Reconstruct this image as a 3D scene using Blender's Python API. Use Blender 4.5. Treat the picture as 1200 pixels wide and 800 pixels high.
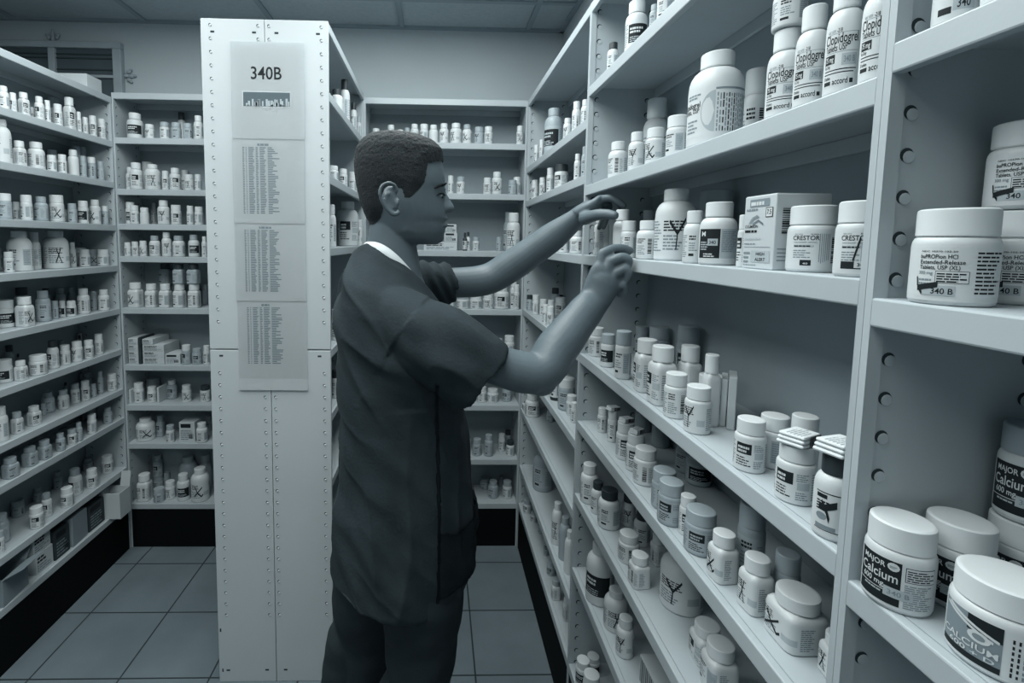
import bpy, bmesh, math, random
from mathutils import Vector, Matrix

for o in list(bpy.data.objects):
    bpy.data.objects.remove(o, do_unlink=True)
sc = bpy.context.scene
COLL = sc.collection
PI = math.pi

# ------------------------------------------------------------------ camera
CAM_Z = 1.477
cam_d = bpy.data.cameras.new('camera')
cam = bpy.data.objects.new('camera', cam_d)
COLL.objects.link(cam)
yaw, pitch, roll = 0.0250, 0.0857, 0.0125
cy_, sy_, cp_, sp_ = math.cos(yaw), math.sin(yaw), math.cos(pitch), math.sin(pitch)
fwd = Vector((sy_ * cp_, cy_ * cp_, -sp_))
rt = Vector((cy_, -sy_, 0.0))
up = rt.cross(fwd)
r2 = rt * math.cos(roll) + up * math.sin(roll)
u2 = -rt * math.sin(roll) + up * math.cos(roll)
m4 = Matrix(((r2.x, u2.x, -fwd.x, 0), (r2.y, u2.y, -fwd.y, 0), (r2.z, u2.z, -fwd.z, CAM_Z), (0, 0, 0, 1)))
cam.matrix_world = m4
cam_d.sensor_width = 36.0
cam_d.lens = 575.0 / 1200.0 * 36.0
cam_d.shift_x = (600 - 525.5) / 1200.0
cam_d.shift_y = (333.1 - 400) / 1200.0
cam_d.clip_start = 0.02
sc.camera = cam

# ------------------------------------------------------------------ light
sc.view_settings.view_transform = 'Standard'
sc.view_settings.look = 'None'
sc.view_settings.exposure = 0.0
sc.view_settings.gamma = 1.0
sc.view_settings.use_curve_mapping = False
world = bpy.data.worlds.new('world')
sc.world = world
world.use_nodes = True
wb = world.node_tree.nodes['Background']
wb.inputs[0].default_value = (0.70, 0.95, 1.05, 1)
wb.inputs[1].default_value = 0.10
# recessed ceiling fixtures (x, y, length x, length y, watts)
FIXTURES = [(-0.02, 1.35, 0.58, 1.16, 15.0), (-1.12, 1.25, 0.58, 1.16, 14.0), (-0.45, 0.40, 1.16, 0.58, 15.0), (-0.45, -1.3, 1.16, 0.58, 8.0)]
LIGHT_COL = (0.955, 1.0, 0.985)


# ------------------------------------------------------------------ helpers
def tint(v):
    k = min(1.0, v / 0.6)
    return (v * (0.68 + 0.22 * k), v * 0.97, v * (1.13 - 0.13 * k), 1)


def mat(name, v, rough=0.5, spec=0.4, noise=0.0, nscale=8.0, bump=0.0, bscale=60.0, metallic=0.0, col=None):
    m = bpy.data.materials.new(name)
    m.use_nodes = True
    nt = m.node_tree
    b = nt.nodes['Principled BSDF']
    c = col or tint(v)
    b.inputs['Base Color'].default_value = c
    b.inputs['Roughness'].default_value = rough
    b.inputs['Specular IOR Level'].default_value = spec
    b.inputs['Metallic'].default_value = metallic
    if noise or bump:
        tc = nt.nodes.new('ShaderNodeTexCoord')
        if noise:
            n = nt.nodes.new('ShaderNodeTexNoise')
            n.inputs['Scale'].default_value = nscale
            n.inputs['Detail'].default_value = 5
            nt.links.new(tc.outputs['Object'], n.inputs['Vector'])
            r = nt.nodes.new('ShaderNodeValToRGB')
            r.color_ramp.elements[0].position = 0.3
            r.color_ramp.elements[1].position = 0.7
            r.color_ramp.elements[0].color = tuple(x * (1 - noise) for x in c[:3]) + (1,)
            r.color_ramp.elements[1].color = tuple(min(1, x * (1 + noise)) for x in c[:3]) + (1,)
            nt.links.new(n.outputs['Fac'], r.inputs['Fac'])
            nt.links.new(r.outputs['Color'], b.inputs['Base Color'])
        if bump:
            n2 = nt.nodes.new('ShaderNodeTexNoise')
            n2.inputs['Scale'].default_value = bscale
            n2.inputs['Detail'].default_value = 4
            nt.links.new(tc.outputs['Object'], n2.inputs['Vector'])
            bp = nt.nodes.new('ShaderNodeBump')
            bp.inputs['Strength'].default_value = bump
            bp.inputs['Distance'].default_value = 0.004
            nt.links.new(n2.outputs['Fac'], bp.inputs['Height'])
            nt.links.new(bp.outputs['Normal'], b.inputs['Normal'])
    return m


M = {}
M['paint'] = mat('shelf_paint', 0.47, 0.45, 0.4, 0.05, 5.0, 0.02, 200)
M['panel_light'] = mat('end_panel_paint', 0.55, 0.4, 0.4, 0.03, 4.0)
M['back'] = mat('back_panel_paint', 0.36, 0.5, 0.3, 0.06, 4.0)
M['hole'] = mat('punched_hole', 0.05, 0.8, 0.1)
M['kick'] = mat('kick_plate_black', 0.006, 0.7, 0.08)
M['wall'] = mat('wall_paint', 0.46, 0.8, 0.2, 0.03, 3.0, 0.03, 300)
M['ceil'] = mat('ceiling_tile', 0.42, 0.9, 0.1, 0.05, 60.0, 0.1, 200)
M['tbar'] = mat('ceiling_bar', 0.30, 0.6, 0.3)
M['wood'] = mat('window_wood', 0.36, 0.6, 0.3, 0.06, 12.0)
M['pane'] = mat('window_pane', 0.10, 0.15, 0.5, 0.25, 2.0)
M['white'] = mat('white_plastic', 0.62, 0.38, 0.45)
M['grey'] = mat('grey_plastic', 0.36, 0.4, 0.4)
M['dark'] = mat('dark_plastic', 0.035, 0.4, 0.4)
M['cap_white'] = mat('white_cap', 0.66, 0.42, 0.4)
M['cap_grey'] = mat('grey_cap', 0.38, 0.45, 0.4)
M['cap_dark'] = mat('dark_cap', 0.04, 0.45, 0.4)
M['paper'] = mat('label_paper', 0.63, 0.55, 0.3)
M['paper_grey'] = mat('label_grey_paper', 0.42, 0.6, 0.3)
M['ink'] = mat('print_ink', 0.018, 0.6, 0.2)
M['ink_grey'] = mat('print_grey', 0.25, 0.6, 0.2)
M['sticker'] = mat('price_sticker', 0.45, 0.6, 0.2)
M['carton'] = mat('carton_board', 0.54, 0.6, 0.25, 0.04, 10)
M['carton_grey'] = mat('carton_grey_board', 0.28, 0.6, 0.25, 0.06, 10)
M['carton_dark'] = mat('carton_dark_board', 0.045, 0.55, 0.25, 0.3, 30)
M['bar'] = mat('print_bar', 0.13, 0.6, 0.1)
M['sheet'] = mat('paper_sheet', 0.76, 0.5, 0.35)


def link(name, me, m=None, parent=None):
    o = bpy.data.objects.new(name, me)
    COLL.objects.link(o)
    if m is not None and me is not None:
        for x in (m if isinstance(m, (list, tuple)) else [m]):
            if x.name not in [y.name for y in me.materials if y]:
                me.materials.append(x)
    if parent:
        o.parent = parent
    return o


def obj(name, bm, m, parent=None, smooth=False, sharp=None):
    me = bpy.data.meshes.new(name)
    bmesh.ops.recalc_face_normals(bm, faces=bm.faces)
    if smooth:
        for f in bm.faces:
            f.smooth = True
        if sharp:
            for e in bm.edges:
                if len(e.link_faces) == 2 and e.calc_face_angle(0) > sharp:
                    e.smooth = False
    bm.to_mesh(me)
    bm.free()
    return link(name, me, m, parent)


def thing(name, label, cat, loc=(0, 0, 0), rz=0.0, group=None):
    o = bpy.data.objects.new(name, None)
    o.empty_display_size = 0.05
    COLL.objects.link(o)
    o.location = loc
    o.rotation_euler = (0, 0, rz)
    tag(o, label, cat, group)
    return o


def tag(o, label, cat, group=None):
    o['label'] = label
    o['category'] = cat
    if group:
        o['group'] = group


def struct(o):
    o['kind'] = 'structure'
    return o


def box(bm, x0, x1, y0, y1, z0, z1, mi=0, bevel=0.0):
    vs = [bm.verts.new(c) for c in ((x0, y0, z0), (x1, y0, z0), (x1, y1, z0), (x0, y1, z0), (x0, y0, z1), (x1, y0, z1), (x1, y1, z1), (x0, y1, z1))]
    fs = []
    for q in ((0, 3, 2, 1), (4, 5, 6, 7), (0, 1, 5, 4), (1, 2, 6, 5), (2, 3, 7, 6), (3, 0, 4, 7)):
        f = bm.faces.new([vs[i] for i in q])
        f.material_index = mi
        fs.append(f)
    if bevel:
        es = list({e for f in fs for e in f.edges})
        bmesh.ops.bevel(bm, geom=es, offset=bevel, segments=2, profile=0.5, affect='EDGES')
    return fs


def lathe(bm, prof, seg=32, mi=0, rib=0.0, expo=None):
    rings = []
    for k, (r, z) in enumerate(prof):
        if r < 1e-6:
            rings.append([bm.verts.new((0, 0, z))])
            continue
        ring = []
        for i in range(seg):
            a = 2 * PI * i / seg
            rr = r
            if rib and rib[0] <= k <= rib[1]:
                rr = r * (1 - (rib[2] if i % 2 else 0))
            if expo:
                c, s = abs(math.cos(a)), abs(math.sin(a))
                rr = r * (c ** expo + s ** expo) ** (-1.0 / expo) * 0.9
            ring.append(bm.verts.new((rr * math.cos(a), rr * math.sin(a), z)))
        rings.append(ring)
    for a, b in zip(rings[:-1], rings[1:]):
        for i in range(seg):
            j = (i + 1) % seg
            if len(a) == 1 and len(b) == 1:
                continue
            if len(a) == 1:
                f = bm.faces.new((a[0], b[j], b[i]))
            elif len(b) == 1:
                f = bm.faces.new((a[i], a[j], b[0]))
            else:
                f = bm.faces.new((a[i], a[j], b[j], b[i]))
            f.material_index = mi


FONT = {}


def text_tris(s):
    """outline of a line of text as (points, triangles), cap height about 0.7, starting at x = 0"""
    if s not in FONT:
        cu = bpy.data.curves.new('text', 'FONT')
        cu.body = s
        cu.resolution_u = 3
        cu.offset = 0.012
        o = bpy.data.objects.new('text', cu)
        COLL.objects.link(o)
        dg = bpy.context.evaluated_depsgraph_get()
        me = bpy.data.meshes.new_from_object(o.evaluated_get(dg))
        pts = [(v.co.x, v.co.y) for v in me.vertices]
        fs = [tuple(p.vertices) for p in me.polygons]
        bpy.data.objects.remove(o, do_unlink=True)
        bpy.data.curves.remove(cu)
        bpy.data.meshes.remove(me)
        FONT[s] = (pts, fs)
    return FONT[s]


class Print:
    """flat print (patches, lines, text) in u, v, wrapped by a mapping onto a label's surface"""

    def __init__(self, bm, fmap, du=0.1):
        self.bm, self.f, self.du = bm, fmap, du

    def quad(self, u0, u1, v0, v1, mi, lift=1.0, slant=0.0):
        if u1 <= u0:
            return
        n = max(1, int(math.ceil((u1 - u0) / self.du)))
        a = [self.bm.verts.new(self.f(u0 + (u1 - u0) * i / n, v0 + slant * i / n, lift)) for i in range(n + 1)]
        b = [self.bm.verts.new(self.f(u0 + (u1 - u0) * i / n, v1 + slant * i / n, lift)) for i in range(n + 1)]
        for i in range(n):
            f = self.bm.faces.new((a[i], a[i + 1], b[i + 1], b[i]))
            f.material_index = mi

    def stroke(self, pts, w, mi, lift=1.4):
        for (ua, va), (ub, vb) in zip(pts[:-1], pts[1:]):
            n = max(1, int(math.ceil(abs(ub - ua) / self.du)))
            dx, dy = ub - ua, vb - va
            l = math.hypot(dx, dy) or 1
            nx, ny = -dy / l * w / 2, dx / l * w / 2
            for i in range(n):
                p = [(ua + dx * i / n, va + dy * i / n), (ua + dx * (i + 1) / n, va + dy * (i + 1) / n)]
                q = [self.bm.verts.new(self.f(x, y, lift)) for x, y in ((p[0][0] + nx, p[0][1] + ny), (p[0][0] - nx, p[0][1] - ny), (p[1][0] - nx, p[1][1] - ny), (p[1][0] + nx, p[1][1] + ny))]
                f = self.bm.faces.new(q)
                f.material_index = mi

    def disc(self, u, v, ru, rv, mi, lift=1.2, a0=0.0, a1=2 * PI, n=20):
        c = self.bm.verts.new(self.f(u, v, lift))
        r = [self.bm.verts.new(self.f(u + ru * math.cos(a0 + (a1 - a0) * i / n), v + rv * math.sin(a0 + (a1 - a0) * i / n), lift)) for i in range(n + 1)]
        for i in range(n):
            f = self.bm.faces.new((c, r[i], r[i + 1]))
            f.material_index = mi

    ts = 1.0

    def text(self, s, u, v, size, mi, lift=1.6, sx=1.0, rot=0.0, width=None):
        pts, fs = text_tris(s)
        size *= self.ts
        if width:
            sx = width / (max(p[0] for p in pts) * size)
        c, sn = math.cos(rot), math.sin(rot)
        vs = []
        for x, y in pts:
            x, y = x * size * sx, y * size
            vs.append(self.bm.verts.new(self.f(u + x * c - y * sn, v + x * sn + y * c, lift)))
        for f in fs:
            try:
                g = self.bm.faces.new([vs[i] for i in f])
                g.material_index = mi
            except ValueError:
                pass

    def lines(self, rng, u0, u1, v0, v1, n, mi, fill=0.55, words=True, lift=1.0):
        """N lines of small print between v1 (top) and v0"""
        st = (v1 - v0) / n
        for i in range(n):
            v = v1 - (i + 1) * st
            end = u0 + (u1 - u0) * rng.uniform(0.6, 1.0)
            u = u0
            while u < end:
                w = (u1 - u0) * (rng.uniform(0.1, 0.32) if words else 1.0)
                self.quad(u, min(u + w, end), v, v + st * fill, mi, lift)
                u += w + (u1 - u0) * 0.035

    def bars(self, rng, u0, u1, v0, v1, n, mi, vertical=True):
        """barcode"""
        t = 0.0
        st = 1.0 / n
        while t < 1.0:
            w = st * rng.choice((0.35, 0.6, 0.8))
            if vertical:
                self.quad(u0 + (u1 - u0) * t, u0 + (u1 - u0) * min(1, t + w), v0, v1, mi, 1.1)
            else:
                self.quad(u0, u1, v0 + (v1 - v0) * t, v0 + (v1 - v0) * min(1, t + w), mi, 1.1)
            t += st


# ------------------------------------------------------------------ the room
def plane_obj(name, cs, m):
    bm = bmesh.new()
    bm.faces.new([bm.verts.new(c) for c in cs])
    return struct(obj(name, bm, m))


# floor: one-foot tiles with dark joints, joints at x = 0.148 + 0.30 k and y = 1.558 + 0.297 k
fm = bpy.data.materials.new('floor_tile')
fm.use_nodes = True
nt = fm.node_tree
bs = nt.nodes['Principled BSDF']
tc = nt.nodes.new('ShaderNodeTexCoord')
sep = nt.nodes.new('ShaderNodeSeparateXYZ')
nt.links.new(tc.outputs['Object'], sep.inputs[0])


def mnode(op, a, b=None):
    n = nt.nodes.new('ShaderNodeMath')
    n.operation = op
    for i, x in enumerate((a, b)):
        if x is None:
            continue
        if isinstance(x, (int, float)):
            n.inputs[i].default_value = x
        else:
            nt.links.new(x, n.inputs[i])
    return n.outputs[0]


def joint(axis, off, step, half):
    q = mnode('DIVIDE', mnode('SUBTRACT', sep.outputs[axis], off), step)
    d = mnode('ABSOLUTE', mnode('SUBTRACT', q, mnode('ROUND', q)))
    return mnode('LESS_THAN', d, half / step)


jt = mnode('MAXIMUM', joint('X', 0.148, 0.30, 0.0028), joint('Y', 1.558, 0.297, 0.0028))
nz = nt.nodes.new('ShaderNodeTexNoise')
nz.inputs['Scale'].default_value = 5.0
nz.inputs['Detail'].default_value = 6
nt.links.new(tc.outputs['Object'], nz.inputs['Vector'])
rp = nt.nodes.new('ShaderNodeValToRGB')
rp.color_ramp.elements[0].position = 0.35
rp.color_ramp.elements[1].position = 0.7
rp.color_ramp.elements[0].color = tint(0.17)
rp.color_ramp.elements[1].color = tint(0.205)
nt.links.new(nz.outputs['Fac'], rp.inputs['Fac'])
mx = nt.nodes.new('ShaderNodeMix')
mx.data_type = 'RGBA'
nt.links.new(jt, mx.inputs[0])
nt.links.new(rp.outputs['Color'], mx.inputs[6])
mx.inputs[7].default_value = tint(0.035)
nt.links.new(mx.outputs[2], bs.inputs['Base Color'])
bs.inputs['Roughness'].default_value = 0.42
bs.inputs['Specular IOR Level'].default_value = 0.35

WX0, WX1, WY0, WY1, CZ = -2.25, 0.605, -2.6, 2.468, 2.507
bm = bmesh.new()
box(bm, WX0 - 0.1, WX1 + 0.1, WY0 - 0.1, WY1 + 0.1, -0.1, 0.0)
struct(obj('floor', bm, fm))
bm = bmesh.new()
box(bm, WX0 - 0.1, WX1 + 0.1, WY0 - 0.1, WY1 + 0.1, CZ, CZ + 0.1)
struct(obj('ceiling', bm, M['ceil']))
bm = bmesh.new()
for k in range(-3, 2):
    x = -0.178 + 0.608 * k
    if WX0 < x < WX1:
        box(bm, x - 0.012, x + 0.012, WY0, WY1, CZ - 0.008, CZ + 0.004)
for k in range(0, 8):
    y = 2.19 - 0.608 * k
    box(bm, WX0, WX1, y - 0.012, y + 0.012, CZ - 0.007, CZ + 0.004)
struct(obj('trim_1', bm, M['tbar']))
bm = bmesh.new()
box(bm, WX0, WX1, WY1 - 0.02, WY1 + 0.001, CZ - 0.012, CZ + 0.002)
box(bm, WX1 - 0.02, WX1 + 0.001, WY0, WY1, CZ - 0.012, CZ + 0.002)
struct(obj('trim_2', bm, M['tbar']))
for nm, b in (('wall_back', (WX0, WX1, WY1, WY1 + 0.1)), ('wall_right', (WX1, WX1 + 0.1, WY0, WY1 + 0.1)), ('wall_left', (WX0 - 0.1, WX0, WY0, WY1 + 0.1)), ('wall_front', (WX0, WX1, WY0 - 0.1, WY0))):
    bm = bmesh.new()
    box(bm, b[0], b[1], b[2], b[3], 0.0, CZ)
    struct(obj(nm, bm, M['wall']))

# ceiling fixtures
em = bpy.data.materials.new('lamp_diffuser')
em.use_nodes = True
eb = em.node_tree.nodes['Principled BSDF']
eb.inputs['Base Color'].default_value = tint(0.8)
eb.inputs['Emission Color'].default_value = LIGHT_COL + (1,)
eb.inputs['Emission Strength'].default_value = 2.0
for i, (x, y, lx, ly, w) in enumerate(FIXTURES):
    t = thing('ceiling_light', ('recessed ceiling light panel over the main aisle above the man', 'recessed ceiling light panel over the side aisle', 'recessed ceiling light panel in front of the island end', 'recessed ceiling light panel deep in the open room')[i], 'ceiling light', (x, y, CZ))
    bm = bmesh.new()
    for a in ((-lx / 2 - .02, lx / 2 + .02, -ly / 2 - .02, -ly / 2), (-lx / 2 - .02, lx / 2 + .02, ly / 2, ly / 2 + .02), (-lx / 2 - .02, -lx / 2, -ly / 2, ly / 2), (lx / 2, lx / 2 + .02, -ly / 2, ly / 2)):
        box(bm, a[0], a[1], a[2], a[3], -0.014, 0.0)
    obj('frame', bm, M['tbar'], t)
    bm = bmesh.new()
    box(bm, -lx / 2, lx / 2, -ly / 2, ly / 2, -0.009, -0.001)
    obj('diffuser', bm, em, t)
    ld = bpy.data.lights.new('lamp', 'AREA')
    ld.shape = 'RECTANGLE'
    ld.size, ld.size_y = lx, ly
    ld.energy = w
    ld.color = LIGHT_COL
    lo = bpy.data.objects.new('lamp', ld)
    COLL.objects.link(lo)
    lo.parent = t
    lo.location = (0, 0, -0.02)

# window with a wooden frame, high on the back wall
t = struct(thing('window_1', 'dark window in a pale wooden frame above the corner shelves', 'window', (-1.82, WY1, 2.27)))
bm = bmesh.new()
box(bm, -0.36, 0.318, -0.03, 0.0, 0.098, 0.128, 0, 0.003)
box(bm, 0.278, 0.318, -0.03, 0.0, -0.15, 0.098, 0, 0.003)
box(bm, -0.022, 0.008, -0.028, 0.0, -0.15, 0.098, 0, 0.003)
box(bm, -0.36, 0.278, -0.024, 0.0, -0.036, -0.022, 0, 0.002)
struct(obj('window_frame', bm, M['wood'], t))
bm = bmesh.new()
box(bm, -0.36, 0.279, -0.012, -0.004, -0.15, 0.1)
struct(obj('window_pane', bm, M['pane'], t))
bm = bmesh.new()
for z in (0.07, 0.052, 0.0):
    box(bm, -0.36, 0.279, -0.016, -0.011, z, z + 0.006)
struct(obj('window_bar', bm, M['hole'], t))
bm = bmesh.new()
for (cx, cz, ax) in ((-0.007, 0.128, 'z'), (0.318, -0.02, 'x')):
    for (a_, b_, ra_, rb_) in ((0.012, 0.0, .016, .009), (0.034, 0.0, .016, .010), (0.022, 0.019, .012, .009), (0.022, -0.019, .012, .009), (0.050, 0.0, .009, .006), (0.032, 0.028, .008, .006), (0.032, -0.028, .008, .006)):
        p = (cx + b_, -0.008, cz + a_) if ax == 'z' else (cx + a_, -0.008, cz + b_)
        r_ = (rb_, .008, ra_) if ax == 'z' else (ra_, .008, rb_)
        bmesh.ops.create_uvsphere(bm, u_segments=12, v_segments=8, radius=1.0, matrix=Matrix.Translation(p) @ Matrix.Diagonal((r_[0], r_[1], r_[2], 1)))
struct(obj('window_finial', bm, M['wood'], t))


# ------------------------------------------------------------------ shelving
def shelving(name, label, fr, s0, s1, shelves, holes=(True, True), top=2.12, depth=0.19, flush_top=True, kick=True, back=True, panels=(True, True), holes_dark=False):
    """steel shelving bay; FR maps (s along the front, d into the depth, z) to the room"""
    root = thing(name, label, 'shelving unit', fr(0.5 * (s0 + s1), depth / 2, 0), 0, 'steel shelving bays')
    inv = Matrix.Translation(-Vector(root.location))

    def sbox(bm, a0, a1, d0, d1, z0, z1, mi=0, bevel=0.0):
        p, q = fr(a0, d0, z0), fr(a1, d1, z1)
        box(bm, min(p[0], q[0]), max(p[0], q[0]), min(p[1], q[1]), max(p[1], q[1]), z0, z1, mi, bevel)

    def done(nm, bm, m):
        bm.transform(inv)
        return obj(nm, bm, m, root)
    for side in (0, 1):
        if not panels[side]:
            continue
        a0, a1 = (s0, s0 + 0.005) if side == 0 else (s1 - 0.005, s1)
        bm = bmesh.new()
        sbox(bm, a0, a1, 0.014, depth, 0.0, top)
        b0, b1 = (s0, s0 + 0.0075) if side == 0 else (s1 - 0.0075, s1)
        sbox(bm, b0, b1, 0.0, 0.014, 0.0, top)
        if holes[side]:
            sgn = 1 if side == 0 else -1
            face = a1 if side == 0 else a0
            z = 0.076
            while z < top - 0.02:
                for dd in (0.0225, depth - 0.03):
                    # punched half-round tab: a dark crescent and the raised tab below it
                    c = Vector(fr(face, dd, z))
                    n = (Vector(fr(face + sgn, dd, z)) - c)
                    tdir = (Vector(fr(face, dd + 1, z)) - c)
                    hv = [bm.verts.new(c + n * 0.0004 + tdir * (0.0066 * math.cos(a)) + Vector((0, 0, 0.0066 * math.sin(a)))) for a in [2 * PI * i / 14 for i in range(14)]]
                    f = bm.faces.new(hv)
                    f.material_index = 1
                    rows_ = []
                    for (rad, hgt) in ((0.0058, 0.0006), (0.0050, 0.0012), (0.0, 0.0014)):
                        rows_.append([bm.verts.new(c + n * hgt + tdir * (0.0019 + rad * math.cos(a)) + Vector((0, 0, -0.0019 + rad * math.sin(a)))) for a in [2 * PI * i / 12 for i in range(12)]] if rad else [bm.verts.new(c + n * hgt + tdir * 0.0019 + Vector((0, 0, -0.0019)))])
                    for ra, rb in zip(rows_[:-1], rows_[1:]):
                        for i in range(12):
                            j = (i + 1) % 12
                            bm.faces.new((ra[i], ra[j], rb[j], rb[i]) if len(rb) > 1 else (ra[i], ra[j], rb[0]))
                z += 0.0381
        done('side_panel', bm, [M['paint'], M['hole']])
    if back:
        bm = bmesh.new()
        sbox(bm, s0 + 0.005, s1 - 0.005, depth - 0.003, depth, 0.0, top)
        done('back_panel', bm, M['back'])
    for z in list(shelves) + ([top] if flush_top else []):
        bm = bmesh.new()
        e = 0.0052
        sbox(bm, s0 + e, s1 - e, 0.0119, depth - 0.004, z - 0.003, z)
        sbox(bm, s0 + e, s1 - e, 0.0, 0.012, z - 0.027, z + 0.0001, 0, 0.002)
        sbox(bm, s0 + e, s1 - e, depth - 0.012, depth - 0.004, z - 0.027, z - 0.003, 0, 0.0015)
        done('top_panel' if z == top else 'shelf', bm, M['paint'])
    if kick:
        bm = bmesh.new()
        sbox(bm, s0 + 0.0052, s1 - 0.0052, 0.002, 0.006, 0.0, 0.198)
        done('kick_plate', bm, M['kick'])
    return root


XR, XL, YB = 0.408, -1.4505, 2.2753
LZ = [1.907, 1.727, 1.536, 1.353, 1.156, .967, .780, .643, .402, .225]
BZ = [1.925, 1.698, 1.542, 1.395, 1.157, .890, .699, .514, .217]
EZ = [1.927, 1.700, 1.438, 1.165, .930, .705, .438, .217]
FZ = [1.82, 1.669, 1.446, 1.168, .907, .695, .416, .225]
MZ = [1.900, 1.636, 1.447, 1.169, .973, .757, .530, .225]
NZ = [1.660, 1.430, 1.151, .80, .225]
GZ = [1.93, 1.68, 1.455, 1.13, .92, .70, .43, .225]
shelving('shelving_unit', 'long rack bay in the far corner, next to the rack behind the man', lambda s, d, z: (XR + d, s, z), 1.365, YB - 0.001, FZ, (False, True))
shelving('shelving_unit', 'long rack middle bay that the man reaches into', lambda s, d, z: (XR + d, s, z), 0.4545, 1.3645, MZ, (False, True))
shelving('shelving_unit', 'long rack bay holding the large calcium jars, cut by the frame', lambda s, d, z: (XR + d, s, z), -0.4565, 0.454, NZ, (False, True))
shelving('shelving_unit', 'rack behind the man across the end of the main aisle', lambda s, d, z: (s, YB + d, z), -0.333, XR - 0.001, EZ, (True, True))
shelving('shelving_unit', 'rack across the end of the side aisle below the window', lambda s, d, z: (s, YB + d, z), XL + 0.001, -0.713, BZ, (True, False))
shelving('shelving_unit', 'wall rack along the side aisle with open cartons on its base shelf', lambda s, d, z: (XL - d, s, z), 1.365, YB - 0.001, LZ, (False, True), top=2.10)

# island rack: two bays back to back with perforated end panels
ix0, ixm, ix1, iy0, iy1 = -0.7117, -0.5223, -0.3329, 1.5422, 2.274
isl = shelving('shelving_unit', 'island rack whose perforated end panels carry the taped pages', lambda s, d, z: (ix1 - d, s, z), iy0 + 0.013, iy1, GZ, (False, False), top=2.133, depth=0.189, panels=(False, True))
inv = Matrix.Translation(-Vector(isl.location))
for z in GZ:
    bm = bmesh.new()
    box(bm, ix0 + 0.0119, ixm - 0.004, iy0 + 0.014, iy1 - 0.006, z - 0.003, z)
    box(bm, ix0, ix0 + 0.012, iy0 + 0.014, iy1 - 0.006, z - 0.027, z, 0, 0.002)
    bm.transform(inv)
    obj('shelf', bm, M['paint'], isl)
for (a0, a1, nm) in ((ix0, ixm - 0.0008, 'top_panel'),):
    bm = bmesh.new()
    box(bm, a0, a1, iy0 + 0.013, iy1, 2.106, 2.133, 0, 0.002)
    bm.transform(inv)
    obj(nm, bm, M['paint'], isl)
bm = bmesh.new()
box(bm, ix0 + 0.002, ix0 + 0.006, iy0 + 0.014, iy1, 0.0, 0.198)
bm.transform(inv)
obj('kick_plate', bm, M['kick'], isl)
SEAM = 1.131
for (a0, a1, inner) in ((ix0, ixm - 0.0008, 1), (ixm + 0.0008, ix1, 0)):
    for (z0, z1) in ((0.0, SEAM - 0.002), (SEAM + 0.002, 2.1335)):
        bm = bmesh.new()
        box(bm, a0, a1, iy0, iy0 + 0.012, z0, z1, 0, 0.0015)

        def hole(x, z, rx=0.0042, rz=0.0046, slot=False):
            y = iy0 - 0.0003
            if slot:
                vs = [bm.verts.new((x + dx, y, z + dz)) for dx, dz in ((-rx, -rz), (rx, -rz), (rx, rz), (-rx, rz))]
            else:
                vs = [bm.verts.new((x + rx * math.cos(a), y, z + rz * math.sin(a))) for a in [2 * PI * i / 10 for i in range(10)]]
            f = bm.faces.new(vs)
            f.material_index = 1
            if not slot:
                # raised lip under the hole
                rr = []
                for (rad, hh) in ((0.0040, 0.0005), (0.0026, 0.0018), (0.0, 0.002)):
                    rr.append([bm.verts.new((x + 0.0016 + rad * math.cos(a), y - hh, z - 0.0020 + rad * math.sin(a))) for a in [2 * PI * i / 8 for i in range(8)]] if rad else [bm.verts.new((x + 0.0016, y - hh, z - 0.0020))])
                for ra, rb in zip(rr[:-1], rr[1:]):
                    for i in range(8):
                        j = (i + 1) % 8
                        bm.faces.new((ra[i], ra[j], rb[j], rb[i]) if len(rb) > 1 else (ra[i], ra[j], rb[0]))
        zs, ze = (0.222, SEAM - 0.06) if z0 == 0 else (SEAM + 0.07, 2.125)
        for x in (a0 + 0.028 + 0.0, a1 - 0.019) if inner else (a0 + 0.012, a1 - 0.021):
            z = 2.115 if z0 else SEAM - 0.075
            while z > zs:
                hole(x, z)
                z -= 0.0389
        if z0:
            hole(a0 + 0.035, 2.095, 0.006, 0.003, True)
            hole(a1 - 0.03, 2.095, 0.006, 0.003, True)
        else:
            hole(a0 + 0.03, 0.042, 0.006, 0.003, True)
            hole(a1 - 0.03, 0.042, 0.006, 0.003, True)
            hole((a0 + 0.008) if inner else (a1 - 0.008), 0.185, 0.0025, 0.006, True)
            hole((a0 + 0.012) if inner else (a1 - 0.008), 0.042, 0.0022, 0.006, True)
            hole(a0 + 0.035, SEAM - 0.02, 0.006, 0.003, True)
            hole(a1 - 0.035, SEAM - 0.02, 0.006, 0.003, True)
        bm.transform(inv)
        obj('end_panel', bm, [M['panel_light'], M['hole']], isl)

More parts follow.
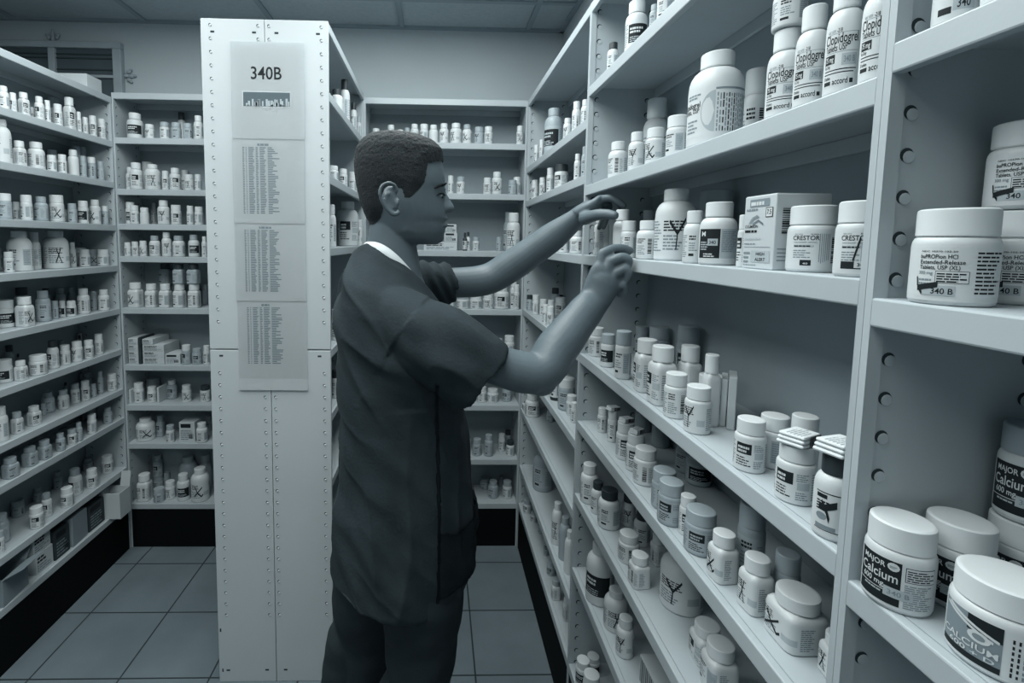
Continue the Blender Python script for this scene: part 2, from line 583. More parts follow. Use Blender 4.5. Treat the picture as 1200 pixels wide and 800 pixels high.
# pages taped to the island's end
PAGES = [(-0.621, 1.782, 2.066, 'sign'), (-0.6235, 1.5275, 1.784, 'list'), (-0.6235, 1.2865, 1.5335, 'list'), (-0.6215, 1.002, 1.2925, 'list')]
PLAB = ['white page reading 340B with a grey bar, taped topmost on the island end', 'printed list page taped directly under the 340B sign page', 'printed list page, second below the 340B sign page', 'lowest taped list page, hanging over the panel seam']
rng = random.Random(3)
for i, (x0, z0, z1, kind) in enumerate(PAGES):
    y = iy0 - 0.0026 - 0.0013 * (3 - i)
    t = thing('paper_page', PLAB[i], 'paper page', (x0, y, z0), 0, 'pages taped to the island end')
    W_, H_ = 0.2165, z1 - z0
    bm = bmesh.new()
    n = 8
    g = [[bm.verts.new((W_ * a / n, -0.0005 * math.sin(a * 1.1 + b * 0.9 + i * 2) ** 2 - (0.003 if (b == 0 and i == 3) else 0), H_ * b / n)) for a in range(n + 1)] for b in range(n + 1)]
    for b in range(n):
        for a in range(n):
            bm.faces.new((g[b][a], g[b][a + 1], g[b + 1][a + 1], g[b + 1][a]))
    bmesh.ops.solidify(bm, geom=bm.faces[:], thickness=0.0003)
    obj('sheet', bm, M['sheet'], t)
    bm = bmesh.new()
    P_ = Print(bm, lambda u, v, l: (u, -0.0008 - 0.0001 * l, v), 1.0)
    if kind == 'sign':
        P_.text('340B', 0.056, 0.176, 0.052, 0, 1.0, width=0.094)
        P_.quad(0.032, 0.176, 0.094, 0.140, 1)
        P_.quad(0.034, 0.174, 0.096, 0.138, 2, 3.0)
        for k in range(26):
            u = 0.04 + 0.13 * rng.random()
            P_.quad(u, u + 0.003 + 0.004 * rng.random(), 0.097, 0.10 + 0.02 * rng.random(), 3, 5.0)
        obj('print', bm, [M['ink'], M['paper'], M['bar'], M['sticker']], t)
    else:
        P_.lines(rng, 0.075, 0.115, H_ - 0.022, H_ - 0.014, 1, 0, 0.8)
        vt, vb = H_ - 0.024, (0.03 if i < 3 else 0.085)
        nl = int((vt - vb) / 0.0052)
        for (a, b) in ((0.030, 0.036), (0.040, 0.043), (0.048, 0.066), (0.070, 0.078)):
            for k in range(nl):
                v = vt - (k + 1) * (vt - vb) / nl
                P_.quad(a, a + (b - a) * rng.uniform(0.7, 1), v, v + 0.0030, 0)
        for k in range(nl):
            v = vt - (k + 1) * (vt - vb) / nl
            P_.quad(0.082, 0.082 + rng.uniform(0.012, 0.02), v, v + 0.003, 0)
            P_.quad(0.106, 0.106 + rng.uniform(0.012, 0.036), v, v + 0.003, 0)
        obj('print', bm, [M['ink_grey']], t)

# ------------------------------------------------------------------ bottles, jars, jugs and vials
# unit shapes: radius 1, height 1; body profile, cap profile, label band (z0, z1), label radius
SHAPES = {
    'b': ([(0, 0), (.90, 0), (.97, .012), (1, .035), (1, .60), (.985, .645), (.93, .69), (.84, .725), (.74, .745), (.66, .755), (.66, .79), (0, .79)],
          [(.735, .775), (.735, .782), (.735, .97), (.72, .99), (.66, 1.0), (.58, .995), (0, .995)], (.09, .585)),
    'w': ([(0, 0), (.92, 0), (.98, .012), (1, .03), (1, .64), (.98, .672), (.92, .70), (.82, .715), (.80, .74), (0, .74)],
          [(.885, .735), (.885, .745), (.885, .965), (.87, .988), (.80, 1.0), (.70, .996), (0, .996)], (.07, .62)),
    'j': ([(0, 0), (.90, 0), (.97, .015), (1, .045), (1, .62), (.985, .655), (.94, .69), (.88, .705), (.88, .73), (0, .73)],
          [(.935, .72), (.935, .728), (.935, .955), (.92, .985), (.86, 1.0), (.78, .995), (0, .995)], (.08, .60)),
    'J': ([(0, 0), (.92, 0), (.98, .010), (1, .03), (1, .62), (.98, .68), (.92, .735), (.82, .78), (.70, .81), (.58, .828), (.54, .835), (.54, .86), (0, .86)],
          [(.61, .845), (.61, .85), (.61, .975), (.60, .99), (.55, 1.0), (.48, .997), (0, .997)], (.10, .60)),
    's': ([(0, 0), (.92, 0), (.98, .012), (1, .03), (1, .60), (.98, .645), (.90, .69), (.78, .715), (.70, .73), (.70, .77), (0, .77)],
          [(.80, .755), (.80, .762), (.80, .97), (.785, .99), (.72, 1.0), (.64, .996), (0, .996)], (.08, .58)),
    'v': ([(0, 0), (.94, 0), (1, .02), (1, .58), (.92, .66), (.55, .70), (.42, .72), (.42, .80), (0, .80)],
          [(.55, .79), (.55, .80), (.55, .98), (.5, 1.0), (0, 1.0)], (.08, .54)),
}
MESH = {}


def unit_mesh(key, fn, mats):
    if key not in MESH:
        bm = bmesh.new()
        fn(bm)
        me = bpy.data.meshes.new(key)
        bmesh.ops.recalc_face_normals(bm, faces=bm.faces)
        for f in bm.faces:
            f.smooth = True
        for e in bm.edges:
            if len(e.link_faces) == 2 and e.calc_face_angle(0) > 0.7:
                e.smooth = False
        bm.to_mesh(me)
        bm.free()
        for m in mats:
            me.materials.append(m)
        MESH[key] = me
    return MESH[key]


def body_mesh(k, m):
    return unit_mesh('body_' + k + m.name, lambda bm: lathe(bm, SHAPES[k][0], 44, expo=5.0 if k == 's' else None), [m])


def cap_mesh(k, m):
    prof = SHAPES[k][1]

    def f(bm):
        lathe(bm, prof, 72, rib=(1, 2, 0.012))
        lathe(bm, [(prof[0][0] * 0.98, prof[0][1] - 0.012), (prof[0][0] * 0.98, prof[0][1] + 0.002), (0, prof[0][1] + 0.002)], 44)
    return unit_mesh('cap_' + k + m.name, f, [m])


def label_map(k):
    """u is the angle around the bottle (0 faces out), v the height; lift in small steps off the surface"""
    def fm_(u, v, l):
        r = 1.004 + 0.006 * l
        if k == 's':
            e = 5.0
            c, s = abs(math.cos(u)), abs(math.sin(u))
            r *= (c ** e + s ** e) ** (-1.0 / e) * 0.9
        return (r * math.cos(u), r * math.sin(u), v)
    return fm_


def label_print(bm, k, style, seed):
    """materials: 0 paper, 1 ink, 2 grey print, 3 sticker, 4 grey paper"""
    rng = random.Random(seed)
    z0, z1 = SHAPES[k][2]
    H = z1 - z0
    P_ = Print(bm, label_map(k), 0.11)
    U = 1.85
    P_.ts = H if style >= 11 else 1.0
    Z = lambda t: z0 + H * t
    P_.quad(-U, U, z0, z1, 0, 0.0)
    # faint fine print round both flanks of every label
    if style in (1, 2, 3, 4, 5):
        P_.lines(rng, -1.75, -1.05, Z(.06), Z(.94), 11, 2, 0.5)
        P_.lines(rng, 1.1, 1.75, Z(.06), Z(.94), 11, 2, 0.5)
    if style == 1:
        P_.lines(rng, -.85, .15, Z(.72), Z(.92), 2, 1, 0.6)
        P_.lines(rng, -.85, .05, Z(.30), Z(.66), 4, 2, 0.5)
        P_.quad(-.85, -.35, Z(.10), Z(.2), 1)
        P_.quad(.25, .95, Z(.1), Z(.9), 4, .6)
        P_.lines(rng, .32, .9, Z(.14), Z(.86), 9, 2, 0.45, lift=1.4)
    elif style == 2:
        P_.quad(-.9, .1, Z(.52), Z(.9), 1)
        P_.lines(rng, -.8, .0, Z(.58), Z(.84), 2, 0, 0.6, lift=1.6)
        P_.lines(rng, -.9, .1, Z(.1), Z(.46), 4, 1, 0.45)
        P_.quad(.3, .95, Z(.38), Z(.62), 3, .8)
        P_.lines(rng, .25, .95, Z(.66), Z(.92), 4, 2, 0.5)
        P_.lines(rng, .25, .95, Z(.06), Z(.34), 4, 2, 0.5)
    elif style == 3:
        P_.lines(rng, -.95, -.05, Z(.66), Z(.94), 3, 1, 0.55)
        P_.lines(rng, -.95, -.1, Z(.08), Z(.58), 6, 2, 0.5)
        P_.bars(rng, .12, .48, Z(.12), Z(.9), 16, 1, vertical=False)
        P_.lines(rng, .6, 1.0, Z(.1), Z(.9), 9, 2, 0.45)
    elif style == 4:
        P_.lines(rng, -.95, .25, Z(.62), Z(.94), 4, 1, 0.5)
        P_.lines(rng, -.95, .2, Z(.1), Z(.55), 5, 2, 0.5)
        P_.quad(.4, 1.0, Z(.2), Z(.45), 3, .8)
        a, b = -.55 + rng.uniform(-.15, .15), .1 + rng.uniform(-.15, .15)
        if seed == 0:
            P_.stroke([(a, Z(.12)), ((a + b) / 2, Z(.5)), (b, Z(.92))], .055, 1, 2.0)
            P_.stroke([(a + .05, Z(.9)), ((a + b) / 2 + .05, Z(.46)), (b + .05, Z(.1))], .05, 1, 2.2)
        elif seed == 1:
            P_.stroke([(a, Z(.88)), ((a + b) / 2, Z(.55)), ((a + b) / 2 - .05, Z(.1))], .055, 1, 2.0)
            P_.stroke([(b, Z(.95)), ((a + b) / 2, Z(.55))], .05, 1, 2.2)
        else:
            P_.stroke([(a, Z(.2)), (b + .1, Z(.75))], .05, 1, 2.0)
            P_.stroke([(a + .1, Z(.8)), ((a + b) / 2, Z(.42)), (b, Z(.18)), (b + .2, Z(.3))], .055, 1, 2.2)
    elif style == 5:
        P_.quad(-1.0, .95, Z(.16), Z(.86), 1)
        P_.lines(rng, -.85, .4, Z(.52), Z(.78), 2, 0, 0.6, lift=1.6)
        P_.lines(rng, -.85, .6, Z(.2), Z(.42), 3, 3, 0.45, lift=1.6)
    elif style == 10:
        # large jug: text at the edge, a grey half round, upright fine print on the flank
        P_.lines(rng, -1.2, -.5, Z(.80), Z(.92), 2, 2, 0.6)
        P_.text('Clopidogrel', -1.55, Z(.62), .17 * H, 1, width=1.0)
        P_.text('Tablets, USP', -1.5, Z(.51), .14 * H, 1, width=.92)
        P_.lines(rng, -1.2, -.62, Z(.1), Z(.40), 4, 2, 0.5)
        P_.disc(.0, Z(.5), .52, H * .42, 4, 1.0, PI / 2, 3 * PI / 2)
        P_.quad(.0, 1.35, Z(.93), Z(.97), 2)
        for i in range(13):
            u = .06 + i * .1
            n = rng.randint(5, 9)
            for j in range(n):
                v0 = Z(.08 + .8 * j / n)
                P_.quad(u, u + .045, v0, v0 + H * .8 / n * rng.uniform(.5, .9), 1 if i in (2, 4, 6) else 2)
    elif style == 11:
        P_.text('NDC 16729', -1.0, Z(.93), .07, 2, width=.5)
        P_.text('-218', -.42, Z(.925), .10, 1, width=.28)
        P_.quad(-1.1, .78, Z(.905), Z(.913), 2)
        P_.text('Clopidogrel', -1.15, Z(.735), .25, 1, width=1.9)
        P_.text('Tablets USP', -1.12, Z(.605), .17, 1, width=1.3)
        P_.quad(-1.1, .78, Z(.575), Z(.585), 2)
        P_.quad(-1.12, -.45, Z(.39), Z(.55), 1)
        P_.text('75 mg', -1.06, Z(.43), .13, 0, 2.4, width=.54)
        P_.text('Rx Only', -1.1, Z(.32), .085, 1, width=.4)
        P_.quad(-.08, .74, Z(.34), Z(.54), 3)
        P_.text('340 B', .02, Z(.39), .15, 2, 2.4, width=.6)
        P_.quad(-1.1, .75, Z(.265), Z(.283), 1)
        P_.quad(-1.1, .6, Z(.21), Z(.228), 1)
        P_.text('30 tablets', -1.1, Z(.12), .085, 1, width=.45)
        P_.quad(-1.1, -.62, Z(.02), Z(.09), 1)
        P_.text('accord', -.52, Z(.02), .15, 1, width=.82)
        P_.quad(.4, .6, Z(.02), Z(.10), 1)
    elif style == 12:
        P_.quad(-1.2, .12, Z(.04), Z(.97), 1)
        P_.quad(.16, 1.3, Z(.04), Z(.97), 4)
        P_.lines(rng, .22, 1.2, Z(.25), Z(.92), 12, 2, .5, lift=1.8)
        P_.quad(.2, 1.25, Z(.06), Z(.22), 3, 1.6)
        P_.text('M', -1.0, Z(.74), .22, 0, 2.4, width=.3)
        P_.lines(rng, -1.05, -.4, Z(.3), Z(.6), 4, 3, .5, lift=1.8)
        P_.quad(-.55, .0, Z(.44), Z(.66), 3, 1.9)
        P_.text('340', -.48, Z(.49), .16, 1, 2.8, width=.38)
        P_.lines(rng, -.8, -.1, Z(.08), Z(.22), 2, 0, .5, lift=1.8)
    elif style in (13, 14):
        P_.text('NDC 0310', -.72, Z(.92), .05, 2, width=.35)
        P_.text('30 tablets', -.05, Z(.92), .05, 1, width=.32)
        P_.text('CRESTOR', -.8, Z(.77), .18, 1, width=1.1)
        P_.text('rosuvastatin calcium', -.75, Z(.69), .065, 2, width=.95)
        P_.quad(-.75, .1, Z(.57), Z(.64), 3)
        P_.lines(rng, -.72, .0, Z(.58), Z(.63), 1, 1, .7, lift=2.0)
        P_.lines(rng, -.75, .0, Z(.26), Z(.52), 4, 2, .45)
        if style == 13:
            P_.quad(-.42, .02, Z(.04), Z(.2), 1)
            P_.text('40', -.3, Z(.075), .07, 0, 2.4, width=.2)
            for i in range(6):
                P_.quad(.3 + i * .08, .33 + i * .08, Z(.1 + .1 * rng.random()), Z(.95), 2)
            P_.bars(rng, .85, 1.3, Z(.12), Z(.88), 14, 1, vertical=False)
        else:
            P_.quad(-.75, -.2, Z(.05), Z(.24), 1)
            P_.quad(-.2, .35, Z(.05), Z(.08), 1)
            P_.text('340', -.1, Z(.12), .12, 1, 2.2, width=.36)
            P_.stroke([(-.25, Z(.25)), (-.02, Z(.84))], .06, 1, 2.4)
            P_.quad(.02, .6, Z(.25), Z(.7), 3, 1.5)
            P_.lines(rng, .08, .5, Z(.3), Z(.6), 3, 2, .4, lift=2.0)
    elif style == 15:
        P_.quad(-.95, .9, Z(.93), Z(.955), 1)
        P_.quad(-.9, -.35, Z(.80), Z(.9), 1)
        P_.text('340', .42, Z(.58), .15, 2, 2.0, width=.3)
        P_.lines(rng, -.9, -.2, Z(.5), Z(.76), 4, 1, .6)
        P_.stroke([(-.75, Z(.6)), (-.45, Z(.58)), (.1, Z(.72))], .085, 1, 2.6)
        P_.stroke([(-.6, Z(.7)), (-.35, Z(.52)), (-.2, Z(.30))], .075, 1, 2.8)
        P_.disc(-.6, Z(.36), .28, H * .09, 2, 1.6)
        P_.bars(rng, .55, .8, Z(.2), Z(.5), 5, 1)
        P_.quad(-.95, .9, Z(.03), Z(.05), 1)
        P_.quad(-.9, .1, Z(.06), Z(.16), 2)
    elif style == 20:
        P_.lines(rng, -.8, .0, Z(.6), Z(.9), 3, 1, .5)
        P_.quad(-.8, -.2, Z(.06), Z(.2), 1)
        P_.quad(-.15, .75, Z(.1), Z(.42), 3)
        P_.text('340', .0, Z(.15), .26, 1, 2.2, width=.55)
    elif style == 21:
        P_.text('NDC 10370-102-50', -.78, Z(.90), .045, 1, width=.85)
        P_.text('buPROPion HCl', -.80, Z(.775), .115, 1, width=.88)
        P_.text('Extended-Release', -.80, Z(.665), .115, 1, width=1.05)
        P_.text('Tablets, USP (XL)', -.80, Z(.56), .115, 1, width=.95)
        P_.text('300 mg', -.82, Z(.455), .095, 2, width=.38)
        P_.quad(-.38, .36, Z(.29), Z(.53), 1)
        P_.quad(-.365, .345, Z(.30), Z(.52), 0, 2.0)
        P_.lines(rng, -.34, .33, Z(.31), Z(.51), 4, 1, .55, lift=2.6)
        P_.lines(rng, -.8, -.45, Z(.25), Z(.4), 2, 2, .5)
        P_.quad(-.68, .08, Z(.04), Z(.24), 3, 2.2)
        P_.text('340 B', -.46, Z(.075), .16, 1, 3.0, width=.5)
        P_.stroke([(-.85, Z(.40)), (-.82, Z(.22)), (-.68, Z(.06))], .035, 1, 3.2)
        P_.stroke([(-.82, Z(.17)), (-.3, Z(.26))], .06, 1, 3.2)
        P_.lines(rng, .5, 1.3, Z(.1), Z(.95), 11, 1, .45)
    elif style == 22:
        P_.quad(-1.3, .1, Z(.0), Z(1.0), 1)
        P_.text('MAJOR', -1.12, Z(.80), .17, 0, 2.2, width=.78)
        for i in range(12):
            a = 2 * PI * i / 12
            P_.disc(-.12 + .1 * math.cos(a), Z(.87) + .028 * math.sin(a), .07, .022, 0, 2.0, n=8)
        P_.disc(-.12, Z(.87), .14, .035, 0, 2.2, n=14)
        P_.lines(rng, -.22, -.02, Z(.84), Z(.9), 2, 2, .6, lift=3.0)
        P_.text('Calcium', -1.2, Z(.52), .29, 0, 2.2, width=1.22)
        P_.text('600 mg', -1.1, Z(.35), .17, 0, 2.2, width=.75)
        P_.quad(-1.3, .1, Z(.27), Z(.285), 0, 2.0)
        P_.lines(rng, -1.0, -.4, Z(.2), Z(.25), 1, 3, .7, lift=2.2)
        P_.quad(-.35, .45, Z(.18), Z(.40), 3, 2.8)
        P_.text('340 B', -.25, Z(.24), .15, 2, 3.4, width=.6)
        P_.quad(.2, 1.15, Z(.62), Z(.95), 1, .8)
        P_.quad(.22, 1.13, Z(.635), Z(.935), 0, 1.4)
        P_.lines(rng, .25, 1.1, Z(.66), Z(.92), 5, 1, .5, lift=2.0)
        P_.lines(rng, .2, 1.15, Z(.02), Z(.58), 12, 2, .5)
    elif style == 23:
        P_.quad(-1.3, .05, Z(.0), Z(1.0), 2)
        P_.quad(-1.3, .05, Z(.0), Z(.13), 1, 1.4)
        P_.quad(-.6, .05, Z(.66), Z(1.0), 1, 1.4)
        P_.stroke([(-1.1, Z(.97)), (.0, Z(.66))], .03, 0, 2.2)
        P_.stroke([(-1.2, Z(.93)), (-.1, Z(.60))], .03, 0, 2.2)
        P_.disc(-.36, Z(.585), .22, H * .12, 0, 2.4)
        P_.disc(-.36, Z(.585), .12, H * .065, 2, 3.0)
        P_.text('CALCIUM', -1.22, Z(.29), .19, 0, 4.0, width=1.22)
        P_.text('600 + D', -1.0, Z(.155), .14, 0, 4.0, width=.95)
        for i in range(5):
            for j in range(7):
                P_.quad(.2 + i * .1, .24 + i * .1, Z(.05 + .12 * j), Z(.05 + .12 * j + rng.uniform(.05, .1)), 1 if i < 2 else 2)
        P_.quad(.75, 1.3, Z(.02), Z(.95), 1, .8)
        P_.quad(.765, 1.29, Z(.03), Z(.94), 0, 1.4)
        P_.text('Supplement Facts', .92, Z(.08), .2, 1, 2.0, rot=PI / 2, sx=.5)


def label_mesh(k, style, seed, grey):
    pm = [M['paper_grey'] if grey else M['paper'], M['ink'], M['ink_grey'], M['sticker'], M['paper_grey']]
    return unit_mesh('label_%s_%d_%d_%d' % (k, style, seed, grey), lambda bm: label_print(bm, k, style, seed), pm)


CATS = {'b': 'bottle', 'w': 'bottle', 's': 'bottle', 'j': 'jar', 'J': 'jug', 'v': 'vial'}
BODY = {'w': 'white', 'g': 'grey', 'd': 'dark'}
CAPM = {'w': 'cap_white', 'g': 'cap_grey', 'd': 'cap_dark'}


def bottle(i, row):
    name, label, group, k, tone, style, x, y, z, r, h, rot = row
    root = thing(name, label, CATS[k], (x, y, z), rot, group)
    parts = [('body', body_mesh(k, M[BODY[tone[0]]])), ('cap', cap_mesh(k, M[CAPM[tone[1]]]))]
    if style:
        parts.append(('label', label_mesh(k, style, i % 3 if style < 10 else 0, tone[0] == 'g')))
    for nm, me in parts:
        o = bpy.data.objects.new(nm, me)
        COLL.objects.link(o)
        o.parent = root
        o.scale = (r, r, h)
    return root


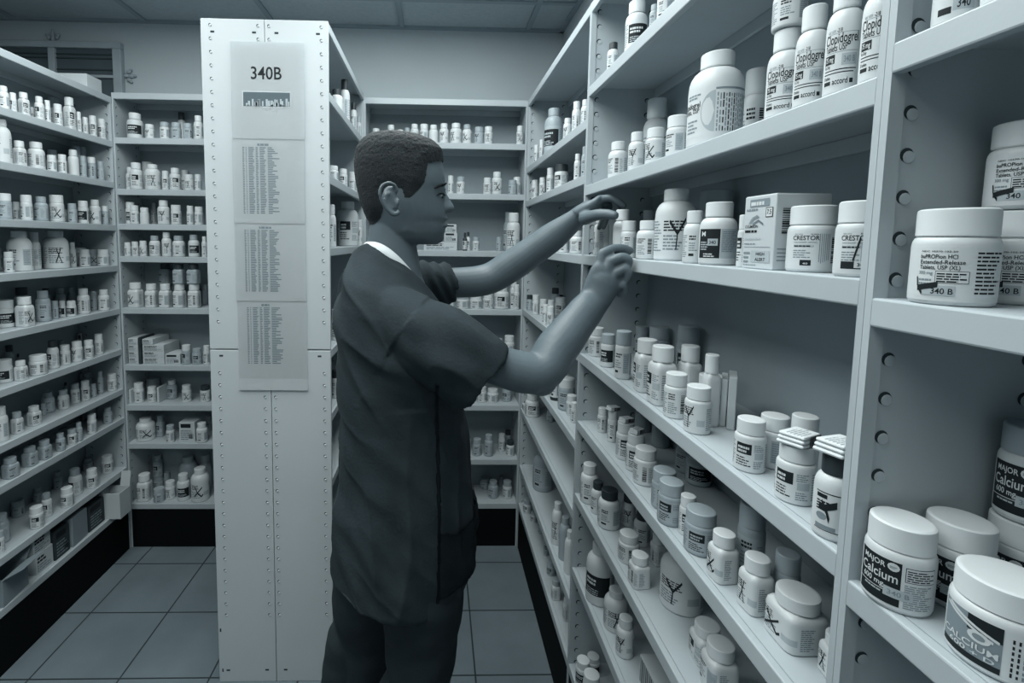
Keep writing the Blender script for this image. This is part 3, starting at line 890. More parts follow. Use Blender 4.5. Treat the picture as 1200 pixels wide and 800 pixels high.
BOTTLES = [
    ('small_pill_bottle', 'white pill bottle, first from corner post, first shelf of wall rack', 'bottles and jars on the wall rack', 'w', 'ww', 2, -1.4738, 2.239, 1.9073, 0.0153, 0.0874, -1.24),
    ('small_pill_bottle', 'white pill bottle, second from corner post, first shelf of wall rack', 'bottles and jars on the wall rack', 'w', 'ww', 2, -1.4727, 2.1814, 1.9073, 0.0142, 0.0868, -0.64),
    ('small_pill_bottle', 'small white pill bottle, third from corner post, first shelf of wall rack', 'bottles and jars on the wall rack', 'w', 'ww', 3, -1.4696, 2.1299, 1.9073, 0.0111, 0.0682, -1.23),
    ('small_pill_bottle', 'white pill bottle, fourth from corner post, first shelf of wall rack', 'bottles and jars on the wall rack', 'w', 'ww', 4, -1.4674, 2.0909, 1.9073, 0.0089, 0.0801, -0.58),
    ('square_pill_bottle', 'tall white square pill bottle, fifth from corner post, first shelf of wall rack', 'bottles and jars on the wall rack', 's', 'ww', 2, -1.4773, 2.0548, 1.9073, 0.0188, 0.1262, -0.0),
    ('small_pill_bottle', 'white pill bottle, sixth from corner post, first shelf of wall rack', 'bottles and jars on the wall rack', 'w', 'ww', 2, -1.4731, 1.9881, 1.9073, 0.0146, 0.0822, -0.83),
    ('small_pill_bottle', 'small white pill bottle, seventh from corner post, first shelf of wall rack', 'bottles and jars on the wall rack', 'w', 'ww', 1, -1.5255, 1.931, 1.9073, 0.0061, 0.0551, -0.66),
    ('small_pill_bottle', 'white pill bottle, eighth from corner post, first shelf of wall rack', 'bottles and jars on the wall rack', 'w', 'ww', 1, -1.4678, 1.9304, 1.9073, 0.0093, 0.081, -0.9),
    ('pill_bottle', 'white pill bottle, ninth from corner post, first shelf of wall rack', 'bottles and jars on the wall rack', 'b', 'ww', 2, -1.4734, 1.8992, 1.9073, 0.0149, 0.0852, -1.09),
    ('square_pill_bottle', 'white square pill bottle, tenth from corner post, first shelf of wall rack', 'bottles and jars on the wall rack', 's', 'ww', 2, -1.4734, 1.8299, 1.9073, 0.0149, 0.0792, -0.07),
    ('small_pill_bottle', 'small white pill bottle, eleventh from corner post, first shelf of wall rack', 'bottles and jars on the wall rack', 'w', 'ww', 2, -1.4685, 1.7792, 1.9073, 0.01, 0.0637, -1.26),
    ('pill_bottle', 'white pill bottle, twelfth from corner post, first shelf of wall rack', 'bottles and jars on the wall rack', 'b', 'ww', 1, -1.4733, 1.748, 1.9073, 0.0148, 0.0765, -0.66),
    ('medicine_vial', 'small white vial, first in back row from corner post, first shelf of wall rack', 'bottles and jars on the wall rack', 'v', 'ww', 0, -1.6244, 2.2539, 1.9073, 0.0071, 0.064, -1.0),
    ('pill_jar', 'tall white pill jar, second in back row from corner post, first shelf of wall rack', 'bottles and jars on the wall rack', 'j', 'wg', 1, -1.6131, 2.1543, 1.9073, 0.0184, 0.1519, -1.24),
    ('small_pill_bottle', 'grey pill bottle, second from corner post, second shelf of wall rack', 'bottles and jars on the wall rack', 'w', 'gg', 1, -1.4726, 2.216, 1.7273, 0.0141, 0.0814, -1.19),
    ('small_pill_bottle', 'grey pill bottle with white cap, third from corner post, second shelf of wall rack', 'bottles and jars on the wall rack', 'w', 'gw', 3, -1.4742, 2.1637, 1.7273, 0.0157, 0.0905, -1.05),
    ('small_pill_bottle', 'grey pill bottle, fourth from corner post, second shelf of wall rack', 'bottles and jars on the wall rack', 'w', 'gg', 1, -1.4706, 2.108, 1.7273, 0.0121, 0.0859, -1.15),
    ('pill_bottle', 'white pill bottle, fifth from corner post, second shelf of wall rack', 'bottles and jars on the wall rack', 'b', 'ww', 0, -1.4773, 2.0622, 1.7273, 0.0188, 0.1027, -0.83),
    ('small_pill_bottle', 'white pill bottle, sixth from corner post, second shelf of wall rack', 'bottles and jars on the wall rack', 'w', 'ww', 3, -1.4733, 1.9969, 1.7273, 0.0148, 0.0725, -0.86),
    ('small_pill_bottle', 'small white pill bottle, seventh from corner post, second shelf of wall rack', 'bottles and jars on the wall rack', 'w', 'ww', 1, -1.4742, 1.9443, 1.7273, 0.0157, 0.0612, -0.83),
    ('pill_bottle', 'white pill bottle, eighth from corner post, second shelf of wall rack', 'bottles and jars on the wall rack', 'b', 'ww', 3, -1.4838, 1.8855, 1.7273, 0.0253, 0.0978, -1.11),
    ('square_pill_bottle', 'white square pill bottle, ninth from corner post, second shelf of wall rack', 'bottles and jars on the wall rack', 's', 'ww', 3, -1.4761, 1.8018, 1.7273, 0.0176, 0.0855, -0.05),
    ('pill_jug', 'tall white pill jug, tenth from corner post, second shelf of wall rack', 'bottles and jars on the wall rack', 'J', 'ww', 4, -1.4857, 1.7421, 1.7273, 0.0272, 0.146, -1.09),
    ('small_pill_bottle', 'grey pill bottle, first in back row from corner post, second shelf of wall rack', 'bottles and jars on the wall rack', 'w', 'gg', 0, -1.624, 2.2501, 1.7273, 0.0103, 0.0923, -1.1),
    ('small_pill_bottle', 'grey pill bottle, second in back row from corner post, second shelf of wall rack', 'bottles and jars on the wall rack', 'w', 'gg', 0, -1.6001, 2.2476, 1.7273, 0.0123, 0.1109, -1.27),
    ('pill_bottle', 'tall grey pill bottle, third in back row from corner post, second shelf of wall rack', 'bottles and jars on the wall rack', 'b', 'gg', 0, -1.5654, 2.2383, 1.7273, 0.0218, 0.146, -1.26),
    ('pill_bottle', 'tall grey pill bottle, fourth in back row from corner post, second shelf of wall rack', 'bottles and jars on the wall rack', 'b', 'gg', 0, -1.5585, 2.1955, 1.7273, 0.0198, 0.1414, -0.54),
    ('small_pill_bottle', 'white pill bottle, fifth in back row from corner post, second shelf of wall rack', 'bottles and jars on the wall rack', 'w', 'ww', 1, -1.6135, 2.1341, 1.7273, 0.018, 0.1133, -0.51),
    ('small_pill_bottle', 'grey pill bottle with white cap, first from corner post, third shelf of wall rack', 'bottles and jars on the wall rack', 'w', 'gw', 4, -1.4717, 2.231, 1.5363, 0.0132, 0.081, -1.27),
    ('pill_bottle', 'white pill bottle, second from corner post, third shelf of wall rack', 'bottles and jars on the wall rack', 'b', 'ww', 4, -1.4792, 2.1793, 1.5363, 0.0207, 0.1041, -1.4),
    ('small_pill_bottle', 'white pill bottle, third from corner post, third shelf of wall rack', 'bottles and jars on the wall rack', 'w', 'ww', 5, -1.4773, 2.1039, 1.5363, 0.0188, 0.0932, -1.22),
    ('small_pill_bottle', 'grey pill bottle, fourth from corner post, third shelf of wall rack', 'bottles and jars on the wall rack', 'w', 'gg', 1, -1.4744, 2.0379, 1.5363, 0.0159, 0.0774, -0.76),
    ('pill_jar', 'white pill jar, fifth from corner post, third shelf of wall rack', 'bottles and jars on the wall rack', 'j', 'ww', 4, -1.4821, 1.9673, 1.5363, 0.0236, 0.1036, -0.67),
    ('pill_bottle', 'grey pill bottle, sixth from corner post, third shelf of wall rack', 'bottles and jars on the wall rack', 'b', 'gg', 1, -1.4792, 1.8881, 1.5363, 0.0207, 0.091, -1.34),
    ('small_pill_bottle', 'small white pill bottle, seventh from corner post, third shelf of wall rack', 'bottles and jars on the wall rack', 'w', 'ww', 1, -1.5255, 1.8338, 1.5363, 0.0102, 0.0669, -0.81),
    ('pill_jar', 'white pill jar, eighth from corner post, third shelf of wall rack', 'bottles and jars on the wall rack', 'j', 'ww', 1, -1.4757, 1.8173, 1.5363, 0.0172, 0.0901, -1.34),
    ('pill_jar', 'grey pill jar with white cap, ninth from corner post, third shelf of wall rack', 'bottles and jars on the wall rack', 'j', 'gw', 1, -1.4783, 1.7302, 1.5363, 0.0198, 0.0869, -0.85),
    ('small_pill_bottle', 'small white pill bottle, first in back row from corner post, third shelf of wall rack', 'bottles and jars on the wall rack', 'w', 'ww', 1, -1.6245, 2.2015, 1.5363, 0.007, 0.0628, -0.81),
    ('pill_jar', 'grey pill jar, first from corner post, fourth shelf of wall rack', 'bottles and jars on the wall rack', 'j', 'gg', 4, -1.5418, 2.2394, 1.3533, 0.0216, 0.0721, -0.53),
    ('pill_jar', 'white pill jar, second from corner post, fourth shelf of wall rack', 'bottles and jars on the wall rack', 'j', 'ww', 1, -1.4933, 2.2384, 1.3533, 0.0226, 0.0725, -1.2),
    ('small_pill_bottle', 'white pill bottle, third from corner post, fourth shelf of wall rack', 'bottles and jars on the wall rack', 'w', 'ww', 1, -1.5132, 2.1498, 1.3533, 0.0199, 0.0743, -0.69),
    ('pill_bottle', 'white pill bottle, fourth from corner post, fourth shelf of wall rack', 'bottles and jars on the wall rack', 'b', 'ww', 4, -1.5228, 2.0947, 1.3533, 0.0115, 0.1039, -0.61),
    ('pill_jug', 'tall white pill jug, fifth from corner post, fourth shelf of wall rack', 'bottles and jars on the wall rack', 'J', 'ww', 4, -1.5216, 2.0037, 1.3533, 0.0422, 0.149, -0.54),
    ('pill_bottle', 'tall white pill bottle, sixth from corner post, fourth shelf of wall rack', 'bottles and jars on the wall rack', 'b', 'ww', 2, -1.5345, 1.9166, 1.3533, 0.0176, 0.1423, -1.34),
    ('pill_jug', 'tall white pill jug, seventh from corner post, fourth shelf of wall rack', 'bottles and jars on the wall rack', 'J', 'ww', 1, -1.5149, 1.8245, 1.3533, 0.0366, 0.1443, -0.91),
    ('small_pill_bottle', 'white pill bottle, eighth from corner post, fourth shelf of wall rack', 'bottles and jars on the wall rack', 'w', 'ww', 1, -1.488, 1.7449, 1.3533, 0.014, 0.0713, -0.43),
    ('pill_jar', 'grey pill jar, first in back row from corner post, fourth shelf of wall rack', 'bottles and jars on the wall rack', 'j', 'gw', 0, -1.5972, 2.2267, 1.3533, 0.0343, 0.0805, -1.04),
    ('small_pill_bottle', 'white pill bottle, second in back row from corner post, fourth shelf of wall rack', 'bottles and jars on the wall rack', 'w', 'ww', 1, -1.6191, 1.8532, 1.3533, 0.0124, 0.0814, -0.57),
    ('small_pill_bottle', 'white pill bottle, first from corner post, fifth shelf of wall rack', 'bottles and jars on the wall rack', 'w', 'ww', 5, -1.5017, 2.2438, 1.1563, 0.0172, 0.0766, -0.94),
    ('pill_bottle', 'white pill bottle, second from corner post, fifth shelf of wall rack', 'bottles and jars on the wall rack', 'b', 'ww', 1, -1.4781, 2.2059, 1.1563, 0.0218, 0.0925, -0.74),
    ('small_pill_bottle', 'grey pill bottle, third from corner post, fifth shelf of wall rack', 'bottles and jars on the wall rack', 'w', 'gg', 1, -1.521, 2.2048, 1.1563, 0.0131, 0.0854, -0.98),
    ('pill_bottle', 'white pill bottle, fourth from corner post, fifth shelf of wall rack', 'bottles and jars on the wall rack', 'b', 'ww', 3, -1.494, 2.1029, 1.1563, 0.0224, 0.1067, -1.38),
    ('small_pill_bottle', 'small white pill bottle, fifth from corner post, fifth shelf of wall rack', 'bottles and jars on the wall rack', 'w', 'ww', 5, -1.4919, 2.0293, 1.1563, 0.0166, 0.0631, -1.31),
    ('small_pill_bottle', 'small white pill bottle, sixth from corner post, fifth shelf of wall rack', 'bottles and jars on the wall rack', 'w', 'ww', 5, -1.5146, 2.0108, 1.1563, 0.0109, 0.0656, -1.27),
    ('small_pill_bottle', 'grey pill bottle, seventh from corner post, fifth shelf of wall rack', 'bottles and jars on the wall rack', 'w', 'gg', 3, -1.5027, 1.9568, 1.1563, 0.0112, 0.0722, -1.14),
    ('pill_bottle', 'tall grey pill bottle, eighth from corner post, fifth shelf of wall rack', 'bottles and jars on the wall rack', 'b', 'gg', 1, -1.5005, 1.8972, 1.1563, 0.0236, 0.1176, -0.48),
    ('square_pill_bottle', 'white square pill bottle, ninth from corner post, fifth shelf of wall rack', 'bottles and jars on the wall rack', 's', 'ww', 4, -1.4779, 1.7852, 1.1563, 0.0247, 0.1071, 0.03),
    ('pill_jar', 'white pill jar, tenth from corner post, fifth shelf of wall rack', 'bottles and jars on the wall rack', 'j', 'ww', 5, -1.5303, 1.7666, 1.1563, 0.0257, 0.0967, -0.57),
    ('pill_bottle', 'grey pill bottle, first in back row from corner post, fifth shelf of wall rack', 'bottles and jars on the wall rack', 'b', 'gg', 0, -1.6174, 2.2013, 1.1563, 0.0141, 0.1015, -0.88),
    ('pill_bottle', 'grey pill bottle, second in back row from corner post, fifth shelf of wall rack', 'bottles and jars on the wall rack', 'b', 'gg', 1, -1.6126, 2.1331, 1.1563, 0.0189, 0.1052, -0.8),
    ('pill_bottle', 'grey pill bottle, third in back row from corner post, fifth shelf of wall rack', 'bottles and jars on the wall rack', 'b', 'gd', 0, -1.6161, 2.061, 1.1563, 0.0154, 0.1099, -0.63),
    ('pill_bottle', 'tall white pill bottle, fourth in back row from corner post, fifth shelf of wall rack', 'bottles and jars on the wall rack', 'b', 'wd', 0, -1.6064, 1.9316, 1.1563, 0.0251, 0.1257, -0.49),
    ('small_pill_bottle', 'white pill bottle, first from corner post, sixth shelf of wall rack', 'bottles and jars on the wall rack', 'w', 'ww', 3, -1.4819, 2.1655, 0.9673, 0.0165, 0.0887, -0.6),
    ('small_pill_bottle', 'white pill bottle, second from corner post, sixth shelf of wall rack', 'bottles and jars on the wall rack', 'w', 'ww', 2, -1.4723, 2.0882, 0.9673, 0.0176, 0.0777, -0.66),
    ('small_pill_bottle', 'white pill bottle, third from corner post, sixth shelf of wall rack', 'bottles and jars on the wall rack', 'w', 'ww', 4, -1.4821, 2.0345, 0.9673, 0.0194, 0.0836, -1.31),
    ('small_pill_bottle', 'white pill bottle, fourth from corner post, sixth shelf of wall rack', 'bottles and jars on the wall rack', 'w', 'ww', 3, -1.4902, 1.9799, 0.9673, 0.0174, 0.0796, -1.05),
    ('pill_bottle', 'white pill bottle with dark cap, fifth from corner post, sixth shelf of wall rack', 'bottles and jars on the wall rack', 'b', 'wd', 2, -1.4941, 1.9232, 0.9673, 0.0187, 0.1089, -1.33),
    ('pill_jar', 'white pill jar, sixth from corner post, sixth shelf of wall rack', 'bottles and jars on the wall rack', 'j', 'ww', 3, -1.4807, 1.8335, 0.9673, 0.0275, 0.0736, -0.85),
    ('square_pill_bottle', 'white square pill bottle, seventh from corner post, sixth shelf of wall rack', 'bottles and jars on the wall rack', 's', 'ww', 3, -1.4797, 1.7556, 0.9673, 0.0176, 0.0704, 0.07),
    ('pill_jar', 'white pill jar, eighth from corner post, sixth shelf of wall rack', 'bottles and jars on the wall rack', 'j', 'ww', 5, -1.5169, 1.7327, 0.9673, 0.0231, 0.08, -1.26),
    ('small_pill_bottle', 'white pill bottle, first in back row from corner post, sixth shelf of wall rack', 'bottles and jars on the wall rack', 'w', 'ww', 1, -1.6248, 2.2513, 0.9673, 0.0097, 0.075, -1.23),
    ('medicine_vial', 'small grey vial, second in back row from corner post, sixth shelf of wall rack', 'bottles and jars on the wall rack', 'v', 'gd', 0, -1.6142, 2.2361, 0.9673, 0.0078, 0.0689, -1.07),
    ('small_pill_bottle', 'small grey pill bottle, third in back row from corner post, sixth shelf of wall rack', 'bottles and jars on the wall rack', 'w', 'gg', 0, -1.6188, 2.1309, 0.9673, 0.0127, 0.0666, -1.15),
    ('medicine_vial', 'small grey vial, fourth in back row from corner post, sixth shelf of wall rack', 'bottles and jars on the wall rack', 'v', 'gd', 0, -1.6252, 1.9198, 0.9673, 0.0063, 0.0563, -0.6),
    ('pill_bottle', 'grey pill bottle, fifth in back row from corner post, sixth shelf of wall rack', 'bottles and jars on the wall rack', 'b', 'gd', 0, -1.6171, 1.873, 0.9673, 0.0144, 0.1001, -0.99),
    ('small_pill_bottle', 'white pill bottle, first from corner post, seventh shelf of wall rack', 'bottles and jars on the wall rack', 'w', 'ww', 4, -1.4829, 2.2421, 0.7803, 0.0189, 0.0774, -0.86),
    ('pill_bottle', 'grey pill bottle, second from corner post, seventh shelf of wall rack', 'bottles and jars on the wall rack', 'b', 'gg', 1, -1.502, 2.1924, 0.7803, 0.0114, 0.1022, -0.98),
    ('small_pill_bottle', 'small grey pill bottle, third from corner post, seventh shelf of wall rack', 'bottles and jars on the wall rack', 'w', 'gg', 1, -1.5013, 2.1462, 0.7803, 0.0105, 0.0587, -0.89),
    ('small_pill_bottle', 'white pill bottle, fourth from corner post, seventh shelf of wall rack', 'bottles and jars on the wall rack', 'w', 'ww', 2, -1.5041, 2.1011, 0.7803, 0.0161, 0.0845, -0.55),
    ('small_pill_bottle', 'white pill bottle with grey cap, fifth from corner post, seventh shelf of wall rack', 'bottles and jars on the wall rack', 'w', 'wg', 3, -1.5255, 2.0703, 0.7803, 0.0162, 0.0816, -0.54),
    ('pill_bottle', 'white pill bottle with grey cap, sixth from corner post, seventh shelf of wall rack', 'bottles and jars on the wall rack', 'b', 'wg', 3, -1.5176, 1.994, 0.7803, 0.0189, 0.0772, -1.27),
    ('pill_bottle', 'grey pill bottle, seventh from corner post, seventh shelf of wall rack', 'bottles and jars on the wall rack', 'b', 'gg', 1, -1.5494, 1.9552, 0.7803, 0.0215, 0.0817, -0.59),
    ('small_pill_bottle', 'small grey pill bottle, eighth from corner post, seventh shelf of wall rack', 'bottles and jars on the wall rack', 'w', 'gg', 1, -1.5395, 1.9191, 0.7803, 0.0094, 0.0455, -1.03),
    ('square_pill_bottle', 'white square pill bottle, ninth from corner post, seventh shelf of wall rack', 'bottles and jars on the wall rack', 's', 'ww', 2, -1.4913, 1.8144, 0.7803, 0.0197, 0.0717, -0.1),
    ('square_pill_bottle', 'white square pill bottle with grey cap, tenth from corner post, seventh shelf of wall rack', 'bottles and jars on the wall rack', 's', 'wg', 1, -1.4871, 1.7352, 0.7803, 0.0162, 0.076, -0.03),
    ('pill_bottle', 'tall white pill bottle, eleventh from corner post, seventh shelf of wall rack', 'bottles and jars on the wall rack', 'b', 'ww', 1, -1.4832, 1.6676, 0.7803, 0.0192, 0.1186, -0.83),
    ('small_pill_bottle', 'grey pill bottle, first in back row from corner post, seventh shelf of wall rack', 'bottles and jars on the wall rack', 'w', 'gg', 0, -1.6238, 2.2503, 0.7803, 0.0105, 0.075, -0.53),
    ('pill_bottle', 'grey pill bottle, second in back row from corner post, seventh shelf of wall rack', 'bottles and jars on the wall rack', 'b', 'gg', 0, -1.5942, 2.242, 0.7803, 0.0187, 0.0813, -1.07),
    ('medicine_vial', 'small grey vial, third in back row from corner post, seventh shelf of wall rack', 'bottles and jars on the wall rack', 'v', 'gd', 0, -1.6223, 2.1465, 0.7803, 0.0092, 0.0638, -1.36),
    ('pill_bottle', 'grey pill bottle, first from corner post, eighth shelf of wall rack', 'bottles and jars on the wall rack', 'b', 'gg', 1, -1.4802, 2.198, 0.6433, 0.0179, 0.0706, -0.65),
    ('small_pill_bottle', 'white pill bottle, second from corner post, eighth shelf of wall rack', 'bottles and jars on the wall rack', 'w', 'ww', 1, -1.4697, 2.0806, 0.6433, 0.0172, 0.0818, -1.31),
    ('pill_bottle', 'grey pill bottle, third from corner post, eighth shelf of wall rack', 'bottles and jars on the wall rack', 'b', 'gg', 1, -1.4648, 1.9973, 0.6433, 0.0123, 0.0775, -0.96),
    ('small_pill_bottle', 'small white pill bottle with grey cap, fourth from corner post, eighth shelf of wall rack', 'bottles and jars on the wall rack', 'w', 'wg', 2, -1.4692, 1.964, 0.6433, 0.0161, 0.0612, -0.61),
    ('pill_bottle', 'small grey pill bottle, fifth from corner post, eighth shelf of wall rack', 'bottles and jars on the wall rack', 'b', 'gg', 2, -1.4689, 1.903, 0.6433, 0.0156, 0.0687, -0.9),
    ('square_pill_bottle', 'grey square pill bottle, sixth from corner post, eighth shelf of wall rack', 'bottles and jars on the wall rack', 's', 'gg', 1, -1.4732, 1.8296, 0.6433, 0.0202, 0.0723, -0.01),
    ('square_pill_bottle', 'small grey square pill bottle, seventh from corner post, eighth shelf of wall rack', 'bottles and jars on the wall rack', 's', 'gg', 1, -1.4832, 1.7749, 0.6433, 0.0221, 0.0696, 0.07),
    ('square_pill_bottle', 'grey square pill bottle, eighth from corner post, eighth shelf of wall rack', 'bottles and jars on the wall rack', 's', 'gg', 1, -1.4749, 1.6827, 0.6433, 0.0219, 0.0702, -0.12),
    ('pill_bottle', 'grey pill bottle, first in back row from corner post, eighth shelf of wall rack', 'bottles and jars on the wall rack', 'b', 'gg', 0, -1.62, 2.2466, 0.6433, 0.0144, 0.075, -0.88),
    ('pill_bottle', 'grey pill bottle, second in back row from corner post, eighth shelf of wall rack', 'bottles and jars on the wall rack', 'b', 'gg', 0, -1.5856, 2.2421, 0.6433, 0.0189, 0.075, -1.04),
    ('small_pill_bottle', 'white pill bottle, first from corner post, ninth shelf of wall rack', 'bottles and jars on the wall rack', 'w', 'ww', 2, -1.5069, 2.219, 0.4023, 0.0227, 0.0784, -0.54),
    ('small_pill_bottle', 'white pill bottle, second from corner post, ninth shelf of wall rack', 'bottles and jars on the wall rack', 'w', 'ww', 2, -1.4807, 2.0795, 0.4023, 0.0211, 0.0809, -0.68),
    ('pill_bottle', 'white pill bottle with grey cap, third from corner post, ninth shelf of wall rack', 'bottles and jars on the wall rack', 'b', 'wg', 2, -1.5076, 2.02, 0.4023, 0.0236, 0.1098, -1.33),
    ('small_pill_bottle', 'white pill bottle, fourth from corner post, ninth shelf of wall rack', 'bottles and jars on the wall rack', 'w', 'ww', 2, -1.4742, 1.9277, 0.4023, 0.0217, 0.0763, -1.2),
    ('pill_bottle', 'white pill bottle with grey cap, fifth from corner post, ninth shelf of wall rack', 'bottles and jars on the wall rack', 'b', 'wg', 2, -1.4976, 1.8549, 0.4023, 0.0171, 0.0912, -0.93),
    ('small_pill_bottle', 'white pill bottle, sixth from corner post, ninth shelf of wall rack', 'bottles and jars on the wall rack', 'w', 'ww', 2, -1.4769, 1.7803, 0.4023, 0.0218, 0.079, -0.7),
    ('pill_bottle', 'grey pill bottle, seventh from corner post, ninth shelf of wall rack', 'bottles and jars on the wall rack', 'b', 'gg', 1, -1.5255, 1.6908, 0.4023, 0.0217, 0.1009, -0.99),
    ('small_pill_bottle', 'white pill bottle with grey cap, eighth from corner post, ninth shelf of wall rack', 'bottles and jars on the wall rack', 'w', 'wg', 2, -1.4756, 1.6279, 0.4023, 0.0101, 0.0777, -0.96),
    ('pill_bottle', 'small grey pill bottle, first in back row from corner post, ninth shelf of wall rack', 'bottles and jars on the wall rack', 'b', 'gg', 1, -1.6115, 2.241, 0.4023, 0.02, 0.0532, -0.57),
    ('pill_bottle', 'grey pill bottle, second in back row from corner post, ninth shelf of wall rack', 'bottles and jars on the wall rack', 'b', 'gg', 1, -1.6153, 2.0656, 0.4023, 0.0162, 0.075, -0.5),
    ('pill_bottle', 'small grey pill bottle, third in back row from corner post, ninth shelf of wall rack', 'bottles and jars on the wall rack', 'b', 'gg', 1, -1.6165, 1.961, 0.4023, 0.015, 0.0566, -0.96),
    ('pill_jar', 'small grey pill jar, fourth in back row from corner post, ninth shelf of wall rack', 'bottles and jars on the wall rack', 'j', 'gg', 3, -1.6105, 1.8581, 0.4023, 0.021, 0.0619, -0.5),
    ('pill_bottle', 'white pill bottle, first from corner post, first shelf of end rack', 'bottles and jars on the side aisle end rack', 'b', 'ww', 5, -1.3745, 2.316, 1.9253, 0.0327, 0.1147, -1.19),
    ('small_pill_bottle', 'small white pill bottle, second from corner post, first shelf of end rack', 'bottles and jars on the side aisle end rack', 'w', 'ww', 4, -1.3018, 2.3023, 1.9253, 0.019, 0.0639, -1.43),
    ('small_pill_bottle', 'white pill bottle with grey cap, third from corner post, first shelf of end rack', 'bottles and jars on the side aisle end rack', 'w', 'wg', 1, -1.2358, 2.3034, 1.9253, 0.0201, 0.0745, -1.05),
    ('small_pill_bottle', 'grey pill bottle, fourth from corner post, first shelf of end rack', 'bottles and jars on the side aisle end rack', 'w', 'gg', 1, -1.1846, 2.3045, 1.9253, 0.0212, 0.0736, -0.95),
    ('small_pill_bottle', 'grey pill bottle, fifth from corner post, first shelf of end rack', 'bottles and jars on the side aisle end rack', 'w', 'gg', 3, -1.1324, 2.303, 1.9253, 0.0197, 0.0708, -0.76),
    ('pill_bottle', 'white pill bottle, sixth from corner post, first shelf of end rack', 'bottles and jars on the side aisle end rack', 'b', 'ww', 1, -1.0848, 2.3023, 1.9253, 0.019, 0.106, -0.71),
    ('pill_bottle', 'tall white pill bottle, first in back row from corner post, first shelf of end rack', 'bottles and jars on the side aisle end rack', 'b', 'wd', 0, -1.2265, 2.4374, 1.9253, 0.0189, 0.1531, -0.86),
    ('pill_bottle', 'white pill bottle, first from corner post, second shelf of end rack', 'bottles and jars on the side aisle end rack', 'b', 'ww', 4, -1.4123, 2.3328, 1.6983, 0.0214, 0.1032, -0.79),
    ('pill_bottle', 'tall white pill bottle, second from corner post, second shelf of end rack', 'bottles and jars on the side aisle end rack', 'b', 'ww', 2, -1.3718, 2.3042, 1.6983, 0.0265, 0.1204, -0.84),
    ('pill_jug', 'tall white pill jug, third from corner post, second shelf of end rack', 'bottles and jars on the side aisle end rack', 'J', 'ww', 4, -1.3039, 2.316, 1.6983, 0.0327, 0.1158, -0.88),
    ('small_pill_bottle', 'white pill bottle, fourth from corner post, second shelf of end rack', 'bottles and jars on the side aisle end rack', 'w', 'ww', 2, -1.2376, 2.2975, 1.6983, 0.0142, 0.0848, -0.84),
    ('pill_bottle', 'white pill bottle, fifth from corner post, second shelf of end rack', 'bottles and jars on the side aisle end rack', 'b', 'ww', 2, -1.1982, 2.3067, 1.6983, 0.0234, 0.0994, -0.66),
    ('small_pill_bottle', 'white pill bottle, sixth from corner post, second shelf of end rack', 'bottles and jars on the side aisle end rack', 'w', 'ww', 4, -1.1332, 2.3034, 1.6983, 0.0201, 0.0713, -1.23),
    ('small_pill_bottle', 'white pill bottle, seventh from corner post, second shelf of end rack', 'bottles and jars on the side aisle end rack', 'w', 'ww', 1, -1.0904, 2.2976, 1.6983, 0.0143, 0.0719, -1.5),
    ('pill_jar', 'tall white pill jar, first in back row from corner post, second shelf of end rack', 'bottles and jars on the side aisle end rack', 'j', 'ww', 0, -1.3941, 2.4326, 1.6983, 0.0237, 0.1441, -1.28),
    ('small_pill_bottle', 'white pill bottle, second in back row from corner post, second shelf of end rack', 'bottles and jars on the side aisle end rack', 'w', 'ww', 1, -1.2208, 2.4399, 1.6983, 0.0164, 0.109, -1.36),
    ('small_pill_bottle', 'white pill bottle, first from corner post, third shelf of end rack', 'bottles and jars on the side aisle end rack', 'w', 'ww', 5, -1.4141, 2.3199, 1.5423, 0.0196, 0.0998, -1.15),
    ('small_pill_bottle', 'white pill bottle, second from corner post, third shelf of end rack', 'bottles and jars on the side aisle end rack', 'w', 'ww', 1, -1.3821, 2.2962, 1.5423, 0.0186, 0.0836, -0.75),
    ('small_pill_bottle', 'white pill bottle, third from corner post, third shelf of end rack', 'bottles and jars on the side aisle end rack', 'w', 'ww', 0, -1.3402, 2.3016, 1.5423, 0.0183, 0.075, -1.44),
    ('pill_bottle', 'white pill bottle, fourth from corner post, third shelf of end rack', 'bottles and jars on the side aisle end rack', 'b', 'ww', 4, -1.2567, 2.3088, 1.5423, 0.0255, 0.1093, -1.12),
    ('pill_jar', 'white pill jar, fifth from corner post, third shelf of end rack', 'bottles and jars on the side aisle end rack', 'j', 'ww', 2, -1.1986, 2.3053, 1.5423, 0.022, 0.0885, -0.81),
    ('small_pill_bottle', 'white pill bottle, sixth from corner post, third shelf of end rack', 'bottles and jars on the side aisle end rack', 'w', 'ww', 1, -1.1313, 2.2982, 1.5423, 0.0149, 0.0857, -1.33),
    ('small_pill_bottle', 'white pill bottle, seventh from corner post, third shelf of end rack', 'bottles and jars on the side aisle end rack', 'w', 'ww', 1, -1.0937, 2.3017, 1.5423, 0.0184, 0.0823, -1.52),
    ('pill_bottle', 'white pill bottle, first in back row from corner post, third shelf of end rack', 'bottles and jars on the side aisle end rack', 'b', 'ww', 1, -1.3775, 2.4442, 1.5423, 0.0121, 0.1074, -1.29),
    ('small_pill_bottle', 'small white pill bottle, first from corner post, fourth shelf of end rack', 'bottles and jars on the side aisle end rack', 'w', 'ww', 4, -1.4199, 2.2974, 1.3953, 0.0141, 0.0623, -1.39),
    ('small_pill_bottle', 'small white pill bottle, second from corner post, fourth shelf of end rack', 'bottles and jars on the side aisle end rack', 'w', 'ww', 4, -1.3863, 2.2979, 1.3953, 0.0146, 0.0667, -0.75),
    ('small_pill_bottle', 'white pill bottle, third from corner post, fourth shelf of end rack', 'bottles and jars on the side aisle end rack', 'w', 'ww', 4, -1.3503, 2.2987, 1.3953, 0.0154, 0.071, -1.34),
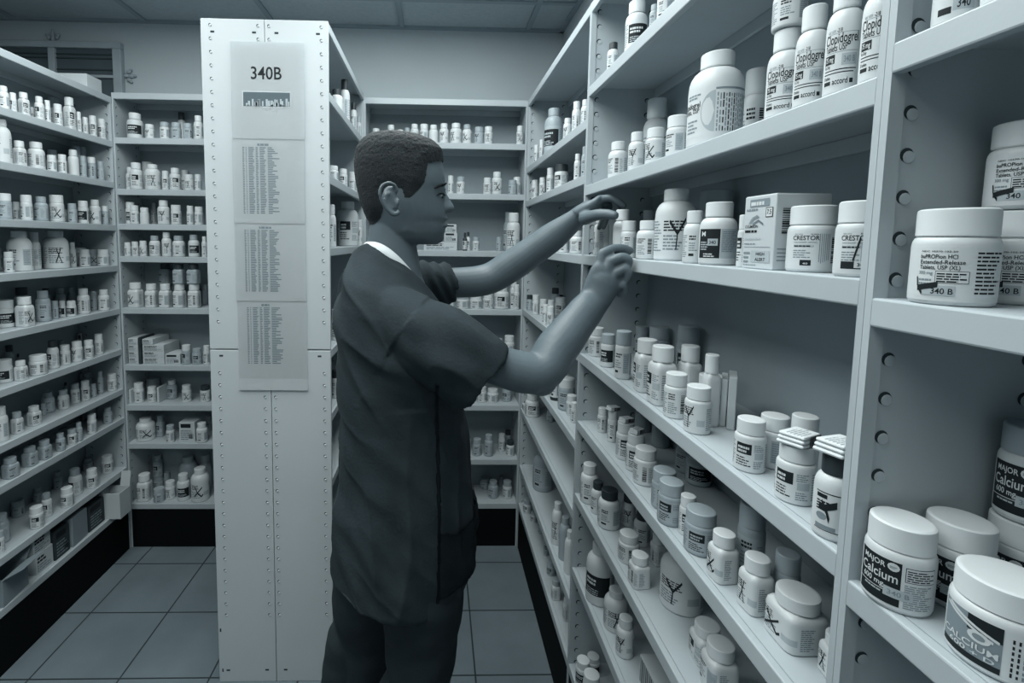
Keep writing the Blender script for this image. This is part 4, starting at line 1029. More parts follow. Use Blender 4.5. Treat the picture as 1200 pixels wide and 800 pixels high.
    ('pill_bottle', 'white pill bottle with grey cap, fourth from corner post, fourth shelf of end rack', 'bottles and jars on the side aisle end rack', 'b', 'wg', 2, -1.3007, 2.3062, 1.3953, 0.0229, 0.095, -1.33),
    ('pill_bottle', 'white pill bottle, fifth from corner post, fourth shelf of end rack', 'bottles and jars on the side aisle end rack', 'b', 'ww', 4, -1.2458, 2.3038, 1.3953, 0.0205, 0.1113, -0.79),
    ('pill_bottle', 'white pill bottle with grey cap, sixth from corner post, fourth shelf of end rack', 'bottles and jars on the side aisle end rack', 'b', 'wg', 1, -1.194, 2.3099, 1.3953, 0.0266, 0.0964, -0.81),
    ('pill_bottle', 'white pill bottle with grey cap, seventh from corner post, fourth shelf of end rack', 'bottles and jars on the side aisle end rack', 'b', 'wg', 5, -1.123, 2.3065, 1.3953, 0.0232, 0.1012, -1.04),
    ('pill_bottle', 'white pill bottle, eighth from corner post, fourth shelf of end rack', 'bottles and jars on the side aisle end rack', 'b', 'ww', 1, -1.0701, 2.2951, 1.3953, 0.0118, 0.0941, -0.76),
    ('square_pill_bottle', 'white square pill bottle, first from corner post, fifth shelf of end rack', 'bottles and jars on the side aisle end rack', 's', 'ww', 4, -1.4023, 2.3129, 1.1573, 0.0296, 0.1143, -1.68),
    ('square_pill_bottle', 'white square pill bottle, second from corner post, fifth shelf of end rack', 'bottles and jars on the side aisle end rack', 's', 'ww', 3, -1.3272, 2.309, 1.1573, 0.0257, 0.1097, -1.46),
    ('square_pill_bottle', 'white square pill bottle, third from corner post, fifth shelf of end rack', 'bottles and jars on the side aisle end rack', 's', 'ww', 1, -1.2629, 2.3089, 1.1573, 0.0256, 0.1104, -1.55),
    ('square_pill_bottle', 'white square pill bottle, fourth from corner post, fifth shelf of end rack', 'bottles and jars on the side aisle end rack', 's', 'ww', 1, -1.1978, 2.3097, 1.1573, 0.0264, 0.1109, -1.62),
    ('square_pill_bottle', 'white square pill bottle, fifth from corner post, fifth shelf of end rack', 'bottles and jars on the side aisle end rack', 's', 'ww', 3, -1.1308, 2.3104, 1.1573, 0.0271, 0.1115, -1.49),
    ('square_pill_bottle', 'grey square pill bottle, first in back row from corner post, fifth shelf of end rack', 'bottles and jars on the side aisle end rack', 's', 'gg', 0, -1.3259, 2.4302, 1.1573, 0.0261, 0.0952, -1.53),
    ('square_pill_bottle', 'grey square pill bottle, second in back row from corner post, fifth shelf of end rack', 'bottles and jars on the side aisle end rack', 's', 'gg', 0, -1.2582, 2.4298, 1.1573, 0.0265, 0.0959, -1.45),
    ('square_pill_bottle', 'grey square pill bottle, third in back row from corner post, fifth shelf of end rack', 'bottles and jars on the side aisle end rack', 's', 'gg', 0, -1.1877, 2.4283, 1.1573, 0.028, 0.0967, -1.66),
    ('square_pill_bottle', 'grey square pill bottle, fourth in back row from corner post, fifth shelf of end rack', 'bottles and jars on the side aisle end rack', 's', 'gg', 0, -1.1429, 2.444, 1.1573, 0.0123, 0.097, -1.55),
    ('square_pill_bottle', 'grey square pill bottle stacked first from corner post, fifth shelf of end rack', 'bottles and jars on the side aisle end rack', 's', 'gd', 1, -1.3259, 2.4302, 1.2533, 0.026, 0.1027, -1.58),
    ('square_pill_bottle', 'grey square pill bottle stacked second from corner post, fifth shelf of end rack', 'bottles and jars on the side aisle end rack', 's', 'gd', 1, -1.1978, 2.3097, 1.269, 0.025, 0.0923, -1.53),
    ('square_pill_bottle', 'grey square pill bottle stacked third from corner post, fifth shelf of end rack', 'bottles and jars on the side aisle end rack', 's', 'gd', 1, -1.1308, 2.3104, 1.2696, 0.0273, 0.0917, -1.63),
    ('small_pill_bottle', 'grey pill bottle with white cap, first from corner post, sixth shelf of end rack', 'bottles and jars on the side aisle end rack', 'w', 'gw', 2, -1.1726, 2.3041, 0.8903, 0.0208, 0.0907, -1.52),
    ('small_pill_bottle', 'grey pill bottle, second from corner post, sixth shelf of end rack', 'bottles and jars on the side aisle end rack', 'w', 'gg', 2, -1.1236, 2.3045, 0.8903, 0.0212, 0.0745, -1.08),
    ('small_pill_bottle', 'white pill bottle, third from corner post, sixth shelf of end rack', 'bottles and jars on the side aisle end rack', 'w', 'ww', 1, -1.0756, 2.2981, 0.8903, 0.0148, 0.0898, -1.25),
    ('small_pill_bottle', 'white pill bottle, first from corner post, seventh shelf of end rack', 'bottles and jars on the side aisle end rack', 'w', 'ww', 1, -1.412, 2.3217, 0.6993, 0.022, 0.0932, -0.67),
    ('small_pill_bottle', 'white pill bottle, second from corner post, seventh shelf of end rack', 'bottles and jars on the side aisle end rack', 'w', 'ww', 2, -1.3534, 2.3269, 0.6993, 0.0201, 0.0737, -1.08),
    ('pill_bottle', 'grey pill bottle with white cap, third from corner post, seventh shelf of end rack', 'bottles and jars on the side aisle end rack', 'b', 'gw', 2, -1.2883, 2.3814, 0.6993, 0.023, 0.0925, -1.15),
    ('small_pill_bottle', 'white pill bottle, fourth from corner post, seventh shelf of end rack', 'bottles and jars on the side aisle end rack', 'w', 'ww', 4, -1.1946, 2.336, 0.6993, 0.0209, 0.08, -0.98),
    ('small_pill_bottle', 'white pill bottle with dark cap, fifth from corner post, seventh shelf of end rack', 'bottles and jars on the side aisle end rack', 'w', 'wd', 4, -1.1076, 2.3384, 0.6993, 0.0221, 0.0774, -1.1),
    ('pill_jar', 'grey pill jar, first in back row from corner post, seventh shelf of end rack', 'bottles and jars on the side aisle end rack', 'j', 'gg', 0, -1.4033, 2.4256, 0.6993, 0.0307, 0.0866, -0.63),
    ('pill_jug', 'white pill jug, first from corner post, eighth shelf of end rack', 'bottles and jars on the side aisle end rack', 'J', 'ww', 4, -1.3926, 2.3317, 0.5143, 0.0414, 0.1037, -0.77),
    ('square_pill_bottle', 'grey square pill bottle, second from corner post, eighth shelf of end rack', 'bottles and jars on the side aisle end rack', 's', 'gg', 2, -1.3414, 2.365, 0.5143, 0.0173, 0.1052, -1.57),
    ('small_pill_bottle', 'white pill bottle with grey cap, third from corner post, eighth shelf of end rack', 'bottles and jars on the side aisle end rack', 'w', 'wg', 1, -1.2579, 2.298, 0.5143, 0.0184, 0.0814, -1.33),
    ('pill_bottle', 'white pill bottle, fourth from corner post, eighth shelf of end rack', 'bottles and jars on the side aisle end rack', 'b', 'ww', 1, -1.1114, 2.3027, 0.5143, 0.0254, 0.0914, -1.03),
    ('pill_bottle', 'grey pill bottle, first in back row from corner post, eighth shelf of end rack', 'bottles and jars on the side aisle end rack', 'b', 'gg', 1, -1.1438, 2.4405, 0.5143, 0.0158, 0.073, -0.91),
    ('square_pill_bottle', 'tall white square pill bottle, first from corner post, ninth shelf of end rack', 'bottles and jars on the side aisle end rack', 's', 'ww', 3, -1.401, 2.3168, 0.2173, 0.0309, 0.1278, -1.51),
    ('pill_jar', 'small grey pill jar, second from corner post, ninth shelf of end rack', 'bottles and jars on the side aisle end rack', 'j', 'gg', 1, -1.3245, 2.302, 0.2173, 0.0247, 0.0649, -0.6),
    ('small_pill_bottle', 'white pill bottle, third from corner post, ninth shelf of end rack', 'bottles and jars on the side aisle end rack', 'w', 'ww', 4, -1.2872, 2.3333, 0.2173, 0.0227, 0.084, -1.32),
    ('pill_bottle', 'tall white pill bottle, fourth from corner post, ninth shelf of end rack', 'bottles and jars on the side aisle end rack', 'b', 'ww', 5, -1.2173, 2.3214, 0.2173, 0.0289, 0.1264, -1.15),
    ('pill_jug', 'tall white pill jug, fifth from corner post, ninth shelf of end rack', 'bottles and jars on the side aisle end rack', 'J', 'ww', 4, -1.137, 2.3222, 0.2173, 0.0414, 0.1567, -1.18),
    ('small_pill_bottle', 'small grey pill bottle, first in back row from corner post, ninth shelf of end rack', 'bottles and jars on the side aisle end rack', 'w', 'gg', 1, -1.4006, 2.4329, 0.2173, 0.0234, 0.0588, -1.21),
    ('small_pill_bottle', 'grey pill bottle, second in back row from corner post, ninth shelf of end rack', 'bottles and jars on the side aisle end rack', 'w', 'gg', 0, -1.3626, 2.4421, 0.2173, 0.0142, 0.0742, -1.18),
    ('pill_jug', 'tall grey pill jug, third in back row from corner post, ninth shelf of end rack', 'bottles and jars on the side aisle end rack', 'J', 'gg', 0, -1.2385, 2.4144, 0.2173, 0.0419, 0.176, -1.12),
    ('pill_bottle', 'tall grey pill bottle, fourth in back row from corner post, ninth shelf of end rack', 'bottles and jars on the side aisle end rack', 'b', 'gg', 0, -1.1604, 2.4291, 0.2173, 0.0272, 0.1766, -1.09),
    ('pill_bottle', 'grey pill bottle stacked first from corner post, ninth shelf of end rack', 'bottles and jars on the side aisle end rack', 'b', 'gg', 2, -1.4006, 2.4329, 0.2769, 0.0227, 0.1118, -1.26),
    ('small_pill_bottle', 'white pill bottle with grey cap, first from aisle end, first shelf of island rack', 'bottles and jars on the island rack', 'w', 'wg', 1, -0.3519, 2.249, 1.9303, 0.011, 0.0987, -1.74),
    ('pill_bottle', 'tall white pill bottle with dark cap, second from aisle end, first shelf of island rack', 'bottles and jars on the island rack', 'b', 'wd', 1, -0.3548, 2.1302, 1.9303, 0.0139, 0.1254, -1.58),
    ('pill_bottle', 'tall white pill bottle with dark cap, third from aisle end, first shelf of island rack', 'bottles and jars on the island rack', 'b', 'wd', 1, -0.3599, 1.9581, 1.9303, 0.019, 0.1635, -1.72),
    ('pill_bottle', 'white pill bottle with dark cap, fourth from aisle end, first shelf of island rack', 'bottles and jars on the island rack', 'b', 'wd', 0, -0.3618, 1.8139, 1.9303, 0.0209, 0.0835, -1.54),
    ('small_pill_bottle', 'white pill bottle, first from aisle end, second shelf of island rack', 'bottles and jars on the island rack', 'w', 'ww', 1, -0.3593, 2.1226, 1.6803, 0.0184, 0.0868, -1.24),
    ('small_pill_bottle', 'small white pill bottle, second from aisle end, second shelf of island rack', 'bottles and jars on the island rack', 'w', 'ww', 2, -0.3567, 1.8969, 1.6803, 0.0158, 0.0674, -1.29),
    ('small_pill_bottle', 'small white pill bottle, third from aisle end, second shelf of island rack', 'bottles and jars on the island rack', 'w', 'ww', 1, -0.3597, 1.7282, 1.6803, 0.0188, 0.053, -0.92),
    ('small_pill_bottle', 'white pill bottle, first from aisle end, third shelf of island rack', 'bottles and jars on the island rack', 'w', 'ww', 1, -0.3805, 2.2476, 1.4553, 0.0122, 0.1102, -1.35),
    ('small_pill_bottle', 'tall white pill bottle, second from aisle end, third shelf of island rack', 'bottles and jars on the island rack', 'w', 'ww', 4, -0.3511, 2.2438, 1.4553, 0.0159, 0.1177, -1.37),
    ('pill_jug', 'tall white pill jug, third from aisle end, third shelf of island rack', 'bottles and jars on the island rack', 'J', 'ww', 2, -0.387, 2.16, 1.4553, 0.0461, 0.191, -1.27),
    ('pill_bottle', 'tall white pill bottle, fourth from aisle end, third shelf of island rack', 'bottles and jars on the island rack', 'b', 'ww', 1, -0.3567, 1.6815, 1.4553, 0.0158, 0.1426, -1.16),
    ('small_pill_bottle', 'white pill bottle, first from aisle end, fourth shelf of island rack', 'bottles and jars on the island rack', 'w', 'ww', 1, -0.3508, 1.8012, 1.1303, 0.0099, 0.089, -1.27),
    ('small_pill_bottle', 'white pill bottle, second from aisle end, fourth shelf of island rack', 'bottles and jars on the island rack', 'w', 'ww', 2, -0.353, 1.7083, 1.1303, 0.0121, 0.109, -1.29),
    ('pill_bottle', 'small white pill bottle, first from aisle end, fifth shelf of island rack', 'bottles and jars on the island rack', 'b', 'ww', 0, -0.3521, 1.8146, 0.9203, 0.0112, 0.069, -1.28),
    ('small_pill_bottle', 'white pill bottle with dark cap, second from aisle end, fifth shelf of island rack', 'bottles and jars on the island rack', 'w', 'wd', 1, -0.3546, 1.7183, 0.9203, 0.0137, 0.101, -1.5),
    ('small_pill_bottle', 'white pill bottle, first from long rack, first shelf of rack behind man', 'bottles and jars on the rack behind the man', 'w', 'ww', 4, 0.3771, 2.2982, 1.9273, 0.0149, 0.0845, -1.48),
    ('small_pill_bottle', 'white pill bottle, second from long rack, first shelf of rack behind man', 'bottles and jars on the rack behind the man', 'w', 'ww', 4, 0.2334, 2.3031, 1.9273, 0.0198, 0.0791, -1.58),
    ('small_pill_bottle', 'grey pill bottle, third from long rack, first shelf of rack behind man', 'bottles and jars on the rack behind the man', 'w', 'gg', 4, 0.1893, 2.3049, 1.9273, 0.0216, 0.0766, -1.82),
    ('pill_bottle', 'white pill bottle with grey cap, fourth from long rack, first shelf of rack behind man', 'bottles and jars on the rack behind the man', 'b', 'wg', 4, 0.1348, 2.3045, 1.9273, 0.0212, 0.0867, -1.86),
    ('pill_bottle', 'white pill bottle, fifth from long rack, first shelf of rack behind man', 'bottles and jars on the rack behind the man', 'b', 'ww', 4, 0.0837, 2.3099, 1.9273, 0.0266, 0.0929, -1.99),
    ('pill_bottle', 'white pill bottle, sixth from long rack, first shelf of rack behind man', 'bottles and jars on the rack behind the man', 'b', 'ww', 4, 0.0288, 2.3045, 1.9273, 0.0212, 0.0899, -1.72),
    ('pill_bottle', 'white pill bottle, seventh from long rack, first shelf of rack behind man', 'bottles and jars on the rack behind the man', 'b', 'ww', 0, -0.0193, 2.304, 1.9273, 0.0207, 0.0822, -2.0),
    ('small_pill_bottle', 'white pill bottle, eighth from long rack, first shelf of rack behind man', 'bottles and jars on the rack behind the man', 'w', 'ww', 1, -0.0629, 2.3027, 1.9273, 0.0194, 0.0848, -1.84),
    ('pill_bottle', 'white pill bottle, ninth from long rack, first shelf of rack behind man', 'bottles and jars on the rack behind the man', 'b', 'ww', 1, -0.1064, 2.3031, 1.9273, 0.0198, 0.0848, -1.92),
    ('small_pill_bottle', 'white pill bottle with grey cap, tenth from long rack, first shelf of rack behind man', 'bottles and jars on the rack behind the man', 'w', 'wg', 1, -0.1398, 2.2956, 1.9273, 0.0123, 0.0662, -1.71),
    ('small_pill_bottle', 'small white pill bottle, eleventh from long rack, first shelf of rack behind man', 'bottles and jars on the rack behind the man', 'w', 'ww', 1, -0.1715, 2.2991, 1.9273, 0.0158, 0.0572, -1.63),
    ('pill_bottle', 'white pill bottle, twelfth from long rack, first shelf of rack behind man', 'bottles and jars on the rack behind the man', 'b', 'ww', 1, -0.2135, 2.303, 1.9273, 0.0197, 0.0786, -1.4),
    ('small_pill_bottle', 'small white pill bottle, thirteenth from long rack, first shelf of rack behind man', 'bottles and jars on the rack behind the man', 'w', 'ww', 1, -0.2821, 2.3007, 1.9273, 0.0174, 0.0612, -1.2),
    ('small_pill_bottle', 'white pill bottle, first from long rack, second shelf of rack behind man', 'bottles and jars on the rack behind the man', 'w', 'ww', 1, 0.3741, 2.3281, 1.7003, 0.0176, 0.0843, -1.62),
    ('small_pill_bottle', 'small grey pill bottle, second from long rack, second shelf of rack behind man', 'bottles and jars on the rack behind the man', 'w', 'gg', 1, 0.3494, 2.2976, 1.7003, 0.02, 0.0663, -2.03),
    ('pill_bottle', 'white pill bottle, third from long rack, second shelf of rack behind man', 'bottles and jars on the rack behind the man', 'b', 'ww', 4, 0.277, 2.3073, 1.7003, 0.024, 0.1031, -1.34),
    ('small_pill_bottle', 'white pill bottle, fourth from long rack, second shelf of rack behind man', 'bottles and jars on the rack behind the man', 'w', 'ww', 4, 0.232, 2.302, 1.7003, 0.0187, 0.0757, -1.46),
    ('small_pill_bottle', 'white pill bottle with grey cap, fifth from long rack, second shelf of rack behind man', 'bottles and jars on the rack behind the man', 'w', 'wg', 4, 0.108, 2.3029, 1.7003, 0.0196, 0.0781, -1.62),
    ('small_pill_bottle', 'white pill bottle, sixth from long rack, second shelf of rack behind man', 'bottles and jars on the rack behind the man', 'w', 'ww', 1, 0.062, 2.2971, 1.7003, 0.0138, 0.0816, -1.47),
    ('pill_bottle', 'tall white pill bottle, first from long rack, third shelf of rack behind man', 'bottles and jars on the rack behind the man', 'b', 'ww', 4, 0.3592, 2.3101, 1.4383, 0.0323, 0.1789, -1.72),
    ('pill_bottle', 'tall grey pill bottle, second from long rack, third shelf of rack behind man', 'bottles and jars on the rack behind the man', 'b', 'gg', 1, 0.344, 2.3657, 1.4383, 0.0235, 0.1851, -2.01),
    ('small_pill_bottle', 'small grey pill bottle, third from long rack, third shelf of rack behind man', 'bottles and jars on the rack behind the man', 'w', 'gg', 1, 0.291, 2.2967, 1.4383, 0.0134, 0.0654, -1.57),
    ('small_pill_bottle', 'white pill bottle with grey cap, fourth from long rack, third shelf of rack behind man', 'bottles and jars on the rack behind the man', 'w', 'wg', 1, 0.1833, 2.2998, 1.4383, 0.0165, 0.0641, -1.21),
    ('medicine_vial', 'white vial with dark cap, fifth from long rack, third shelf of rack behind man', 'bottles and jars on the rack behind the man', 'v', 'wd', 2, 0.1473, 2.3029, 1.4383, 0.0105, 0.0875, -1.39),
    ('medicine_vial', 'dark vial, sixth from long rack, third shelf of rack behind man', 'bottles and jars on the rack behind the man', 'v', 'dd', 2, 0.1315, 2.2877, 1.4383, 0.0104, 0.0841, -1.91),
    ('small_pill_bottle', 'tall white pill bottle, first from long rack, fourth shelf of rack behind man', 'bottles and jars on the rack behind the man', 'w', 'ww', 3, 0.3787, 2.2906, 1.1653, 0.0131, 0.1175, -2.08),
    ('square_pill_bottle', 'tall white square pill bottle, second from long rack, fourth shelf of rack behind man', 'bottles and jars on the rack behind the man', 's', 'ww', 1, 0.3698, 2.323, 1.1653, 0.0178, 0.1394, -1.47),
    ('pill_bottle', 'white pill bottle, third from long rack, fourth shelf of rack behind man', 'bottles and jars on the rack behind the man', 'b', 'ww', 2, 0.3115, 2.3184, 1.1653, 0.0351, 0.1109, -1.34),
    ('small_pill_bottle', 'white pill bottle, fourth from long rack, fourth shelf of rack behind man', 'bottles and jars on the rack behind the man', 'w', 'ww', 4, 0.2469, 2.3075, 1.1653, 0.0242, 0.0706, -1.45),
    ('small_pill_bottle', 'small white pill bottle, fifth from long rack, fourth shelf of rack behind man', 'bottles and jars on the rack behind the man', 'w', 'ww', 1, 0.1891, 2.3117, 1.1653, 0.0284, 0.0624, -1.42),
    ('small_pill_bottle', 'white pill bottle with grey cap, sixth from long rack, fourth shelf of rack behind man', 'bottles and jars on the rack behind the man', 'w', 'wg', 1, 0.1276, 2.3124, 1.1653, 0.0291, 0.0616, -1.95),
    ('small_pill_bottle', 'white pill bottle with grey cap, seventh from long rack, fourth shelf of rack behind man', 'bottles and jars on the rack behind the man', 'w', 'wg', 1, 0.0663, 2.313, 1.1653, 0.0297, 0.075, -1.32),
    ('small_pill_bottle', 'white pill bottle, first from long rack, fifth shelf of rack behind man', 'bottles and jars on the rack behind the man', 'w', 'ww', 1, 0.3522, 2.3076, 0.9303, 0.0243, 0.1067, -2.0),
    ('small_pill_bottle', 'white pill bottle, second from long rack, fifth shelf of rack behind man', 'bottles and jars on the rack behind the man', 'w', 'ww', 1, 0.2989, 2.3503, 0.9303, 0.0304, 0.0829, -2.01),
    ('pill_jar', 'grey pill jar, first from long rack, sixth shelf of rack behind man', 'bottles and jars on the rack behind the man', 'j', 'gg', 2, 0.3507, 2.3489, 0.7053, 0.0231, 0.075, -1.8),
    ('small_pill_bottle', 'small white pill bottle, second from long rack, sixth shelf of rack behind man', 'bottles and jars on the rack behind the man', 'w', 'ww', 1, 0.2811, 2.3332, 0.7053, 0.0274, 0.0641, -2.14),
    ('small_pill_bottle', 'white pill bottle, third from long rack, sixth shelf of rack behind man', 'bottles and jars on the rack behind the man', 'w', 'ww', 1, 0.2283, 2.3354, 0.7053, 0.0228, 0.074, -1.36),
    ('small_pill_bottle', 'white pill bottle with dark cap, first from long rack, seventh shelf of rack behind man', 'bottles and jars on the rack behind the man', 'w', 'wd', 1, 0.3723, 2.3249, 0.4383, 0.0197, 0.075, -2.03),
    ('small_pill_bottle', 'white pill bottle, second from long rack, seventh shelf of rack behind man', 'bottles and jars on the rack behind the man', 'w', 'ww', 1, 0.3376, 2.381, 0.4383, 0.0173, 0.0853, -1.5),
    ('pill_bottle', 'grey pill bottle, third from long rack, seventh shelf of rack behind man', 'bottles and jars on the rack behind the man', 'b', 'gg', 1, 0.2656, 2.3238, 0.4383, 0.0219, 0.1044, -1.61),
    ('small_pill_bottle', 'grey pill bottle, fourth from long rack, seventh shelf of rack behind man', 'bottles and jars on the rack behind the man', 'w', 'gg', 1, 0.2089, 2.3288, 0.4383, 0.0214, 0.0814, -1.42),
    ('medicine_vial', 'white vial with dark cap, fifth from long rack, seventh shelf of rack behind man', 'bottles and jars on the rack behind the man', 'v', 'wd', 0, 0.1657, 2.3821, 0.4383, 0.0161, 0.0865, -1.55),
    ('small_pill_bottle', 'grey pill bottle, first in back row from long rack, seventh shelf of rack behind man', 'bottles and jars on the rack behind the man', 'w', 'gd', 0, 0.3766, 2.4409, 0.4383, 0.0154, 0.0794, -1.31),
    ('small_pill_bottle', 'white pill bottle with grey cap, first from long rack, eighth shelf of rack behind man', 'bottles and jars on the rack behind the man', 'w', 'wg', 1, 0.3635, 2.3379, 0.2173, 0.0228, 0.0837, -1.83),
    ('pill_bottle', 'grey pill bottle, second from long rack, eighth shelf of rack behind man', 'bottles and jars on the rack behind the man', 'b', 'gg', 1, 0.2942, 2.3405, 0.2173, 0.0254, 0.0832, -1.7),
    ('small_pill_bottle', 'grey pill bottle, first in back row from long rack, eighth shelf of rack behind man', 'bottles and jars on the rack behind the man', 'w', 'gg', 0, 0.3482, 2.4447, 0.2173, 0.0116, 0.0526, -1.86),
    ('small_pill_bottle', 'grey pill bottle, second in back row from long rack, eighth shelf of rack behind man', 'bottles and jars on the rack behind the man', 'w', 'gg', 1, 0.2602, 2.4315, 0.2173, 0.0248, 0.0533, -1.46),
    ('small_pill_bottle', 'white pill bottle, first from far corner, first shelf of far bay', 'bottles and jars on the far bay of the long rack', 'w', 'ww', 1, 0.4264, 2.1472, 1.8203, 0.0104, 0.0781, -1.95),
    ('small_pill_bottle', 'white pill bottle, second from far corner, first shelf of far bay', 'bottles and jars on the far bay of the long rack', 'w', 'ww', 3, 0.425, 2.0384, 1.8203, 0.009, 0.0777, -1.51),
    ('pill_jug', 'tall grey pill jug, third from far corner, first shelf of far bay', 'bottles and jars on the far bay of the long rack', 'J', 'gg', 5, 0.451, 1.9481, 1.8203, 0.035, 0.1775, -2.17),
    ('pill_bottle', 'small white pill bottle, fourth from far corner, first shelf of far bay', 'bottles and jars on the far bay of the long rack', 'b', 'ww', 4, 0.4294, 1.6555, 1.8203, 0.0134, 0.0696, -2.06),
    ('pill_bottle', 'white pill bottle, fifth from far corner, first shelf of far bay', 'bottles and jars on the far bay of the long rack', 'b', 'ww', 3, 0.4295, 1.5515, 1.8203, 0.0135, 0.0939, -1.9),
    ('pill_bottle', 'white pill bottle, sixth from far corner, first shelf of far bay', 'bottles and jars on the far bay of the long rack', 'b', 'ww', 3, 0.428, 1.4553, 1.8203, 0.012, 0.0728, -2.19),
    ('small_pill_bottle', 'white pill bottle, first from far corner, second shelf of far bay', 'bottles and jars on the far bay of the long rack', 'w', 'ww', 4, 0.4316, 2.1834, 1.6693, 0.0156, 0.0843, -2.03),
    ('small_pill_bottle', 'white pill bottle, second from far corner, second shelf of far bay', 'bottles and jars on the far bay of the long rack', 'w', 'ww', 4, 0.4291, 2.0198, 1.6693, 0.0131, 0.0745, -1.47),
    ('small_pill_bottle', 'white pill bottle, third from far corner, second shelf of far bay', 'bottles and jars on the far bay of the long rack', 'w', 'ww', 1, 0.4299, 1.8848, 1.6693, 0.0139, 0.0926, -1.91),
    ('pill_jar', 'white pill jar with dark cap, fourth from far corner, second shelf of far bay', 'bottles and jars on the far bay of the long rack', 'j', 'wd', 2, 0.4399, 1.7566, 1.6693, 0.0239, 0.0855, -2.07),
    ('pill_bottle', 'white pill bottle, fifth from far corner, second shelf of far bay', 'bottles and jars on the far bay of the long rack', 'b', 'ww', 1, 0.4262, 1.5096, 1.6693, 0.0102, 0.0795, -1.53),
    ('pill_bottle', 'grey pill bottle, sixth from far corner, second shelf of far bay', 'bottles and jars on the far bay of the long rack', 'b', 'gg', 1, 0.4256, 1.4343, 1.6693, 0.0096, 0.0868, -1.79),
    ('small_pill_bottle', 'grey pill bottle, first in back row from far corner, second shelf of far bay', 'bottles and jars on the far bay of the long rack', 'w', 'gg', 0, 0.5783, 2.1367, 1.6693, 0.0107, 0.0967, -1.71),
    ('pill_bottle', 'small white pill bottle, first from far corner, third shelf of far bay', 'bottles and jars on the far bay of the long rack', 'b', 'ww', 1, 0.4343, 1.6724, 1.4463, 0.0183, 0.0696, -1.47),
    ('pill_bottle', 'white pill bottle, second from far corner, third shelf of far bay', 'bottles and jars on the far bay of the long rack', 'b', 'ww', 3, 0.4369, 1.5291, 1.4463, 0.0209, 0.0707, -1.66),
    ('small_pill_bottle', 'grey pill bottle with dark cap, first from far corner, fourth shelf of far bay', 'bottles and jars on the far bay of the long rack', 'w', 'gd', 1, 0.4333, 2.2468, 1.1683, 0.0142, 0.071, -1.97),
    ('small_pill_bottle', 'white pill bottle, second from far corner, fourth shelf of far bay', 'bottles and jars on the far bay of the long rack', 'w', 'ww', 3, 0.4363, 2.1224, 1.1683, 0.0155, 0.0847, -2.21),
    ('pill_jar', 'white pill jar, third from far corner, fourth shelf of far bay', 'bottles and jars on the far bay of the long rack', 'j', 'ww', 2, 0.539, 2.0983, 1.1683, 0.0226, 0.0781, -1.78),
    ('small_pill_bottle', 'small white pill bottle, fourth from far corner, fourth shelf of far bay', 'bottles and jars on the far bay of the long rack', 'w', 'ww', 1, 0.4636, 2.0885, 1.1683, 0.0174, 0.0697, -1.6),
    ('small_pill_bottle', 'white pill bottle, fifth from far corner, fourth shelf of far bay', 'bottles and jars on the far bay of the long rack', 'w', 'ww', 2, 0.4791, 2.0163, 1.1683, 0.0148, 0.075, -1.53),
    ('small_pill_bottle', 'white pill bottle, sixth from far corner, fourth shelf of far bay', 'bottles and jars on the far bay of the long rack', 'w', 'ww', 1, 0.4221, 1.8622, 1.1683, 0.0121, 0.075, -2.07),
    ('small_pill_bottle', 'white pill bottle, seventh from far corner, fourth shelf of far bay', 'bottles and jars on the far bay of the long rack', 'w', 'ww', 4, 0.4275, 1.8072, 1.1683, 0.0133, 0.075, -1.68),
    ('pill_bottle', 'grey pill bottle, first in back row from far corner, fourth shelf of far bay', 'bottles and jars on the far bay of the long rack', 'b', 'gd', 1, 0.5741, 2.2431, 1.1683, 0.0179, 0.0723, -1.43),
    ('pill_bottle', 'grey pill bottle, second in back row from far corner, fourth shelf of far bay', 'bottles and jars on the far bay of the long rack', 'b', 'gd', 1, 0.542, 2.2085, 1.1683, 0.0209, 0.1077, -2.03),
    ('small_pill_bottle', 'small white pill bottle, first from far corner, fifth shelf of far bay', 'bottles and jars on the far bay of the long rack', 'w', 'ww', 1, 0.4272, 1.7901, 0.9073, 0.0101, 0.0555, -1.99),
    ('pill_bottle', 'tall dark pill bottle with white cap, second from far corner, fifth shelf of far bay', 'bottles and jars on the far bay of the long rack', 'b', 'dw', 1, 0.4421, 1.7485, 0.9073, 0.0201, 0.1381, -1.89),
    ('pill_jar', 'grey pill jar with white cap, third from far corner, fifth shelf of far bay', 'bottles and jars on the far bay of the long rack', 'j', 'gw', 1, 0.4541, 1.6467, 0.9073, 0.0288, 0.11, -1.78),
    ('small_pill_bottle', 'small white pill bottle, fourth from far corner, fifth shelf of far bay', 'bottles and jars on the far bay of the long rack', 'w', 'ww', 3, 0.4578, 1.5898, 0.9073, 0.0187, 0.067, -1.41),
    ('small_pill_bottle', 'small white pill bottle, fifth from far corner, fifth shelf of far bay', 'bottles and jars on the far bay of the long rack', 'w', 'ww', 1, 0.4468, 1.5196, 0.9073, 0.0119, 0.0656, -1.78),
    ('pill_bottle', 'white pill bottle, first from far corner, sixth shelf of far bay', 'bottles and jars on the far bay of the long rack', 'b', 'ww', 2, 0.4441, 2.1709, 0.6953, 0.0337, 0.0967, -1.42),
    ('small_pill_bottle', 'small grey pill bottle, second from far corner, sixth shelf of far bay', 'bottles and jars on the far bay of the long rack', 'w', 'gg', 1, 0.5112, 2.1008, 0.6953, 0.018, 0.0488, -1.67),
    ('pill_jug', 'tall grey pill jug, first from far corner, seventh shelf of far bay', 'bottles and jars on the far bay of the long rack', 'J', 'gg', 1, 0.4715, 2.0435, 0.4163, 0.0418, 0.1776, -1.82),
    ('pill_jug', 'tall white pill jug, second from far corner, seventh shelf of far bay', 'bottles and jars on the far bay of the long rack', 'J', 'ww', 4, 0.4395, 1.6543, 0.4163, 0.0204, 0.1491, -2.01),
